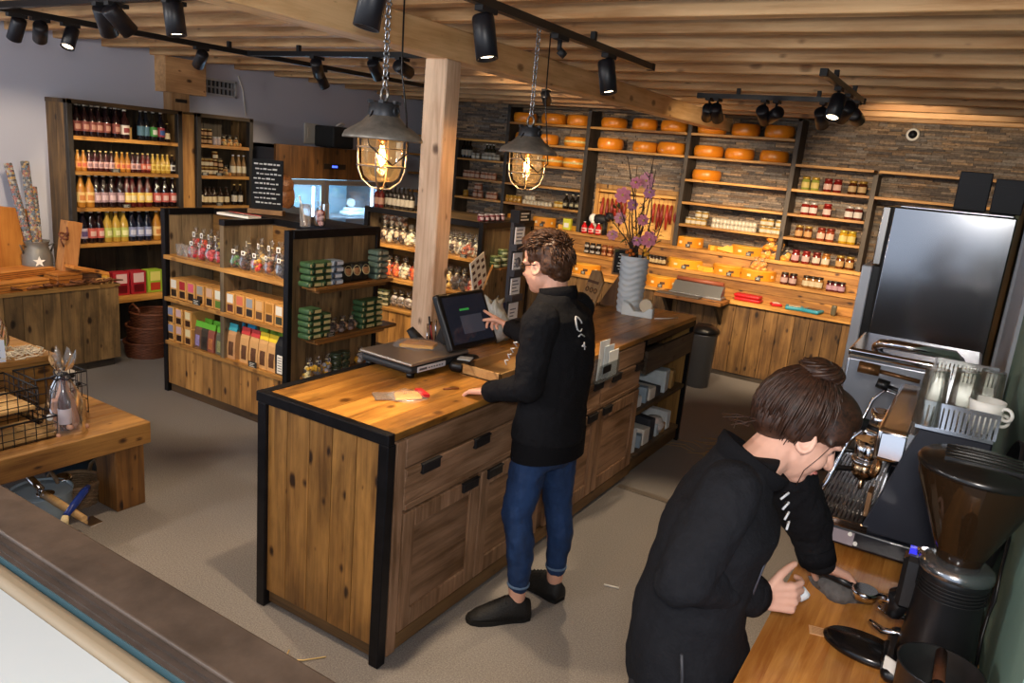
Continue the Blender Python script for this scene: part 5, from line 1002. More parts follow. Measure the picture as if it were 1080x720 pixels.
# candy glasses and bags on the top shelf
cup = MB(); cup.lathe([(.025, 0), (.034, .085), (.032, .085), (.024, .006), (.001, .006)], (0, 0, 0), 16, caps=False); CUPM = cup.mesh('candy_glass', film('ffffff', .12, .05))
for i, px in enumerate((182.5, 189.5, 196.5)):
    ct_ = MB(); [ct_.ball((U(-.013, .013), U(-.013, .013), .012 + .01 * k), .011, 6, 4) for k in range(3 + i)]
    spawn(('candy_glass', CUPM, [('sweets', ct_.mesh('sweets', mat(('8a8a7a', 'c9c0b0', 'b0a8a0')[i], .5)))]), (isl(px, 258), F0 + .06, 1.045), 0, '%s clear glass of pale sweets from the left on the top island shelf' % ORD[i], 'glass', 'candy glasses')
def candy(px, py, Y, col, lab, w=.085, h=.15, dz=0):
    sp = cello(w, h, col, 14, sz=.018, tag_='f0eee8'); spawn(sp, (isl(px, py, Y), Y, 1.045 + dz), U(-.3, .3), lab, 'bag', 'candy bags on the top island shelf')
OG, RDD = ('e2521c', 'd83a18'), ('b81c2a', 'd04a50')
for i, (px, Y, c) in enumerate(((204, F0 + .06, RDD), (213, F0 + .06, RDD), (222, F0 + .07, ('d05a5a', 'c83a3a')), (231, F0 + .07, RDD))): candy(px, 268, Y, c, '%s red sweet bag from the left in front of the left island bay' % ORD[i])
for i, (px, Y, c) in enumerate(((207, F0 + .2, OG), (215, F0 + .2, OG), (223, F0 + .2, ('2c2020', '6a3a2a')), (230, F0 + .2, ('30201c', 'e0c030')))): candy(px, 258, Y, c, '%s tall sweet bag from the left behind the red sweets' % ORD[i], h=.2)
for i, (px, Y, c, n) in enumerate(((249, F0 + .06, ('4a7a3a', '6a4a2a'), 'green and brown'), (259, F0 + .06, ('5a2f1c', '3a1f14'), 'dark brown'), (271, F0 + .06, ('e0a020', 'c8281c'), 'yellow and red'), (284, F0 + .06, ('6a2f1c', '8a4a2c'), 'brown checked'), (297, F0 + .06, ('2c2a30', '4a4a58'), 'black'))): candy(px, 280, Y, c, '%s sweet bag in front of the right island bay' % n, w=.1, h=.16)
for i, (px, Y, c, n) in enumerate(((263, F0 + .2, ('2a201c', '5a3a2a'), 'dark'), (276, F0 + .2, ('e0d8b0', 'c8a050'), 'cream'), (287, F0 + .2, ('6a3a2a', 'c0a080'), 'brown'), (296, F0 + .2, ('3a2a2a', '7a5a4a'), 'dark brown'))): candy(px, 268, Y, c, '%s sweet bag at the back of the right island bay' % n, w=.1, h=.21)
for i, (px, py, z) in enumerate(((206, 325, .735), (265, 383, .405))): p = ony(px, py, 3.29); tagcard((p.x, 3.303, z), 0, ('black price tag on the middle island shelf edge', 'black price tag on the low island shelf edge')[i], .04, .04)
# things on the island top
b = MB(); q = onz(252, 228, 1.378); b.cbox((q.x, q.y, 1.386), (.3, .12, .016), Matrix.Rotation(.1, 3, 'Z')); t = solid('flat_sign', b, PAPER, 'flat white sign with red edge lying on the island top', 'sign', (q.x, q.y, 1.378))
b = MB(); b.cbox((q.x, q.y + .055, 1.395), (.3, .015, .004), Matrix.Rotation(.1, 3, 'Z')); part('red_edge', b, mat('b82a2a', .5), t); b = MB(); [b.cbox((q.x - .1 + .04 * k, q.y - .01 - .001 * k, 1.3945), (.025, .05, .001), Matrix.Rotation(.1, 3, 'Z')) for k in range(6)]; part('print', b, mat('50505a', .6), t)
q = onz(281, 226, 1.378); t = thing('menu_board', 'black chalkboard with white writing in a wooden foot on the island', 'chalkboard', q); M = Matrix.Translation(q) @ Matrix.Rotation(.55, 4, 'Z') @ Matrix.Rotation(-.06, 4, 'X')
b = MB(); b.X = M; b.box(-.13, .13, -.04, .04, 0, .035); part('wooden_foot', b, wood('8a5c2c', 'b98548', 'x'), t)
b = MB(); b.X = M; b.box(-.115, .115, -.006, .006, .03, .4); d = part('slate', b, mat('121212', .8), t)
for k in range(9):
    b = MB(); b.X = M; z = .36 - k * .035; x = -.1 + .01 * (k % 3)
    while x < .09 - .03 * (k % 2):
        w = U(.012, .035); b.box(x, x + w, -.0075, -.006, z, z + U(.007, .013)); x += w + .008
    part('chalk_line', b, PAPER, d)
q = onz(322, 239, 1.378); t = thing('straw_glass', 'clear glass with a long white straw on the island top', 'glass', q)
b = MB(); b.lathe([(.035, 0), (.042, .15), (.04, .15), (.034, .006), (.001, .006)], q, 18, caps=False); part('glass', b, film('ffffff', .1, .05), t); b = MB(); b.cyl(q + P_(0, 0, .01), q + P_(-.04, -.02, .2), .006); part('straw', b, WHITE, t)
q = onz(337, 238, 1.378); spawn(cello(.09, .17, ('c98a90', 'd8b0b0', '8a4a4a'), 12, name='candy_jar'), q, 0, 'clear bag of pink sweets beside the straw glass', 'bag')
# ---- island end shelves (cheese packs)
def stackpk(px, z, n, m, mk, lab, X=-3.64, dx=0):
    y = onx(px, 300, X).y; h = .042
    for i in range(n):
        b = MB(); b.rbox(-.05, .05, -.06, .06, 0, h - .004, .012, 2); l = MB(); l.box(.0495, .0515, -.052, .052, h * .2, h * .68); l2 = MB(); l2.lathe([(.001, 0), (.018, 0), (.001, .0008)], (.0516, -.025, h * .5), 10, (1, 0, 0))
        if ('pk', mk) not in CACHE: CACHE['pk', mk] = ('cheese_pack', b.mesh('cheese_pack', mat(mk[0], .4)), [('label', l.mesh('label', mat(mk[1], .5))), ('emblem', l2.mesh('emblem', mat(mk[2], .5)))])
        spawn(CACHE['pk', mk], (X + U(-.004, .004), y + U(-.006, .006), z + h * i), U(-.06, .06), lab % od(i), 'pack', 'cheese packs on the island end')
GP = ('3d5c3c', 'cfc48c', '2c4a30')
stackpk(327.5, 1.02, 4, 1, GP, '%s green cheese pack from the bottom, left stack on upper end shelf', dx=0)
stackpk(339, 1.02, 4, 1, GP, '%s green cheese pack from the bottom, second stack on upper end shelf')
stackpk(349.5, 1.02, 4, 1, ('8a9ab0', 'e0e4ec', '5a6a80'), '%s blue white pack from the bottom on upper end shelf')
stackpk(397, 1.02, 5, 1, ('5a7068', '9a9a88', 'b0a890'), '%s grey green pack from the bottom on upper end shelf')
stackpk(327.5, .672, 5, 1, GP, '%s green cheese pack from the bottom, left stack on lower end shelf')
stackpk(338.5, .672, 4, 1, GP, '%s green cheese pack from the bottom, second stack on lower end shelf')
stackpk(383, .672, 5, 1, GP, '%s green cheese pack from the bottom, third stack on lower end shelf')
stackpk(394, .672, 5, 1, GP, '%s green cheese pack from the bottom, right stack on lower end shelf')
for i, px in enumerate((364.5, 373.5, 383)):
    y = onx(px, 280, -3.64).y; t = thing('truffle_pack', '%s black pack with round picture label on the upper end shelf' % ORD[i], 'pack', (-3.64, y, 1.02), 'round label packs')
    b = MB(); b.rbox(-3.68, -3.615, y - .045, y + .045, 1.02, 1.15, .02); part('pack', b, mat('191a18', .4, bump=.3, bs=30), t)
    b = MB(); b.lathe([(.001, 0), (.036, 0), (.034, .003), (.001, .004)], (-3.615, y, 1.1), 18, (1, 0, .2)); d = part('round_label', b, mat('b98a60', .6, var=.4, vs=60), t); b = MB(); b.torus((-3.611, y, 1.1), .034, .003, 18, 5, (1, 0, .2)); part('label_rim', b, mat('c0b890', .5), d)
for i, px in enumerate((352.5, 362, 371.5)):
    y = onx(px, 340, -3.63).y; spawn(get(cello, .1, .11, ('5a4a48', '8a7c7a', '3a3230'), 12, sz=.024), (-3.64, y, .672), HP, '%s greyish clear pack on the lower end shelf' % ORD[i], 'pack', 'greyish packs on the lower end shelf')
y = onx(347, 345, -3.6).y; tagcard((-3.583, y, .672), HP, 'small dark price tag on the lower end shelf')
for i, (px, c, n) in enumerate(((325.5, ('d8a828', 'e8d8a0'), 'yellow'), (334.5, ('9aa0b0', 'd8b040'), 'pale grey'), (344.5, ('d8a828', 'b0b4c0'), 'yellow and grey'), (379, ('e0a820', 'c8c8d0'), 'bright yellow'))):
    y = onx(px, 385, -3.64).y; spawn(get(cello, .085, .14, c, 12, sz=.02, tag_='b8bccb'), (-3.64, y, .39), HP, '%s bag with grey tag on the lowest end shelf' % n, 'bag', 'bags on the lowest end shelf')
for i, px in enumerate((354.5, 362.5)):
    y = onx(px, 385, -3.64).y
    for k in range(3): spawn(get(jar, .045, .045, '3c4a34', '5a6a54', None, 'cheese_tin'), (-3.64, y, .39 + .046 * k), 0, '%s dark green tin from the bottom, %s stack on the lowest end shelf' % (ORD[k], ('left', 'right')[i]), 'tin', 'dark green tins')
# ---- cookie island
C0 = 5.46
def cx(x, Y): return ony(395 + x / 5.15, 270, Y).x
CREAM, BRN, ORG = ('d8cba8', 'e0d8c0'), ('5a3420', '3c2012', 'c8b090'), ('d0561c', 'c8401c', 'd8742c')
n1 = [(48, BRN, 'dark brown'), (85, CREAM, 'cream'), (115, BRN, 'dark brown'), (150, BRN, 'brown'), (190, CREAM, 'cream'), (235, CREAM, 'cream'), (280, BRN, 'brown'), (330, CREAM, 'cream'), (370, BRN, 'brown'), (405, CREAM, 'cream'), (432, BRN, 'brown'), (460, CREAM, 'cream'), (487, ('8a4a2c', 'd8cba8'), 'brown and cream'), (512, ('a8502c', 'c87a4a'), 'red brown'), (545, CREAM, 'cream'), (574, ('6a3a20', 'd8c8a0'), 'brown')]
n1 = [e for e in n1 if e[0] > 30]
for i, (x, c, n) in enumerate(n1):
    for r in (0, 1): spawn(get(cello, .115, .2, c, 16, sz=.026), (cx(x + 8 * r, C0 + .08 + r * .13), C0 + .08 + r * .13, 1.048), U(-.3, .3), '%s cookie bag, %s from left, %s row, upper cookie shelf' % (n, od(i), ('front', 'back')[r]), 'bag', 'cookie bags on the upper shelf')
for i, x in enumerate((62, 98, 140)): spawn(get(cello, .12, .2, ('b87c4a', 'd8c8b0', '8a5a3a'), 14, sz=.026), (cx(x, C0 + .15), C0 + .15, 1.048 + .17), .2, '%s clear cookie bag piled on top at left of the upper cookie shelf' % ORD[i], 'bag', 'cookie bags on the upper shelf')
n2 = [(48, ('b02c1c', 'd0402c'), 'red'), (82, ORG, 'orange'), (122, ORG, 'orange'), (170, CREAM, 'cream'), (225, ORG, 'orange'), (280, BRN, 'brown'), (335, ORG, 'orange'), (388, BRN, 'dark brown'), (415, ('d8b060', 'e0c890'), 'golden'), (455, ('2c1c14', '4a2c1c'), 'dark chocolate'), (495, ('2c1c14', '3a2418'), 'dark chocolate'), (540, ('a02c20', 'c8a080'), 'dark red')]
for i, (x, c, n) in enumerate(n2):
    for r in (0, 1): spawn(get(cello, .125, .2, c, 18, sz=.028), (cx(x + 8 * r, C0 + .08 + r * .13), C0 + .08 + r * .13, .727), U(-.3, .3), '%s sweets bag, %s from left, %s row, middle cookie shelf' % (n, od(i), ('front', 'back')[r]), 'bag', 'sweets bags on the middle shelf')
for s, x in enumerate((50, 75)):
    for k in range(3): spawn(get(jar, .05, .045, '3a3a28', '57623c', 'c8c098', 'spread_jar'), (cx(x, C0 + .06), C0 + .06, .44 + .051 * k), 0, '%s dark green lidded jar from the bottom, %s stack on the low cookie shelf' % (ORD[k], ('left', 'right')[s]), 'jar', 'lidded jars on the low cookie shelf')
for i, x in enumerate((125, 160, 200, 250)): spawn(get(cello, .13, .17, ('c8b8a0', '8a7a70', 'd8d0d0'), 14, sz=.026), (cx(x, C0 + .1), C0 + .1, .44), .2, '%s greyish bag from the left on the low cookie shelf' % ORD[i], 'bag', 'greyish bags on the low shelf')
p = ony(395 + 480 / 5.15, 268, 5.44); tagcard((p.x, 5.453, 1.048), 0, 'pale price tag on the upper cookie shelf edge')
for s, px in enumerate((522.5, 530)):
    for k in range(3 if s else 2): y = onx(px, 272, -3.63).y; spawn(get(jar, .052, .05, '4a5a3a', 'a8b070', 'c8cca0', 'pesto_jar'), (-3.63, y, .985 + .053 * k), HP, '%s green lidded jar from the bottom, %s stack on the cookie island end' % (ORD[k], ('left', 'right')[s]), 'jar', 'green lidded jars on the island end')
for i in range(5): y = 5.55 + .085 * i; spawn(get(jar, .06, .03, '7a3a44', 'd0c4c8', 'b8a8b0'), (-3.78, y, 1.38), HP, '%s pale lidded jar from the left on top of the cookie island' % ORD[i], 'jar', 'pale lidded jars on the cookie island')
# ---- back wall: wine section
W0 = 7.83
def wx(px, py, Y=W0): return ony(px, py, Y).x
z5 = lambda x, y: (470 + x / 5.14, 90 + y / 5.14)
WN = get(bottle, .21, .03, '15120f', '15120f', '8f897c', None, 'wine'); WW = get(bottle, .19, .03, '2a2a20', 'd8d4c8', 'a09c8e', None, 'wine'); PJ = get(jar, .09, .036, 'a86a52', 'd0a890', 'c8a890'); SJ = get(jar, .07, .03, '8a8478', 'c8c4b8', 'c9c4b4'); GJ = get(jar, .08, .036, 'b0802c', 'b8902c', None)
def put(sp, px, z, lab, cat, grp, Y=W0, dz=0, rz=0, py=170): return spawn(sp, (wx(px, py, Y), Y, z + dz), rz, lab, cat, grp)
for i, x in enumerate((100, 118, 135)): put(WN, z5(x, 0)[0], 1.895, '%s black wine bottle from the left on the first wine shelf' % ORD[i], 'bottle', 'wine shelf goods', py=155)
for i, x in enumerate((225, 243, 262)): put(WW, z5(x, 0)[0], 1.895, '%s white capped bottle from the left on the first wine shelf' % ORD[i], 'bottle', 'wine shelf goods', Y=W0 + .07, py=155)
for i, x in enumerate((155, 178, 210, 228, 248, 268, 288)): put(SJ, z5(x, 0)[0], 1.895, '%s small pale jar from the left on the first wine shelf' % ORD[i], 'jar', 'wine shelf goods', Y=W0 - .05, py=160)
for i, x in enumerate((110, 130, 150, 175, 205, 225, 245, 265)): put(PJ, z5(x, 0)[0], 1.66, '%s pink labelled jar from the left on the second wine shelf' % ORD[i], 'jar', 'wine shelf goods', py=182)
put(GJ, z5(110, 0)[0], 1.43, 'golden jar alone at left of the third wine shelf', 'jar', 'wine shelf goods', py=202)
for i, x in enumerate((163, 190, 235, 252, 270)): put(PJ, z5(x, 0)[0], 1.43, '%s pink labelled jar from the left on the third wine shelf' % ORD[i], 'jar', 'wine shelf goods', py=202)
for i, x in enumerate((172, 186)): put(PJ, z5(x, 0)[0], 1.43, '%s pink labelled jar stacked on others on the third wine shelf' % ('left', 'right')[i], 'jar', 'wine shelf goods', dz=.091, py=195)
for i, px in enumerate((407, 411.5, 416, 420.5, 425, 429.5, 434)): q = ony(px, 219, 5.62); spawn(WN, (q.x, 5.62, 1.373), 0, '%s dark wine bottle from the left on the cookie island top' % ORD[i], 'bottle', 'wine bottles on the cookie island')
for i, px in enumerate((397.5, 402)): q = ony(px, 219, 5.56); spawn(get(bottle, .2, .03, '4a1412', '8a1a18', '8a6a5a', None, 'wine'), (q.x, 5.56, 1.373), 0, '%s dark red wine bottle at the left end of the cookie island top' % ('left', 'right')[i], 'bottle', 'wine bottles on the cookie island')
for i, px in enumerate((497, 503, 508, 514, 520, 526)): put(get(jar, .07, .033, '6a2a34', 'd0c8c4', 'a8989c'), px, 1.19, '%s small dark jar from the left on the ledge under the wine' % ORD[i], 'jar', 'ledge jars', Y=7.8, py=226)
# ---- cheese wheels
CHW = get(wheel, .165, .115); CHS = get(wheel, .165, .115, 'd5841f', 'whole_cheese', 'c9b878'); 
def ch(px, z, lab, sp=CHW, py=150): p = ony(px, py, 7.87); o = spawn(sp, (p.x, 7.87, z), U(0, 6), lab, 'cheese', 'cheese wheels on the wall shelves'); k = U(.92, 1.03); o.scale = (k * .9, k * .9, U(.92, 1.05)); return o
for i, x in enumerate((433, 590, 725)): ch(z5(x, 0)[0], 2.36, '%s cheese wheel from the left on the top shelf of the left cheese bay' % ORD[i], py=125)
for i, (x, s) in enumerate(((440, CHW), (550, CHW), (712, CHS))): ch(z5(x, 0)[0], 2.13, ('plain cheese wheel hidden by the lamp in the left cheese bay', 'plain cheese wheel on second shelf of the left cheese bay', 'striped cheese wheel on second shelf of the left cheese bay')[i], s, py=147)
for i, x in enumerate((580, 703)): ch(z5(x, 0)[0], 1.895, '%s striped cheese wheel on the third shelf of the left cheese bay' % ('left', 'right')[i], CHS, py=168)
for i, px in enumerate((648, 680.5, 712)): ch(px, 2.36, '%s cheese wheel on the top shelf above the sausage board' % ('left', 'middle', 'right')[i], py=130)
for i, px in enumerate((644, 681, 709)): ch(px, 2.13, '%s cheese wheel on the second shelf above the sausage board' % ('left', 'middle', 'right')[i], py=152)
for i, px in enumerate((751, 787, 823)): ch(px, 2.36, '%s cheese wheel on the top shelf of the right cheese bay' % ('left', 'middle', 'right')[i], py=137)
for i, px in enumerate((747.5, 780.5, 817.5)): ch(px, 2.13, '%s cheese wheel on the second shelf of the right cheese bay' % ('left', 'middle', 'right')[i], py=160)
ch(745.5, 1.895, 'single cheese wheel on the third shelf of the right cheese bay', py=183)
# left bay low shelf
EG = get(jar, .05, .026, 'd8cdb8', 'cfc4b0', None, 'spread_pot')
for i in range(8): put(EG, z5(428 + i * 20, 0)[0], 1.43, '%s small white pot from the left in the left cheese bay' % od(i), 'pot', 'small white pots in the left bay', Y=7.8, py=212)
for i in range(3): put(EG, z5(438 + i * 18, 0)[0], 1.43, '%s small white pot stacked on others in the left cheese bay' % ORD[i], 'pot', 'small white pots in the left bay', Y=7.8, dz=.051, py=212)
for i, x in enumerate((335, 358, 380, 400)): put(GJ, z5(x, 0)[0], 1.43, '%s golden jar from the left behind the far lamp cage' % ORD[i], 'jar', 'golden jars', py=206)
for i, x in enumerate((603, 626)): put(get(jar, .075, .036, 'c09028', 'd8b860', 'e0c890'), z5(x, 0)[0], 1.43, '%s bright gold jar beside the black bottles' % ('left', 'right')[i], 'jar', 'golden jars', Y=7.8, py=214)
for i, x in enumerate((655, 690, 720)): put(get(bottle, .17, .034, '1a1612', 'c8c0a8', '3a3428', 'a09878', 'beer'), z5(x, 0)[0], 1.43, '%s black bottle at right of the left cheese bay' % ('left', 'middle', 'right')[i], 'bottle', 'black bottles', Y=7.8, py=208)
# right bay low shelf: pyramids and rows
z6 = lambda x: 690 + x / 5.14
BUN = get(jar, .075, .037, 'c09848', 'cfc3ac', 'd8d0bc', 'mustard_jar')
for s, (xs, ups) in enumerate((((188, 214, 240, 268), (243, 280)), ((598, 630, 664, 690), (603, 640, 688)))):
    for i, x in enumerate(xs): put(BUN, z6(x), 1.43, '%s cream lidded jar in the bottom row of the %s jar pyramid' % (ORD[i], ('left', 'right')[s]), 'jar', 'jar pyramids', py=232)
    for i, x in enumerate(ups): put(BUN, z6(x), 1.43, '%s cream lidded jar in the upper row of the %s jar pyramid' % (ORD[i], ('left', 'right')[s]), 'jar', 'jar pyramids', dz=.076, py=225)
for s, x0 in enumerate((322, 444)):
    for r in (0, 1):
        for i in range(6): put(EG, z6(x0 + i * 20), 1.43, '%s small white pot of the %s row in the %s pot block' % (ORD[i], ('lower', 'upper')[r], ('left', 'right')[s]), 'pot', 'small white pots in the right bay', Y=7.8, dz=.051 * r, py=237)
# jam shelves at right
TJ = lambda *c: get(jar, .125, .04, *c)
z8 = lambda x: 810 + x / 3.6
jams = {1.895: [(140, ('9aa04a', 'c8a030', 'd8c070'), 'green'), (176, ('9aa04a', 'c8a030', 'd8c070'), 'green'), (225, ('7a1c18', '8a2a20', 'd8b0a0'), 'red'), (262, ('7a1c18', '8a2a20', 'd8b0a0'), 'red'), (320, ('4a2412', 'b08a3a', 'c0a070'), 'brown'), (358, ('4a2412', 'b08a3a', 'c0a070'), 'brown')],
        1.66: [(140, ('8a2018', 'd0c8c0', 'd8c8c0'), 'red'), (172, ('8a2018', 'd0c8c0', 'd8c8c0'), 'red'), (225, ('7a1814', 'b03028', 'd8b8b0'), 'red'), (310, ('6a2a22', 'd8d0c8', 'd8d0c8'), 'white labelled'), (345, ('6a2a22', 'd8d0c8', 'd8d0c8'), 'white labelled')],
        1.43: [(118, ('5a2c14', 'b08a44', 'c0905a'), 'brown'), (153, ('5a2c14', 'b08a44', 'c0905a'), 'brown'), (203, ('8a3a24', '8a3020', 'd8b098'), 'red'), (238, ('8a3a24', '8a3020', 'd8b098'), 'red'), (289, ('c0921c', 'd0b040', 'd8c070'), 'yellow'), (322, ('c0921c', 'd0b040', 'd8c070'), 'yellow')],
        1.19: [(105, ('7a1c1c', '8a2020', 'd0a0a0'), 'red'), (145, ('8a2420', '9a2a24', 'd0b0a8'), 'red'), (186, ('7a2a20', '7a2820', 'd8c8b8'), 'dark red'), (222, ('b07030', 'b07030', 'd8c8b0'), 'amber'), (278, ('6a3214', 'b8903c', 'c09860'), 'brown'), (316, ('6a3214', 'b8903c', 'c09860'), 'brown')]}
nm = {1.895: 'top', 1.66: 'second', 1.43: 'third', 1.19: 'bottom'}
for z, row in jams.items():
    for i, (x, c, n) in enumerate(row): put(TJ(*c), z8(x), z, '%s jam jar, %s from the left on the %s shelf beside the fridge' % (n, od(i), nm[z]), 'jar', 'jam jars beside the fridge', Y=7.81, py=(200 if z > 1.8 else 222 if z > 1.6 else 245 if z > 1.4 else 270))
DJ = get(jar, .115, .038, '5a1c1c', '2c2018', 'c8a8a0'); AJ = get(jar, .115, .038, '9a6a3a', '2c2018', 'd8c8a8'); PJ2 = get(jar, .1, .034, '5a1c24', '2a2024', 'b890a0')
for i, (x, s, n) in enumerate(((65, DJ, 'dark red'), (98, DJ, 'dark red'), (150, AJ, 'amber'), (175, AJ, 'amber'), (200, AJ, 'amber'), (243, PJ2, 'purple'), (265, PJ2, 'purple'), (289, PJ2, 'purple'))): put(s, z8(x), .98, '%s jam jar, %s from the left on the middle step of the back counter' % (n, od(i)), 'jar', 'jam jars on the middle step', Y=7.66, py=290)
# lower step packs
def flat(px, py, Y, z, c, label, w=.07, d=.05, h=.04, rz=0, name='snack_pack', win=None):
    p = ony(px, py, Y); b = MB(); b.rbox(-w, w, -d, d, 0, h, min(h * .45, .015)); ps = []
    if win: l = MB(); l.rbox(-w * .65, w * .65, -d * .65, d * .65, h - .004, h + .003, .003); ps.append(('window', l.mesh('window', mat(win, .3))))
    return spawn((name, b.mesh(name, mat(c, .4, bump=.3, bs=25)), ps), (p.x, Y, z), rz, label, 'pack')
for i in range(2): flat(790, 312 - 5 * i, 7.5, .775 + .035 * i, 'b0161e', '%s flat red pack on the lower step of the back counter' % ('lower', 'upper')[i], .13, .06, .034, -.05)
flat(819, 317, 7.5, .775, 'b81c22', 'small red pack beside the stacked red packs', .05, .05, .03, .5, win='d8c8c0')
flat(839, 319, 7.48, .775, '2f8aa0', 'left teal pack with clear window on the lower step', .085, .075, .035, .2, win='b8a890'); flat(858, 322, 7.47, .775, '2f8aa0', 'right teal pack with clear window on the lower step', .085, .075, .035, -.2, win='3a3430')
flat(880, 324, 7.5, .775, '55503f', 'small dark standing packet at right of the teal packs', .025, .015, .1)
# cut cheeses on the ledges
def cc(px, py, Y, z, label, r=.17, h=.1, a0=PI, a1=2 * PI, sc=None, **k):
    p = ony(px, py, Y); o = spawn(get(cutwheel, r, h, a0=a0, a1=a1, **k), (p.x, Y, z), 0, label, 'cheese', 'cut cheeses on the back counter')
    if sc: o.scale = sc
    b_ = MB(); c = Vector((p.x + .05, Y - r - .012, z)); b_.cbox(c + P_(0, 0, .022), (.05, .004, .035), Matrix.Rotation(.0, 3, 'X')); tg = part_like(b_, c, '%s, dark price tag standing before it' % label)
def part_like(b_, c, lab):
    d = MB(); [d.cbox(c + P_(0, -.0025, .013 + .009 * k), (.036 - .01 * (k % 2), .001, .003)) for k in range(3)]
    t = solid('price_tag', b_, mat('23221f', .6), lab, 'price tag', c); part('tag_writing', d, PAPER, t); return t
cc(601, 302, 7.57, .775, 'yellow half cheese on the lower step beside the cashier', .15)
cc(617, 298, 7.57, .775, 'orange half cheese in front of the small jars', .17)
cc(699, 291, 7.57, .775, 'orange half cheese right of the flower vase', .17)
cc(723, 280, 7.78, .98, 'big flat yellow cheese half on the middle step', .19, .085, face='efb636', rind='e3a22c')
cc(769, 287, 7.76, .98, 'orange cheese half on the middle step with pale face', .17, .09)
cc(799, 292, 7.76, .98, 'rightmost orange cheese half on the middle step', .18, .09)
cc(727, 253, 7.93, 1.19, 'spotted cheese half under the right bay at left', .16, .1)
cc(790, 263, 7.93, 1.19, 'long orange cheese half under the right bay', .18, .085)
cc(547, 230, 7.93, 1.19, 'orange cheese half under the left bay', .14, .09); cc(575, 231, 7.93, 1.19, 'orange cheese half under the left bay near the cow', .15, .1)
WED = MB(); WED.prism([(-.08, 0), (.09, -.02), (.03, .06)], 0, .05); WEM = ('cheese_wedge', WED.mesh('cheese_wedge', mat('e6a838', .4)), [])
for i, (px, py, Y, z) in enumerate(((752, 260, 7.85, 1.19), (757, 262, 7.82, 1.19), (766, 258, 7.85, 1.19), (771, 258, 7.87, 1.19), (744, 284, 7.68, .98), (749, 286, 7.67, .98), (596, 232, 7.85, 1.19), (606, 232, 7.85, 1.19))):
    p = ony(px, py, Y); o = spawn(WEM, (p.x, Y, z), U(-.8, .8), '%s yellow cheese wedge from the left among the ledge cheeses' % od([6, 7, 2, 3, 4, 5, 0, 1][i]), 'cheese', 'cheese wedges'); 
    if i in (2, 3): o.rotation_euler = (1.2, 0, U(-.4, .4)); o.location.z += .005; o.location.y -= .02
for i, (px, py, dz) in enumerate(((808, 268, 0), (818, 268, 0), (829, 270, 0), (812, 258, .09), (822, 258, .09), (816, 250, .18))): p = ony(px, py, 7.82); spawn(get(cello, .1, .13, ('e0982c', 'd8801c', 'e0b048'), 10, sz=.03, name='cheese_cube_bag'), (p.x, 7.82, 1.19 + dz), .2, '%s clear bag of orange cheese cubes under the right bay' % ORD[i], 'bag', 'cheese cube bags')
for i, (px, py, dz) in enumerate(((796, 280, .09), (803, 279, .09))): p = ony(px, py, 7.7); spawn(get(cello, .1, .13, ('d88a3c', 'e0a058'), 10, sz=.03, name='cheese_cube_bag'), (p.x, 7.72, .98 + dz), .2, '%s clear cheese bag resting on the rightmost cheese half' % ('left', 'right')[i], 'bag', 'cheese cube bags')
# small jars on the middle step left of the vase
for i in range(6):
    for r in (0, 1): put(get(jar, .06, .03, '2a1c16' if i < 3 else '7a3018', '1c1a18' if i < 3 else 'a8602c', 'b8b0a8' if i < 3 else 'c89060'), 619 + i * 6.2, .98, '%s small jar of the %s row on the step left of the vase' % (ORD[i], ('lower', 'upper')[r]), 'jar', 'small jars left of the vase', Y=7.66, dz=.061 * r, py=262)
for i, x in enumerate((490, 510, 528, 548, 568)): put(get(jar, .09, .03, '3a2418', '1c1614', 'c8b080'), 590 + x / 5.14, .98, '%s dark jar from the left on the step right of the vase' % ORD[i], 'jar', 'dark jars right of the vase', Y=7.66, py=272)
p = ony(597, 240, 7.8); b = MB(); b.rbox(p.x - .05, p.x + .05, 7.8, 7.86, 1.19, 1.32, .01); t = solid('yellow_pack', b, mat('c8c83a', .5), 'yellow green standing pack on the ledge under the left bay', 'pack', (p.x, 7.83, 1.19)); b = MB(); b.box(p.x - .03, p.x + .03, 7.797, 7.8, 1.22, 1.27); part('label', b, PAPER, t)
# sausage board
t = thing('sausage_board', 'framed wooden board hung with red dried sausages', 'board', (-3.27, 7.93, 1.19)); x0, x1 = -3.83, -2.8
b = MB(); b.box(x0 + .03, x1 - .03, 7.93, 7.95, 1.21, 1.72); part('backboard', b, wood('b0803c', 'd8a95c', 'x'), t)
b = MB(); b.box(x0, x1, 7.9, 7.955, 1.7, 1.75); b.box(x0, x0 + .045, 7.9, 7.955, 1.19, 1.7); b.box(x1 - .06, x1, 7.88, 7.955, 1.19, 1.7); b.box(x0, x1, 7.9, 7.955, 1.19, 1.225); part('frame', b, wood('9a6a30', 'c89650', 'z'), t, bevel=.003)
b = MB(); b.cyl((x0 + .04, 7.9, 1.66), (x1 - .05, 7.9, 1.66), .007); part('hanging_rod', b, BRASS, t)
for i, x in enumerate([-3.72 + .055 * k for k in range(6)] + [-3.1 + .05 * k for k in range(6)]):
    b = MB(); l = U(.2, .3); b.tube([(x, 7.9, 1.6), (x + U(-.008, .008), 7.893, 1.6 - l * .5), (x + U(-.01, .01), 7.9, 1.6 - l)], [.012, .022, .012], 8); b.cyl((x, 7.9, 1.6), (x, 7.9, 1.665), .002); solid('dried_sausage', b, mat('7c2218' if i % 3 else '9a3020', .45, var=.2, vs=50), '%s dried red sausage from the left hanging on the board' % od(i), 'sausage', (x, 7.9, 1.5), 'dried sausages on the board')
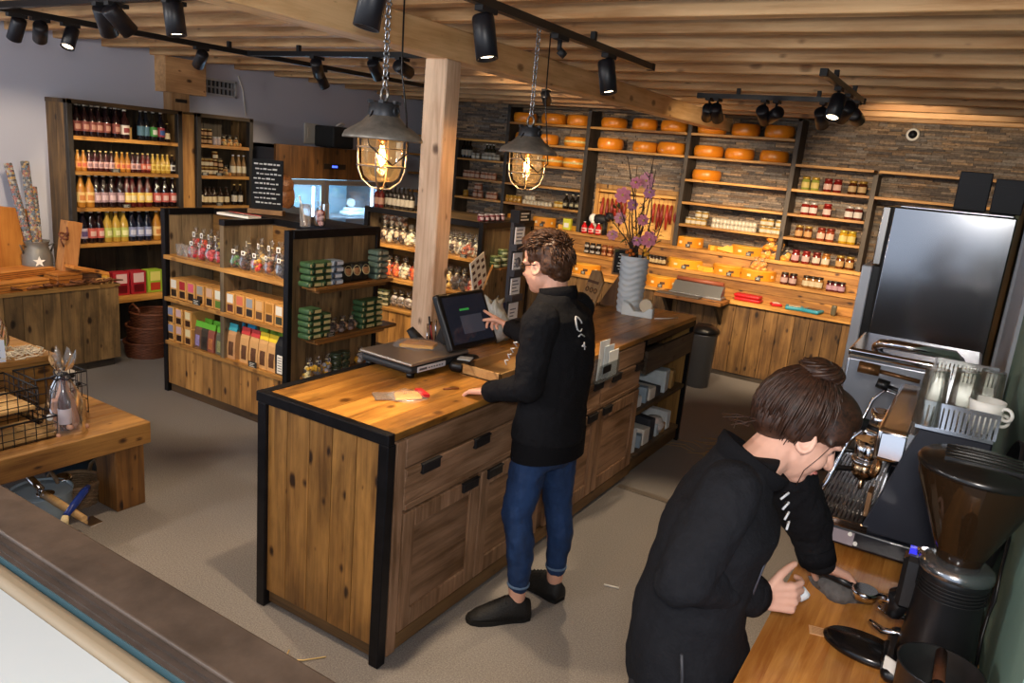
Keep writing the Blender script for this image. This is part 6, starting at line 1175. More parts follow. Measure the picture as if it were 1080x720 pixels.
# toy cow and red bottles
p = ony(632, 228, 7.8); t = thing('toy_cow', 'black and white toy cow standing on the ledge', 'toy cow', (p.x, 7.83, 1.19)); cz = 1.19 + .17
b = MB(); b.ball((p.x, 7.83, cz), (.105, .05, .055), 14, 10); part('body', b, mat('17171a', .6), t)
b = MB(); b.ball((p.x - .085, 7.83, cz), (.05, .051, .054), 12, 8); part('white_patch', b, WHITE, t)
b = MB(); b.ball((p.x + .12, 7.82, cz + .05), (.05, .034, .04), 12, 8); b.cyl((p.x + .08, 7.83, cz + .01), (p.x + .11, 7.82, cz + .045), .036, .03); b.ball((p.x + .155, 7.82, cz + .035), (.024, .024, .022)); d = part('head', b, mat('17171a', .6), t)
b = MB(); [b.cyl((p.x + .1, 7.82 + s * .03, cz + .07), (p.x + .09, 7.82 + s * .06, cz + .085), .012, .004) for s in (-1, 1)]; part('ears', b, mat('17171a', .6), d)
for dx in (-.07, .07):
    for dy in (-.028, .028): b = MB(); b.cyl((p.x + dx, 7.83 + dy, cz - .03), (p.x + dx * 1.05, 7.83 + dy, 1.19), .018, .014); part('leg', b, WHITE if dx < 0 else mat('17171a', .6), t)
b = MB(); b.tube([(p.x - .13, 7.83, cz + .03), (p.x - .15, 7.83, cz - .03), (p.x - .145, 7.83, cz - .08)], .006); part('tail', b, mat('17171a', .6), t)
for i, px in enumerate((616.5, 624, 631.5)): put(get(bottle, .13, .034, 'c01c22', 'd8d4d0', 'd8b8b4', 'c01c22'), px, 1.19, '%s red bottle with pale cap under the toy cow' % ('left', 'middle', 'right')[i], 'bottle', 'red bottles at the cow', Y=7.755, py=238)
# pull-out wrapper board
q = ony(735, 300, 7.25); t = thing('wrapping_board', 'thick wooden board jutting out of the back counter', 'board', (-2.33, 7.22, .74))
b = MB(); b.planks(-2.66, -1.98, 7.06, 7.41, .74, .775, 'x', .1, .002); part('board', b, wood('7a4a1c', 'b57a38', 'x'), t, bevel=.004); [part('bracket', MB().prism([(7.41, .5), (7.41, .74), (7.12, .74)], x, x + .03, Matrix(((0, 0, 1, 0), (1, 0, 0, 0), (0, 1, 0, 0), (0, 0, 0, 1)))), wood(*DARKW, 'x'), t) for x in (-2.6, -2.07)]
t = thing('foil_wrapper', 'grey film wrapping machine on the jutting board', 'wrapping machine', (-2.3, 7.25, .775))
b = MB(); b.rbox(-2.56, -2.02, 7.2, 7.36, .775, .8, .006); b.prism([(7.22, .8), (7.36, .8), (7.36, .9), (7.3, .9)], -2.54, -2.04, Matrix(((0, 0, 1, 0), (1, 0, 0, 0), (0, 1, 0, 0), (0, 0, 0, 1)))); part('body', b, mat('9a9da0', .3, .8), t); b = MB(); b.cyl((-2.53, 7.33, .92), (-2.05, 7.33, .92), .022); part('film_roll', b, mat('8a4a34', .4), t)
b = MB(); b.rbox(-2.64, -2.2, 7.07, 7.19, .776, .79, .004); part('hot_plate', b, mat('4a4440', .5), t)
# ================================================================== FRONT LEFT: gift bags, wire baskets, tools, crackers
random.seed(5)
BW_ = mat('17171a', .5)
# wooden riser crate and wire baskets on the low table
t = thing('wooden_riser', 'light wooden display riser standing on the low table', 'riser', (-4.35, 1.75, .45))
b = MB(); b.planks(-4.75, -4.02, 1.1, 2.02, .7, .73, 'y', .14); part('top', b, wood('8f6430', 'c8954f', 'y'), t, bevel=.003)
b = MB(); b.box(-4.75, -4.04, 1.98, 2.0, .45, .7); b.box(-4.05, -4.03, 1.1, 2.0, .45, .7); part('sides', b, wood('7d5526', 'b5843f', 'y'), t)
def wire_basket(x0, x1, y0, y1, z0, z1, lab, nx, nz=4):
    t = thing('wire_basket', lab, 'basket', ((x0 + x1) / 2, (y0 + y1) / 2, z0)); b = MB()
    cs = [(x0, y0), (x1, y0), (x1, y1), (x0, y1)]
    for k in range(4):
        a, c = cs[k], cs[(k + 1) % 4]; L = math.dist(a, c); n = max(2, int(L / .045))
        for i in range(n): u = i / n; x, y = a[0] + (c[0] - a[0]) * u, a[1] + (c[1] - a[1]) * u; b.cyl((x, y, z0), (x, y, z1), .0022, n=5)
        for z in (z0 + .004, z0 + (z1 - z0) * .33, z0 + (z1 - z0) * .66): b.cyl((*a, z), (*c, z), .0022, n=5)
        b.cyl((*a, z1), (*c, z1), .0045, n=6)
    for i in range(6): y = y0 + (y1 - y0) * i / 6; b.cyl((x0, y, z0 + .003), (x1, y, z0 + .003), .0022, n=5)
    part('wire_frame', b, BW_, t)
    b = MB(); b.planks(x0 + .01, x1 - .01, y0 + .01, y1 - .01, z0 + .008, z0 + .022, 'y', .1); part('wooden_base', b, wood('b98a4c', 'e0b878', 'y'), t); return t
wire_basket(-3.85, -3.58, 1.2, 1.78, .451, .56, 'lower black wire basket with wooden base at the table edge', 6)
wire_basket(-3.98, -3.66, 1.15, 1.74, .575, .69, 'upper black wire basket with wooden base above the other', 6)
wire_basket(-4.02, -3.8, 1.8, 2.05, .451, .68, 'tall black wire basket behind the gift bag on the low table', 5)
def gift_bag(c, s, label, cols, bottle_c):
    t = thing('gift_bag', label, 'gift bag', c); c = Vector(c); S = lambda x, y, z: c + Vector((x, y, z)) * s
    b = MB(); rings = []
    for w, z in ((.95, 0), (1., .05), (.95, .25), (.85, .5), (.6, .75), (.32, .92), (.16, 1.), (.24, 1.08), (.45, 1.2), (.6, 1.32)):
        rings.append([S(.1 * w * math.cos(a) * (1 + .1 * math.sin(4 * a + 5 * z) + .08 * (z > 1) * math.sin(9 * a)), .085 * w * math.sin(a) * (1 + .1 * math.cos(3 * a + 7 * z)), .26 * z + .03 * (z > 1.1) * math.sin(7 * a)) for a in [2 * PI * i / 30 for i in range(30)]])
    b.loft(rings, caps=False); part('cellophane', b, film('ffffff', .07, .1, .9), t)
    b = MB(); b.lathe([(.02 * s, 0), (.026 * s, .005), (.026 * s, .13 * s), (.01 * s, .18 * s), (.01 * s, .24 * s)], S(.02, -.01, .01), 12); part('bottle', b, mat(bottle_c, .15, coat=.3), t)
    b = MB(); b.lathe([(.0265 * s, .03 * s), (.0265 * s, .1 * s)], S(.02, -.01, .01), 12, caps=False); part('bottle_label', b, mat(cols[0], .6), t)
    b = MB(); b.rbox(*[v for k in range(3) for v in (S(-.05, -.05, .01)[k], S(-.002, .03, .14)[k])], .006); part('box', b, mat(cols[1], .6), t)
    b = MB()
    for k in range(22): b.ball(S(U(-.075, .075), U(-.06, .06), U(.0, .035)), .012 * s, 6, 4)
    part('filling', b, mat(cols[2], .7, var=.2, vs=40), t)
    b = MB(); b.loft([[S((-.035 + w * math.cos(a) * (1 + .2 * math.sin(5 * a + 20 * z))), .02 + .8 * w * math.sin(a) * (1 + .2 * math.cos(4 * a + 30 * z)), z) for a in [2 * PI * i / 20 for i in range(20)]] for w, z in ((.055, .005), (.058, .05), (.045, .11), (.03, .17), (.012, .22))]); part('tissue', b, mat(cols[2], .8, var=.25, vs=25), t)
    b = MB(); b.torus(S(0, 0, .26), .018 * s, .004 * s, 12, 5)
    for a in (-.6, .6, 2.5): b.torus(S(.03 * math.cos(a), -.02 + .03 * math.sin(a), .255), .022 * s, .004 * s, 12, 5, (math.sin(a), .3, .8))
    b.tube([S(0, -.02, .25), S(.02, -.06, .2), S(.04, -.08, .13)], .003 * s, 5); part('bow', b, mat(cols[3], .5), t)
    b = MB(); b.lathe([(.001, 0), (.014 * s, 0), (.014 * s, .003), (.001, .003)], S(.045, -.085, .09), 14, (.5, -.8, .1)); part('round_tag', b, PAPER, t)
gift_bag((-3.645, 1.85, .45), 1.12, 'clear gift bag with bottle and bow on the corner of the low table', ('c8c0cc', 'b07a5a', 'b98a70', '2b2b30'), '3a1420')
gift_bag((-4.22, 1.79, .73), 1.0, 'clear gift bag with dark bottle on the wooden riser', ('2c3038', 'c8b8a0', 'd8cfc0', 'cfc8c0'), '15181c')
b = MB()
for k in range(90):
    p = Vector((U(-4.15, -4.03), U(1.75, 1.98), .735 + U(0, .02))); a = U(0, 6.28); b.tube([p, p + Vector((math.cos(a) * .03, math.sin(a) * .03, U(0, .02))), p + Vector((math.cos(a + 1) * .06, math.sin(a + 1) * .05, U(-.0, .015)))], .0025, 4)
solid('shredded_paper', b, mat('dccfb4', .8), 'tuft of cream shredded paper on the wooden riser', 'shredded paper', (-4.09, 1.9, .73), kind='stuff')
q = onz(6, 388, .73); t = thing('sign_card', 'white sign card with blue grey writing on the wooden riser', 'sign', (-4.02, 1.69, .73)); M = Matrix.Translation((-4.03, 1.7, .735)) @ Matrix.Rotation(1.3, 4, 'Z') @ Matrix.Rotation(-.2, 4, 'X')
b = MB(); b.X = M; b.box(-.07, .07, -.004, .004, 0, .11); part('card', b, mat('c3cbd8', .5), t); b = MB(); b.X = M; [b.box(-.05, .05 - .02 * (k % 2), -.0046, -.004, .02 + .018 * k, .026 + .018 * k) for k in range(4)]; part('writing', b, mat('6a7488', .6), t)
t = thing('cow_print_bag', 'small bag of black and white sweets behind the tall wire basket', 'bag', (-4.1, 2.1, .45)); o = t
b = MB(); b.rbox(-4.2, -4.06, 2.05, 2.16, .452, .6, .03); part('bag', b, mat('d8d4ce', .5), t); b = MB(); [b.ball((-4.06, U(2.06, 2.15), U(.47, .59)), (.006, .016, .012), 8, 5) for k in range(9)]; part('black_patches', b, BLACK, t)
# under the low table
TUBC = (-3.665, 1.725, 0)
t = thing('zinc_tub', 'round blue grey zinc tub under the low table', 'tub', (-3.85, 1.68, 0))
b = MB(); b.lathe([(.12, 0), (.125, .01), (.138, .16), (.143, .165), (.135, .165), (.12, .02), (.001, .015)], TUBC, 40); part('tub', b, mat('9fb3c2', .4, .1, var=.15, vs=6), t); b = MB(); b.lathe([(.001, .15), (.132, .15), (.128, .157), (.08, .154), (.001, .158)], TUBC, 40); part('lid', b, mat('a5bac9', .35, .1), t)
b = MB(); b.lathe([(.1, 0), (.14, .02), (.155, .2), (.16, .205), (.15, .2), (.13, .03), (.001, .02)], (-3.98, 2.06, 0), 30); solid('black_bucket', b, mat('2c3a48', .4, var=.3, vs=40), 'dark blue enamel bucket beside the table leg', 'bucket', (-3.98, 2.06, 0))
def wicker(c, r, h, label, mt, flare=1.15, handles=True, name='wicker_basket'):
    t = thing(name, label, 'basket', c); c = Vector(c); b = MB()
    for k in range(int(h / .012)):
        z = k * .012 + .006; rr = r * (1 + (flare - 1) * z / h)
        b.tube([c + Vector((rr * math.cos(a) + .004 * math.cos(a) * math.sin(14 * a + PI * k), rr * math.sin(a) + .004 * math.sin(a) * math.sin(14 * a + PI * k), z)) for a in [2 * PI * i / 42 for i in range(42)]], .007, 5, True)
    b.torus(c + Vector((0, 0, h)), r * flare, .012, 36, 6); b.lathe([(.001, 0), (r, 0), (r, .006), (.001, .006)], c, 24); part('woven_body', b, mt, t)
    if handles:
        for s in (-1, 1):
            b = MB(); b.tube([c + Vector((r * flare * math.cos(a0 + s * PI / 2 * 1), r * flare * math.sin(a0 + s * PI / 2), h + hh)) for a0, hh in ((-.45, 0), (-.35, .05), (0, .085), (.35, .05), (.45, 0))], .01, 6); part('handle', b, mt, t)
    return t
WK = mat('5a301a', .6, var=.35, vs=40); WK2 = mat('7a6248', .6, var=.35, vs=40)
wicker((-3.74, 1.93, 0), .1, .12, 'brown wicker basket under the low table', WK2, handles=True)
b = MB(); b.lathe([(.001, 0), (.03, .01), (.045, .04), (.04, .05), (.001, .03)], (-3.72, 1.86, .125), 18); solid('steel_bowl', b, CHROME, 'small shiny steel bowl on the wicker basket', 'bowl', (-3.72, 1.86, .12))
t = thing('steel_scoop', 'shiny steel tube handled scoop under the low table', 'scoop', (-3.72, 1.68, .17)); a = onz(24, 497, .2) ; e = onz(40, 514, .16)
b = MB(); b.cyl(onz(25, 497, .25), onz(43, 516, .2), .018, .018, 14); part('tube_handle', b, CHROME, t); b = MB(); q1 = onz(43, 516, .2); q2 = onz(48, 524, .17); b.tube([q1, q1.lerp(q2, .5), q2], .006); b.lathe([(.001, 0), (.03, .005), (.04, .02), (.038, .02), (.001, .008)], q2, 16); part('scoop_bowl', b, CHROME, t)
t = thing('cheese_slicer', 'wooden handled steel slicer leaning in front of the tub', 'slicer', (-3.55, 1.76, .06)); p0, p1 = onz(46, 521, .2), onz(89, 547, .17)
b = MB(); b.tube([p0, p0.lerp(p1, .3), p1], [.018, .02, .016], 10); part('wooden_handle', b, wood('c89a5c', 'e5bf85', 'y'), t)
b = MB(); b.ball(p0 + Vector((.02, .0, .0)), .016); part('steel_ferrule', b, CHROME, t); b = MB(); b.cbox(p1 + Vector((.02, .02, -.015)), (.09, .06, .008)); part('steel_blade', b, CHROME, t)
t = thing('blue_brush', 'blue handled brush leaning on the slicer', 'brush', (-3.54, 1.83, .04)); p0, p1 = onz(93, 513, .23), onz(69, 544, .2)
b = MB(); b.tube([p0, p0.lerp(p1, .2), p0.lerp(p1, .6), p1], [.012, .019, .018, .014], 10); part('blue_handle', b, mat('16307a', .25), t); b = MB(); b.cyl(p1, p1 + Vector((.02, -.02, -.03)), .014, .02); part('bristles', b, mat('c8b890', .8), t)
# ---- display block goods
t = thing('milk_can', 'grey enamel milk can with white star on the display block', 'milk can', (-6.16, 3.03, .685)); c = (-6.2, 3.01, .687)
b = MB(); b.lathe([(.1, 0), (.105, .01), (.105, .2), (.085, .25), (.075, .28), (.09, .31), (.092, .315), (.08, .312), (.07, .28)], c, 28); part('can', b, mat('77746e', .45, .4, var=.12, vs=12), t)
[part('handle', MB().tube([(c[0] + .0, c[1] + s * .08, c[2] + .27), (c[0] + .01, c[1] + s * .125, c[2] + .29), (c[0] + .0, c[1] + s * .1, c[2] + .22)], .007), mat('77746e', .45, .4), t) for s in (-1, 1)]
b = MB(); st = [((.045 if k % 2 == 0 else .018) * math.cos(PI / 2 + k * PI / 5), (.045 if k % 2 == 0 else .018) * math.sin(PI / 2 + k * PI / 5)) for k in range(10)]; b.prism(st, .1045, .108, Matrix.Translation((c[0], c[1], c[2] + .165)) @ Matrix.Rotation(-.35, 4, 'Z') @ Matrix(((0, 0, 1, 0), (1, 0, 0, 0), (0, 1, 0, 0), (0, 0, 0, 1)))); part('white_star', b, PAPER, t)
for i, (px, py, r) in enumerate(((8, 172, .028), (26, 170, .03), (35, 197, .026))):
    e = onx(px, py, -6.34); s = Vector((-6.2, 2.99 + .02 * i, .8)); b = MB(); b.cyl(s, e, r, r, 12); t = solid('sweet_tube', b, film('ffffff', .15, .1), '%s long clear tube of coloured sweets leaning from the milk can' % ('left', 'middle', 'right')[i], 'sweet tube', s)
    d = (e - s); M = Vector((0, 0, 1)).rotation_difference(d.normalized()).to_matrix(); b = MB(); n = int(d.length / .017)
    for k in range(n):
        for j in range(6): a = j * PI / 3 + k * .5; b.cm = random.randrange(7); b.ball(s + d * ((k + .5) / n) + M @ Vector((r * .68 * math.cos(a), r * .68 * math.sin(a), 0)), .0105, 6, 4)
    part('sweets', b, [mat(c_, .35) for c_ in ('8a2a22', 'b88a28', 'a8a090', '1c1a18', '2a4a68', '9a4a1c', '3a1c14')], t)
t = thing('leaning_plank', 'tall light plank box with a bow leaning on the wall shelf', 'plank', (-6.02, 3.12, .685)); p = onx(66, 280, -6.03)
M = Matrix.Translation((-6.05, 3.13, .69)) @ Matrix.Rotation(-.16, 4, 'X'); b = MB(); b.X = M; b.rbox(-.05, .05, -.06, .06, 0, .48, .004); part('plank', b, wood('a86a34', 'd0945a', 'z'), t)
b = MB(); b.X = M; b.torus((.05, -.05, .4), .03, .008, 12, 6, (.5, 1, .2)); b.torus((.06, -.08, .36), .035, .008, 12, 6, (.8, .2, 1)); b.tube([(.055, -.05, .4), (.06, -.1, .33), (.06, -.07, .28)], .006); part('bow', b, mat('6a3a26', .6), t)
M = Matrix.Translation((-6.3, 2.84, .69)) @ Matrix.Rotation(-.12, 4, 'X'); b = MB(); b.X = M; b.rbox(-.012, .012, -.1, .12, 0, .56, .004); solid('orange_board', b, wood('b0641c', 'dc9440', 'z'), 'tall orange pine board leaning at the left wall', 'board', (-6.3, 2.84, .685))
def gbox(x, y, z, w, d, h, rz, label, i):
    t = thing('wooden_gift_box', label, 'box', (x, y, z)); M = Matrix.Translation((x, y, z)) @ Matrix.Rotation(rz, 4, 'Z')
    b = MB(); b.X = M; b.box(-w, w, -d, d, 0, h); part('box', b, wood('9a561c', 'd08a3c', 'y'), t, bevel=.003)
    b = MB(); b.X = M
    for k in range(3): b.box(-w - .002, w + .002, -d - .002 + .0, -d * .0 + d + .002, h * (.2 + .3 * k), h * (.2 + .3 * k) + .004)
    part('slat_gaps', b, mat('5a3210', .7), t)
    return t
gbox(-5.97, 2.62, .685, .13, .3, .075, .15, 'long low wooden gift box at the left of the block', 0)
gbox(-6.1, 2.8, .762, .1, .25, .05, .2, 'long wooden gift box lying on the low box', 1)
gbox(-5.98, 3.08, .685, .09, .1, .1, .1, 'square slatted wooden box in the middle of the block', 2)
gbox(-6.04, 3.3, .685, .07, .1, .07, -.45, 'slanted wooden gift box at the right of the block', 3)
b = MB(); M = Matrix.Translation((-5.93, 3.27, .79)) @ Matrix.Rotation(-.25, 4, 'X'); b.X = M; b.rbox(-.06, .06, -.17, .12, -.012, .012, .003); solid('thin_board', b, wood('a4601f', 'd8964a', 'y'), 'thin wooden board laid across the gift boxes', 'board', (-5.93, 3.27, .75))
t = thing('bark_garland', 'brown wood shaving garland along the block edge', 'garland', (-5.87, 3.0, .685)); b = MB()
for k in range(26):
    y = 2.5 + k * .036; p = Vector((-5.88 + U(-.02, .02), y, .7)); b.tube([p, p + Vector((U(.0, .03), U(-.05, .06), U(.0, .03))), p + Vector((U(.0, .03), U(.02, .1), U(-.01, .01)))], [.009, .012, .005], 5)
part('shavings', b, mat('6a3f20', .8, var=.4, vs=30), t)
b = MB(); [b.torus((-5.87, 3.3 + .04 * k, .7), .03, .006, 12, 5, (1, U(-.5, .5), U(-.3, .3))) for k in range(3)]; part('ribbon', b, mat('b0824c', .6), t)
# wicker baskets under the wide shelf
for i, (y, z, r) in enumerate(((3.76, 0, .165), (3.8, .13, .17), (3.84, .25, .16))):
    wicker((-5.97 - .02 * i, y, z), r, .13 if i < 2 else .12, '%s dark wicker basket of the stack beside the display block' % ('bottom', 'middle', 'top')[i], WK, 1.12, i == 2)

# ================================================================== PEOPLE
def remesh(name, mb, mt, voxel, smooth=4, disp=None):
    me = mb.mesh(name, mt); o = bpy.data.objects.new(name + '_tmp', me); COL.objects.link(o)
    m = o.modifiers.new('r', 'REMESH'); m.mode = 'VOXEL'; m.voxel_size = voxel; m.use_smooth_shade = True
    if smooth: s = o.modifiers.new('s', 'SMOOTH'); s.iterations = smooth; s.factor = .5
    if disp:
        tx = bpy.data.textures.new(name, 'CLOUDS'); tx.noise_scale = disp[1]; tx.noise_depth = 2; d = o.modifiers.new('d', 'DISPLACE'); d.texture = tx; d.strength = disp[0]; d.mid_level = .5; d.texture_coords = 'LOCAL'
    dg = bpy.context.evaluated_depsgraph_get(); dg.update(); new = bpy.data.meshes.new_from_object(o.evaluated_get(dg)); new.name = name
    bpy.data.objects.remove(o); bpy.data.meshes.remove(me)
    new.materials.clear(); new.materials.append(mt); return new
def pobj(name, me, root, label=None):
    """mesh given in coordinates local to the person's root"""
    o = bpy.data.objects.new(name, me); COL.objects.link(o); o.parent = root; ORI[o.name] = ORI[root.name]
    if label: o['label'] = label
    return o
SKIN = mat('d8a48c', .5, var=.05, vs=30); 
def hand(b, w, d, n, curl=(.5, .6, .6, .7), s=1., thumb=1, tc=.5, spread=.12):
    """w wrist, d finger direction, n palm normal (away from the palm side); thumb=+1/-1 picks the side"""
    d = d.normalized(); n = (n - d * n.dot(d)).normalized(); x = d.cross(n).normalized() * thumb
    palm = w + d * .045 * s
    for k in range(4): 
        o = (k - 1.5) * .0195 * s; b.cone2(w + x * o * .7 + d * .008, w + x * o + d * .083 * s * (1 - .06 * abs(k - 1.2)), .0135 * s, .0115 * s, 10)
    for k, (l, c) in enumerate(zip((.068, .078, .072, .056), curl)):     # index side first = thumb side
        o = (1.5 - k) * .0205 * s; p = w + x * o + d * .083 * s * (1 - .05 * abs(1.2 - k)); a = 0; r = .0092 * s; dd = (d + x * (1.5 - k) * spread * .5).normalized()
        for j, f in enumerate((.45, .32, .23)):
            a += c * (.8, 1., .7)[j]; v = (dd * math.cos(a) - n * math.sin(a)).normalized(); q = p + v * l * f * s; b.cone2(p, q, r, r * .93, 10); p = q; r *= .93
    p = w + x * .026 * s + d * .02 * s; v = (x * .75 + d * .65 - n * .25).normalized(); q = p + v * .04 * s; b.cone2(p, q, .0135 * s, .0115 * s, 10)
    v2 = (v * .7 + d * .5 - n * tc).normalized(); e = q + v2 * .03 * s; b.cone2(q, e, .0112 * s, .0098 * s, 10); b.cone2(e, e + (v2 + d * .3 - n * tc * .4).normalized() * .022 * s, .0098 * s, .008 * s, 10)
def head(b, c, f, up, s=1., rnd=1.):
    """head pieces; f = facing, up = head up"""
    f = f.normalized(); up = (up - f * up.dot(f)).normalized(); r = f.cross(up); M = Matrix((f, r, up)).transposed()
    L = lambda x, y, z: c + M @ Vector((x, y, z)) * s; T = M.to_4x4()
    def el(p, rad): b.ball(L(*p), tuple(q * s for q in rad), 20, 14, M)
    el((-.012, 0, .035), (.098, .077, .088)); el((.03, 0, -.03), (.06 * rnd, .06 * rnd, .085)); el((.055, 0, -.085), (.032, .034, .026)); el((.01, 0, -.05), (.066, .06 * rnd, .055))
    for sd in (-1, 1): el((.055, .033 * sd, -.03), (.03, .025, .03)); el((.068, .028 * sd, .022), (.024, .028, .012)); el((.0655, .031 * sd, .002), (.0135, .016, .012))
    el((.02, 0, .05), (.072, .066, .06))
    b.cone2(L(.088, 0, .012), L(.112, 0, -.028), .009 * s, .0125 * s); el((.097, .011, -.03), (.012, .008, .008)); el((.097, -.011, -.03), (.012, .008, .008))
    el((.084, 0, -.056), (.012, .021, .006)); el((.082, 0, -.066), (.012, .019, .006))
    for sd in (-1, 1):
        b.torus(L(-.008, .079 * sd, -.008), .024 * s, .006 * s, 16, 8, M @ Vector((-.35, sd, .1)), .7); el((-.004, .074 * sd, -.01), (.014, .008, .022)); el((.004, .076 * sd, -.03), (.008, .006, .009))
    return L, M
def face_bits(root, L, M, s, org, lips='b8766c', brow='4a3426'):
    for sd in (-1, 1):
        b = MB(); b.ball(L(.0675, .031 * sd, .001), .0125 * s, 12, 8, M); e = pobj('eye', b.mesh('eye', mat('e8e4de', .2), org), root)
        b = MB(); b.ball(L(.0765, .031 * sd, .0), .0052 * s, 8, 6, M); pobj('iris', b.mesh('iris', mat('3a2a1e', .15), org), e)
        b = MB(); b.tube([L(.083, .014 * sd, .028), L(.09, .03 * sd, .034), L(.078, .05 * sd, .028)], [.003 * s, .0045 * s, .002 * s], 6); pobj('eyebrow', b.mesh('eyebrow', mat(brow, .8), org), root)
        b = MB(); b.tube([L(.077, .02 * sd, .007), L(.0815, .031 * sd, .009), L(.076, .044 * sd, .005)], .0022 * s, 5); pobj('eyelash', b.mesh('eyelash', mat('2a1c16', .8), org), root)
    b = MB(); b.tube([L(.086, -.022, -.0595), L(.097, -.008, -.0575), L(.097, .008, -.0575), L(.086, .022, -.0595)], [.002 * s, .0048 * s, .0048 * s, .002 * s], 6); b.tube([L(.085, -.018, -.063), L(.094, 0, -.0665), L(.085, .018, -.063)], [.002 * s, .005 * s, .002 * s], 6); pobj('lips', b.mesh('lips', mat(lips, .45), org), root)
def hairmat(c, c2):
    m, nt, p = base('hair_' + c); L = nt.links.new; tc = N(nt, 'ShaderNodeTexCoord'); mp = N(nt, 'ShaderNodeMapping'); mp.inputs['Scale'].default_value = (1, 1, 1); L(tc.outputs['Object'], mp.inputs[0])
    n = N(nt, 'ShaderNodeTexNoise', Scale=90., Detail=6., Roughness=.7, Distortion=.8); L(mp.outputs[0], n.inputs['Vector']); r = N(nt, 'ShaderNodeValToRGB'); r.color_ramp.elements[0].color = lin(c); r.color_ramp.elements[1].color = lin(c2); r.color_ramp.elements[0].position = .35; r.color_ramp.elements[1].position = .7
    L(n.outputs[0], r.inputs[0]); L(r.outputs[0], p.inputs['Base Color']); p.inputs['Roughness'].default_value = .48; p.inputs['Specular IOR Level'].default_value = .4
    return m
FLEECE = mat('17171a', .85, spec=.15, var=.15, vs=60, bump=.3, bs=120); FLEECE2 = mat('131316', .9, spec=.12, bump=.3, bs=160)
def stroke(b, pts, M, r): b.tube([M @ Vector(p) for p in pts], r, 5)

# ------------------------------------------------------------------ cashier at the till
ROOT = Vector((-1.42, 2.67, 0)); A = thing('person', 'person with short brown hair in a black jacket tapping the till screen', 'person', ROOT)
V = lambda x, y, z: Vector((x, y, z))
hipc = V(-1.40, 2.69, .86); chest = V(-1.41, 2.715, 1.22); neckb = V(-1.43, 2.72, 1.40); hc = V(-1.515, 2.735, 1.525)
Ls, Rs = V(-1.395, 2.53, 1.335), V(-1.43, 2.90, 1.335); Le, Re = V(-1.40, 2.475, 1.075), V(-1.56, 2.99, 1.1); Lw, Rw = V(-1.615, 2.525, .995), V(-1.84, 3.0, 1.165)
Lh, Rh = V(-1.415, 2.60, .86), V(-1.385, 2.78, .86); Lk, Rk = V(-1.445, 2.565, .475), V(-1.375, 2.80, .475); La, Ra = V(-1.40, 2.56, .1), V(-1.345, 2.80, .1)
b = MB(); f = V(-.95, .14, -.2)
b.loft([[V(hipc.x + q[0] * .5 * math.cos(a), hipc.y + q[1] * .5 * math.sin(a), 0) + V(q[3], 0, q[2]) for a in [2 * PI * i / 20 for i in range(20)]] for q in ((.18, .28, .8, 0), (.2, .32, .9, 0), (.17, .27, 1.08, 0), (.19, .32, 1.22, -.01), (.17, .34, 1.32, -.02), (.1, .16, 1.39, -.03))])
b.cone2(neckb - V(0, 0, .06), hc - V(-.045, 0, .06), .056, .056)
for s_, e_, w_ in ((Ls, Le, Lw), (Rs, Re, Rw)): b.cone2(s_, e_, .046, .038); b.cone2(e_, w_, .036, .027)
for h_, k_, a_ in ((Lh, Lk, La), (Rh, Rk, Ra)): b.cone2(h_, k_, .075, .05); b.cone2(k_, a_, .048, .037); 
b.cone2(La - V(0, 0, .05), V(-1.48, 2.47, .04), .022, .016); b.cone2(Ra - V(0, 0, .05), V(-1.45, 2.83, .04), .022, .016)
hand(b, Lw, V(-.93, .12, -.22), V(-.2, .1, 1), (.25, .3, .35, .4), 1., 1, .3)
hand(b, Rw, V(-.95, .25, .22), V(.1, .45, .85), (.02, .9, 1.1, 1.15), 1., 1 * -1, .6)
L_, M_ = head(b, hc, f, V(-.12, .02, 1), 1.02, 1.08)
pobj('body', remesh('body', b, SKIN, .0042, 3), A).location = -ROOT
def lay(o): o.location = -ROOT; return o
face_bits(A, L_, M_, 1.02, ROOT)
# hair: short, swept, with tufts
H1 = hairmat('20120b', '5c3a22'); b = MB()
def eh(p, rad): b.ball(L_(*p), tuple(q * 1.02 for q in rad), 20, 14, M_)
eh((-.022, 0, .048), (.1, .084, .09)); eh((.03, 0, .1), (.072, .066, .045)); eh((-.06, 0, .0), (.062, .07, .06)); eh((-.07, 0, -.03), (.045, .055, .045))
for sd in (-1, 1): eh((.008, .066 * sd, .048), (.032, .016, .034)); eh((-.052, .062 * sd, .01), (.036, .02, .05))
me = remesh('hair', b, H1, .006, 4, (.016, .03)); lay(pobj('hair', me, A))
b = MB(); random.seed(3)
for k in range(800):
    th = U(0, 2 * PI); ph = U(-.25, 1.5); d = Vector((math.cos(th) * math.cos(ph), math.sin(th) * math.cos(ph), math.sin(ph)))
    if d.x > .55 and d.z < .45 or (abs(d.y) > .45 and d.z < .25 and d.x > -.55): continue
    p = Vector((-.02, 0, .048)) + Vector((d.x * .098, d.y * .083, d.z * .09)); t1 = (Vector((.5, U(-.5, .5), -.1)) - d * d.dot(Vector((.5, 0, -.1)))) if d.z > .3 else Vector((-.3, U(-.2, .2), -1)); t1 = t1.normalized()
    l = U(.025, .05); b.tube([L_(*p), L_(*(p + d * .008 + t1 * l * .5)), L_(*(p + d * (.007 if d.z > .3 else .002) + t1 * l))], [.0045, .0035, .0008], 4)
lay(pobj('hair_tufts', b.mesh('hair_tufts', H1), A))
b = MB()
for sd in (-1, 1): b.torus(L_(.098, .033 * sd, .0), .021, .0025, 16, 5, M_ @ Vector((1, .25 * sd, 0))); b.tube([L_(.09, .056 * sd, .006), L_(.04, .08 * sd, .008), L_(-.012, .086 * sd, .006)], .0026, 5)
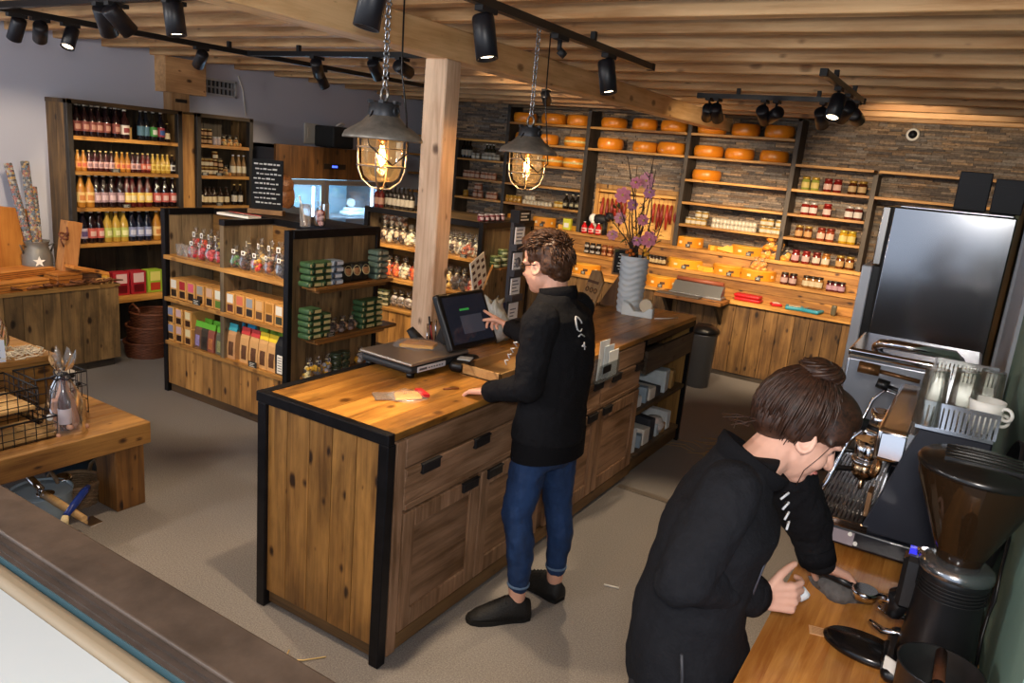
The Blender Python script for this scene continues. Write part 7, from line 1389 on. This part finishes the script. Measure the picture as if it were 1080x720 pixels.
b.tube([L_(.104, -.013, .003), L_(.108, 0, .006), L_(.104, .013, .003)], .002, 5); lay(pobj('glasses', b.mesh('glasses', mat('2a1d18', .3)), A, 'dark rimmed glasses'))
# jacket
b = MB()
b.loft([[V(hipc.x + q[0] * .5 * math.cos(a) + q[3], hipc.y + .015 + q[1] * .5 * math.sin(a), q[2]) for a in [2 * PI * i / 28 for i in range(28)]] for q in ((.295, .405, .815, .0), (.292, .395, .85, .0), (.27, .36, .97, .0), (.285, .39, 1.12, .0), (.285, .42, 1.25, -.01), (.235, .43, 1.335, -.02), (.17, .25, 1.39, -.03), (.15, .16, 1.425, -.04))])
b.ball(Ls, .07); b.ball(Rs, .07)
for s_, e_, w_ in ((Ls, Le, Lw), (Rs, Re, Rw)):
    q_ = MB(); q_.cone2(s_, e_, .075, .062); q_.cone2(e_, w_.lerp(e_, .1), .06, .046); lay(pobj('sleeve', remesh('sleeve', q_, FLEECE, .006, 4, (.02, .07)), A))
me = JACK = remesh('jacket', b, FLEECE, .007, 5, (.02, .11)); lay(pobj('jacket', me, A, 'black zip jacket'))
b = MB(); b.lathe([(.076, 0), (.081, .025), (.078, .055), (.07, .055), (.068, .0)], neckb + V(.0, 0, -.005), 24, (-.25, .05, 1), caps=False); lay(pobj('collar', b.mesh('collar', FLEECE2), A))
b = MB(); b.loft([[V(hipc.x + q[0] * .5 * math.cos(a) + q[3], hipc.y + .015 + q[1] * .5 * math.sin(a), q[2] + .02 * math.cos(a + .4)) for a in [2 * PI * i / 28 for i in range(28)]] for q in ((.288, .4, .725, .0), (.286, .392, .84, .0))], caps=False); lay(pobj('shirt_hem', b.mesh('shirt_hem', FLEECE2), A))
for w_, e_ in ((Lw, Le), (Rw, Re)): b = MB(); d = (w_ - e_).normalized(); q = w_.lerp(e_, .12); b.cyl(q - d * .02, q + d * .012, .047, .045, 18); lay(pobj('cuff', b.mesh('cuff', FLEECE2), A))
# white emblem strokes on back and sleeve
EMB = mat('cfd0d2', .6)
from mathutils.bvhtree import BVHTree
bv = BVHTree.FromPolygons([tuple(v.co) for v in JACK.vertices], [tuple(q.vertices) for q in JACK.polygons])
def onback(y, z):
    h_ = bv.ray_cast(V(-.6, y, z), V(-1, 0, 0)); return (h_[0] if h_[0] else V(-1.28, y, z)) + V(.003, 0, 0)
b = MB(); yc, zc = 2.665, 1.325; pts = [onback(yc + .022 * math.cos(a), zc + .028 * math.sin(a)) for a in [2 * PI * i / 16 for i in range(15)]]; b.tube(pts, .003, 5)
b.tube([onback(yc - .02, zc - .02), onback(yc, zc + .03), onback(yc + .025, zc + .005)], .003, 5); b.tube([onback(yc - .02, zc - .045), onback(yc + .0, zc - .038), onback(yc + .02, zc - .05)], .003, 5); b.tube([onback(yc - .01, zc - .085), onback(yc + .004, zc - .07), onback(yc + .006, zc - .1)], .0028, 5); b.tube([onback(yc - .014, zc - .082), onback(yc + .016, zc - .09)], .0028, 5)
lay(pobj('back_emblem', b.mesh('back_emblem', EMB), A, 'white script emblem on the jacket back'))
b = MB(); c = V(-1.525, 2.575, 1.2)
for k in range(4): b.tube([c + V(-.012 * k, -.004 * k, -.028 * k), c + V(-.012 * k - .014, -.006, -.028 * k + .016), c + V(-.012 * k + .006, -.008, -.028 * k + .02)], .0028, 5)
lay(pobj('chest_emblem', b.mesh('chest_emblem', EMB), A, 'white script emblem on the jacket front'))
# jeans, shoes
JEAN = mat('17345e', .75, var=.35, vs=14, bump=.3, bs=200, stretch=(1, 1, .35)); b = MB()
b.loft([[V(hipc.x + q[0] * .5 * math.cos(a) + q[3], hipc.y + q[1] * .5 * math.sin(a), q[2]) for a in [2 * PI * i / 24 for i in range(24)]] for q in ((.2, .3, .7, .0), (.245, .345, .76, .01), (.25, .35, .85, .0), (.23, .33, .95, .0))])
for h_, k_, a_ in ((Lh, Lk, La), (Rh, Rk, Ra)): b.cone2(h_ - V(0, 0, .05) + V(0, .012 if h_ is Lh else -.012, 0), k_, .09, .066, 18); b.cone2(k_, k_.lerp(a_, .35) + V(.02, 0, 0), .064, .062, 18); b.cone2(k_.lerp(a_, .35) + V(.02, 0, 0), a_ + V(0, 0, .06), .062, .046, 18)
me = remesh('jeans', b, JEAN, .0065, 3, (.014, .05)); lay(pobj('jeans', me, A, 'dark blue jeans'))
for a_ in (La, Ra): b = MB(); b.torus(a_ + V(0, 0, .065), .045, .006, 22, 6); lay(pobj('jeans_hem', b.mesh('jeans_hem', mat('5f7896', .8, bump=.5, bs=200)), A, 'frayed pale hem'))
SHOE = mat('121213', .6, bump=.4, bs=140)
def shoe(heel, toe, root):
    d = (toe - heel).normalized(); x = d.cross(V(0, 0, 1)); L = (toe - heel).length; b = MB(); rings = []
    for u, w, h, z0 in ((-.02, .02, .04, .03), (.0, .036, .085, .018), (.12, .046, .105, .016), (.3, .047, .118, .014), (.45, .047, .105, .013), (.65, .051, .08, .013), (.85, .046, .055, .014), (.97, .03, .034, .016), (1.0, .012, .024, .018)):
        p = heel + d * L * u; rings.append([p + x * w * math.cos(a) + V(0, 0, z0 + (h - z0) * max(0, math.sin(a)) if math.sin(a) > 0 else z0) for a in [2 * PI * i / 16 for i in range(16)]])
    b.loft(rings); o = pobj('shoe', b.mesh('shoe', SHOE, ROOT), root)
    b = MB(); n = 10; out = []
    for sgn in (1, -1):
        us = [0, .12, .3, .45, .65, .85, .97, 1.02]; ws = [.032, .044, .043, .046, .053, .049, .034, .012]
        out += [(heel + d * L * u + x * w * sgn) for u, w in (list(zip(us, ws)) if sgn == 1 else list(zip(us, ws))[::-1])]
    k = len(out); vs = [V(p.x, p.y, 0) for p in out] + [V(p.x, p.y, .02) for p in out]; b.add(vs, [tuple(range(k)), tuple(range(k, 2 * k))] + [(i, (i + 1) % k, k + (i + 1) % k, k + i) for i in range(k)]); pobj('sole', b.mesh('sole', mat('0c0c0d', .7), ROOT), o)
    b = MB()
    for q in range(4): p = heel + d * L * (.42 + .08 * q); b.tube([p + x * -.03 + V(0, 0, .088 - .011 * q), p + V(0, 0, .112 - .009 * q), p + x * .03 + V(0, 0, .088 - .011 * q)], .003, 5)
    pobj('laces', b.mesh('laces', mat('1f1f20', .8), ROOT), o)
shoe(V(-1.355, 2.60, 0), V(-1.545, 2.40, 0), A); shoe(V(-1.30, 2.79, 0), V(-1.555, 2.845, 0), A)

# ------------------------------------------------------------------ barista bending over the worktop
ROOT = Vector((-.43, 1.58, 0)); W = thing('person', 'person with brown hair in a bun and black fleece bending over the worktop', 'person', ROOT)
F = V(.99, .15, 0).normalized(); Rr = V(F.y, -F.x, 0)
hip = V(-.40, 1.575, .88); waist = V(-.395, 1.58, 1.05); chest = V(-.375, 1.60, 1.20); neckb = V(-.345, 1.65, 1.335); hc = V(-.268, 1.752, 1.405)
Rs, Ls = V(-.335, 1.475, 1.325), V(-.30, 1.83, 1.275); Re, Le = V(-.375, 1.385, 1.15), V(-.235, 1.955, 1.10); Rw, Lw = V(-.268, 1.672, 1.012), V(-.192, 1.962, .995)
Rh, Lh = V(-.40, 1.49, .86), V(-.39, 1.67, .86); Rk, Lk = V(-.39, 1.48, .47), V(-.38, 1.68, .47); Ra, La = V(-.43, 1.46, .1), V(-.42, 1.69, .1)
def ring(c, fw, rt, fd, rd, n=28): return [c + fw * fd * math.cos(a) + rt * rd * math.sin(a) for a in [2 * PI * i / n for i in range(n)]]
b = MB(); fh = V(.74, .42, -.52)
b.loft([ring(hip - V(0, 0, .08), F, Rr, .085, .14), ring(hip, F, Rr, .09, .15), ring(waist, F, Rr, .085, .13), ring(chest, F, Rr, .085, .12), ring(neckb - V(.02, .02, .06), F, Rr, .055, .1), ring(neckb, F, Rr, .045, .055)])
b.cone2(neckb - V(.01, .01, .05), hc - fh.normalized() * .035 - V(0, 0, .045), .054, .052)
for s_, e_, w_ in ((Ls, Le, Lw), (Rs, Re, Rw)): b.cone2(s_, e_, .04, .035); b.cone2(e_, w_, .033, .026)
for h_, k_, a_ in ((Lh, Lk, La), (Rh, Rk, Ra)): b.cone2(h_, k_, .078, .05); b.cone2(k_, a_, .048, .037); b.cone2(a_, a_ + V(.1, -.01 if a_ is Ra else .02, -.055), .036, .03)
hand(b, Rw, V(.82, .55, .0), V(.5, -.85, .12), (.75, .9, 1., 1.1), .95, -1, .35)
hand(b, Lw, V(.62, .62, -.42), V(-.15, .35, .9), (.2, .25, .35, .45), .98, -1, .3)
L_, M_ = head(b, hc, fh, V(.4, .25, 1), 1.0, 1.0)
lay(pobj('body', remesh('body', b, mat('d9a892', .5, var=.05, vs=30), .0038, 3), W))
face_bits(W, L_, M_, 1.0, ROOT, 'b56f66', '4a3022')
H2 = hairmat('1a0f0a', '472a1a'); b = MB()
def eh(p, rad): b.ball(L_(*p), rad, 22, 16, M_)
eh((-.022, 0, .045), (.102, .084, .09)); eh((.02, 0, .082), (.082, .07, .05)); eh((-.062, 0, .0), (.058, .072, .065)); 
for sd in (-1, 1): eh((-.03, .066 * sd, .018), (.05, .022, .05)); eh((.03, .062 * sd, .05), (.045, .02, .04)); b.cone2(L_(.066, .05 * sd, .055), L_(.04, .076 * sd, .02), .014, .01)
me = remesh('hair', b, H2, .005, 6, (.002, .02)); h_ = lay(pobj('hair', me, W))
b = MB(); random.seed(9)
bc = Vector((-.052, 0, .132))
for k in range(900):
    th = U(0, 2 * PI); ph = U(-.75, 1.25); d = Vector((math.cos(th) * math.cos(ph), math.sin(th) * math.cos(ph), math.sin(ph)))
    if d.x > .6 and d.z < .3 or d.x > .1 and d.z < -.2: continue
    c0 = Vector((-.03, 0, .03)); e0 = (bc - c0).normalized(); an = d.angle(e0)
    if an < .3: continue
    pts = []
    for s in range(6):
        u = s / 5 * (1 - .25 / an); v = (d * math.sin((1 - u) * an) + e0 * math.sin(u * an)) / math.sin(an); w_ = 1 + .02 * math.sin(s * 1.1 + k); pts.append(L_(*(c0 + Vector((v.x * .1 * w_, v.y * .0905 * w_, v.z * .107 * w_)))))
    b.tube(pts, [.0012, .0022, .0026, .0026, .0026, .002], 4)
lay(pobj('hair_strands', b.mesh('hair_strands', H2), W))
b = MB(); bax = M_ @ Vector((-.42, 0, .9)); BC = L_(*bc)
b.ball(BC, (.038, .038, .03), 16, 12, M_); b.torus(BC, .028, .02, 28, 10, bax)
Q = Vector((0, 0, 1)).rotation_difference(bax).to_matrix()
for k in range(26):
    a0 = k * 2 * PI / 26 * 3.1; rr = .0285 + .004 * math.sin(k * 1.7); hh = .02 * math.sin(k * 2.3)
    b.tube([BC + Q @ Vector(((rr + .019 * math.cos(hh * 60 + s * .9)) * math.cos(a0 + s), (rr + .019 * math.cos(hh * 60 + s * .9)) * math.sin(a0 + s), .019 * math.sin(hh * 60 + s * .9))) for s in [2.0 * i / 9 for i in range(10)]], [.001] + [.0042] * 8 + [.001], 5)
lay(pobj('hair_bun', b.mesh('hair_bun', H2), W, 'twisted brown hair bun'))
b = MB(); b.torus(L_(*(bc - Vector((-.004, 0, .028)))), .03, .005, 18, 6, M_ @ Vector((-.1, 0, 1))); lay(pobj('hair_band', b.mesh('hair_band', mat('3a2418', .6)), W))
b = MB()
for sd, n in ((-1, 3), (1, 1)):
    for k in range(n): b.tube([L_(.045 - .012 * k, .078 * sd, .03), L_(.035 - .01 * k, .088 * sd, -.02), L_(.03 - .012 * k, .084 * sd, -.06), L_(.045 - .015 * k, .075 * sd, -.1)], .0012, 4)
for k in range(8): b.tube([L_(-.09, U(-.05, .05), -.03), L_(-.115, U(-.06, .06), -.06), L_(-.12 - U(0, .03), U(-.07, .07), -.085)], .0012, 4)
lay(pobj('loose_strands', b.mesh('loose_strands', H2), W))
b = MB(); b.ball(L_(0.0, -.084, -.034), .004); lay(pobj('earring', b.mesh('earring', CHROME), W))
b = MB()
b.loft([ring(hip + V(.01, 0, -.07), F, Rr, .135, .185), ring(hip + V(.005, 0, -.02), F, Rr, .138, .19), ring(hip + V(0, 0, .06), F, Rr, .13, .18), ring(waist, F, Rr, .125, .16), ring(chest, F, Rr, .13, .17), ring(neckb - V(.035, .03, .075), F, Rr, .105, .165), ring(neckb - V(.02, .015, .02), F, Rr, .08, .1), ring(neckb + V(.0, 0, .02), F, Rr, .07, .075)])
b.ball(Rs, .062); b.ball(Ls, .066)
for q_ in ((Rs, Re, Rw, .068, .06), (Ls, Le, Lw, .072, .062)):
    s = MB(); s.cone2(q_[0], q_[1], q_[3], q_[4], 18); s.cone2(q_[1], q_[2].lerp(q_[1], .15), q_[4] - .002, .046, 18); lay(pobj('sleeve', remesh('sleeve', s, FLEECE, .006, 4, (.022, .07)), W))
me = remesh('fleece_jacket', b, FLEECE, .007, 5, (.026, .12)); lay(pobj('fleece_jacket', me, W, 'black fleece zip jacket'))
b = MB(); b.lathe([(.078, -.015), (.088, .005), (.09, .028), (.082, .03), (.074, .0)], neckb + V(.0, .0, -.008), 26, (.5, .35, 1), caps=False); lay(pobj('collar', b.mesh('collar', FLEECE2), W))
for w_, e_ in ((Lw, Le), (Rw, Re)): b = MB(); d = (w_ - e_).normalized(); q = w_.lerp(e_, .16); b.cyl(q - d * .03, q + d * .012, .05, .047, 20); lay(pobj('cuff', b.mesh('cuff', FLEECE2), W))
b = MB(); b.tube([V(-.36, 1.402, .97), V(-.35, 1.398, .92), V(-.345, 1.397, .87), V(-.34, 1.4, .82)], .004, 5); lay(pobj('pocket_zip', b.mesh('pocket_zip', mat('2c2c30', .5)), W))
b = MB(); b.tube([V(-.25, 1.57, 1.2), V(-.262, 1.56, 1.12), V(-.272, 1.55, 1.05)], .003, 5); lay(pobj('front_zip', b.mesh('front_zip', mat('50505a', .4, .5)), W))
b = MB(); c = V(-.262, 1.66, 1.275)
for k in range(4): b.tube([c + V(.006 * k, .012, -.022 * k), c + V(.012 + .004 * k, -.004, -.022 * k + .01), c + V(.008 * k, -.018, -.022 * k - .004)], .0028, 5)
lay(pobj('chest_emblem', b.mesh('chest_emblem', EMB), W, 'white script emblem on the fleece front'))
b = MB()
b.loft([ring(hip - V(0, 0, .2), F, Rr, .1, .17), ring(hip - V(0, 0, .05), F, Rr, .115, .175), ring(hip + V(0, 0, .06), F, Rr, .105, .165)])
for h2, k_, a_ in ((Lh, Lk, La), (Rh, Rk, Ra)): b.cone2(h2 - V(0, 0, .05), k_, .092, .066, 18); b.cone2(k_, a_ + V(0, 0, .02), .066, .05, 18)
me = remesh('trousers', b, mat('16151b', .8, var=.15, vs=20, bump=.3, bs=160), .008, 4, (.01, .07)); lay(pobj('trousers', me, W, 'black trousers'))
shoe(V(-.49, 1.455, 0), V(-.25, 1.44, 0), W); shoe(V(-.48, 1.69, 0), V(-.24, 1.72, 0), W)
# cloth, portafilter and cap in the hands
b = MB(); c = V(-.135, 2.03, WZ); rings = []
for k, (s, z) in enumerate(((1., .004), (.95, .02), (.7, .035), (.35, .045), (.05, .044))): rings.append([c + V(.075 * s * math.cos(a) * (1 + .25 * math.sin(3 * a + k)), .05 * s * math.sin(a) * (1 + .2 * math.cos(4 * a)), z + .008 * math.sin(5 * a + 2 * k)) for a in [2 * PI * i / 24 for i in range(24)]])
b.loft(rings); solid('grey_cloth', b, mat('5e5a58', .85, var=.25, vs=20, bump=.5, bs=60), 'grey cloth under the barista left hand on the worktop', 'cloth', c)
t = thing('portafilter', 'black handled portafilter lying on the grey cloth', 'portafilter', (-.09, 1.98, WZ + .03)); b = MB(); b.lathe([(.001, 0), (.03, .0), (.034, .02), (.03, .024)], (-.075, 1.985, WZ + .035), 18); part('basket', b, CHROME, t); b = MB(); b.tube([(-.1, 1.99, WZ + .05), (-.14, 2.0, WZ + .055), (-.2, 2.02, WZ + .05)], [.009, .013, .01], 10); part('handle', b, PLAST, t)
p = V(-.205, 1.775, .985); b = MB(); b.lathe([(.001, 0), (.014, 0), (.016, .02), (.012, .028), (.001, .028)], p, 16, (.6, .5, .6)); solid('bottle_stopper', b, mat('d8dde2', .3), 'small white cap held in the barista right hand', 'cap', p)

# ------------------------------------------------------------------ shopper behind the islands, only the hair shows
q = onx(298, 218, -5.35); ROOT = Vector((q.x, q.y, 0)); T = thing('person', 'person with long brown hair standing before the display cooler', 'person', ROOT); X = V(q.x, q.y, 0)
b = MB(); hc = X + V(0, 0, 1.49); L_, M_ = head(b, hc, V(-.9, .4, 0), V(0, 0, 1)); b.cone2(X + V(0, 0, 1.3), hc - V(0, 0, .06), .055, .055)
b.loft([[X + V(fx_ * math.cos(a), r_ * math.sin(a), z_) for a in [2 * PI * i / 18 for i in range(18)]] for fx_, r_, z_ in ((.1, .16, .8), (.11, .17, .9), (.09, .14, 1.05), (.11, .18, 1.22), (.06, .1, 1.34))])
for s in (-1, 1):
    b.cone2(X + V(0, .17 * s, 1.28), X + V(.02, .21 * s, 1.02), .042, .036); b.cone2(X + V(.02, .21 * s, 1.02), X + V(-.06, .21 * s, .8), .034, .026); hand(b, X + V(-.06, .21 * s, .8), V(-.2, 0, -1), V(0, s, 0), thumb=s)
    b.cone2(X + V(0, .09 * s, .84), X + V(0, .09 * s, .46), .075, .05); b.cone2(X + V(0, .09 * s, .46), X + V(.02, .09 * s, .08), .048, .036); b.cone2(X + V(.02, .09 * s, .06), X + V(-.12, .1 * s, .04), .036, .03)
lay(pobj('body', remesh('body', b, SKIN, .008, 3), T)); face_bits(T, L_, M_, 1., ROOT)
b = MB()
def eh(p, rad): b.ball(L_(*p), rad, 18, 12, M_)
eh((-.025, 0, .045), (.104, .088, .092)); eh((-.065, 0, -.06), (.05, .08, .12)); eh((-.055, .05, -.05), (.05, .04, .1)); eh((-.055, -.05, -.05), (.05, .04, .1)); lay(pobj('hair', remesh('hair', b, hairmat('4a2a16', '8a5a34'), .008, 4, (.012, .03)), T))
b = MB(); b.loft([[X + V(fx_ * math.cos(a), r_ * math.sin(a), z_) for a in [2 * PI * i / 18 for i in range(18)]] for fx_, r_, z_ in ((.14, .2, .75), (.14, .2, .9), (.12, .18, 1.05), (.14, .21, 1.22), (.1, .17, 1.33), (.07, .08, 1.37))])
for s in (-1, 1): b.cone2(X + V(0, .18 * s, 1.28), X + V(.02, .215 * s, 1.02), .06, .052); b.cone2(X + V(.02, .215 * s, 1.02), X + V(-.05, .21 * s, .84), .05, .042)
lay(pobj('coat', remesh('coat', b, mat('3a3f4a', .8), .01, 4), T)); b = MB()
for s in (-1, 1): b.cone2(X + V(0, .09 * s, .82), X + V(0, .09 * s, .46), .09, .065); b.cone2(X + V(0, .09 * s, .46), X + V(.02, .09 * s, .1), .062, .05)
lay(pobj('trousers', remesh('trousers', b, mat('22242c', .8), .01, 3), T)); [shoe(X + V(.07, .1 * s, 0), X + V(-.18, .11 * s, 0), T) for s in (-1, 1)]

# ================================================================== LIGHT
w = bpy.data.worlds.new('world'); SC.world = w; w.use_nodes = True; bg = w.node_tree.nodes['Background']; bg.inputs[0].default_value = (.72, .82, 1, 1); bg.inputs[1].default_value = .8
for x, y, e in ((.03, -.06, 72), (-2.6, -.9, 60), (-4.6, .2, 45)): lamp('camera_flash' if y == -.06 else 'fill_light', 'POINT', (x, y, 2.09 if y == -.06 else 2.3), e, (1, .93, .85), shadow_soft_size=.08)  # flash by the camera; two unseen fill lights added to brighten joists and room
vs = SC.view_settings; SC.display_settings.display_device = 'sRGB'; vs.view_transform = 'Standard'; vs.look = 'None'; vs.exposure = .75; vs.gamma = 1; vs.use_curve_mapping = False
SC.cycles.use_denoising = True; SC.cycles.max_bounces = 8; SC.cycles.transparent_max_bounces = 24; SC.cycles.sample_clamp_indirect = 6
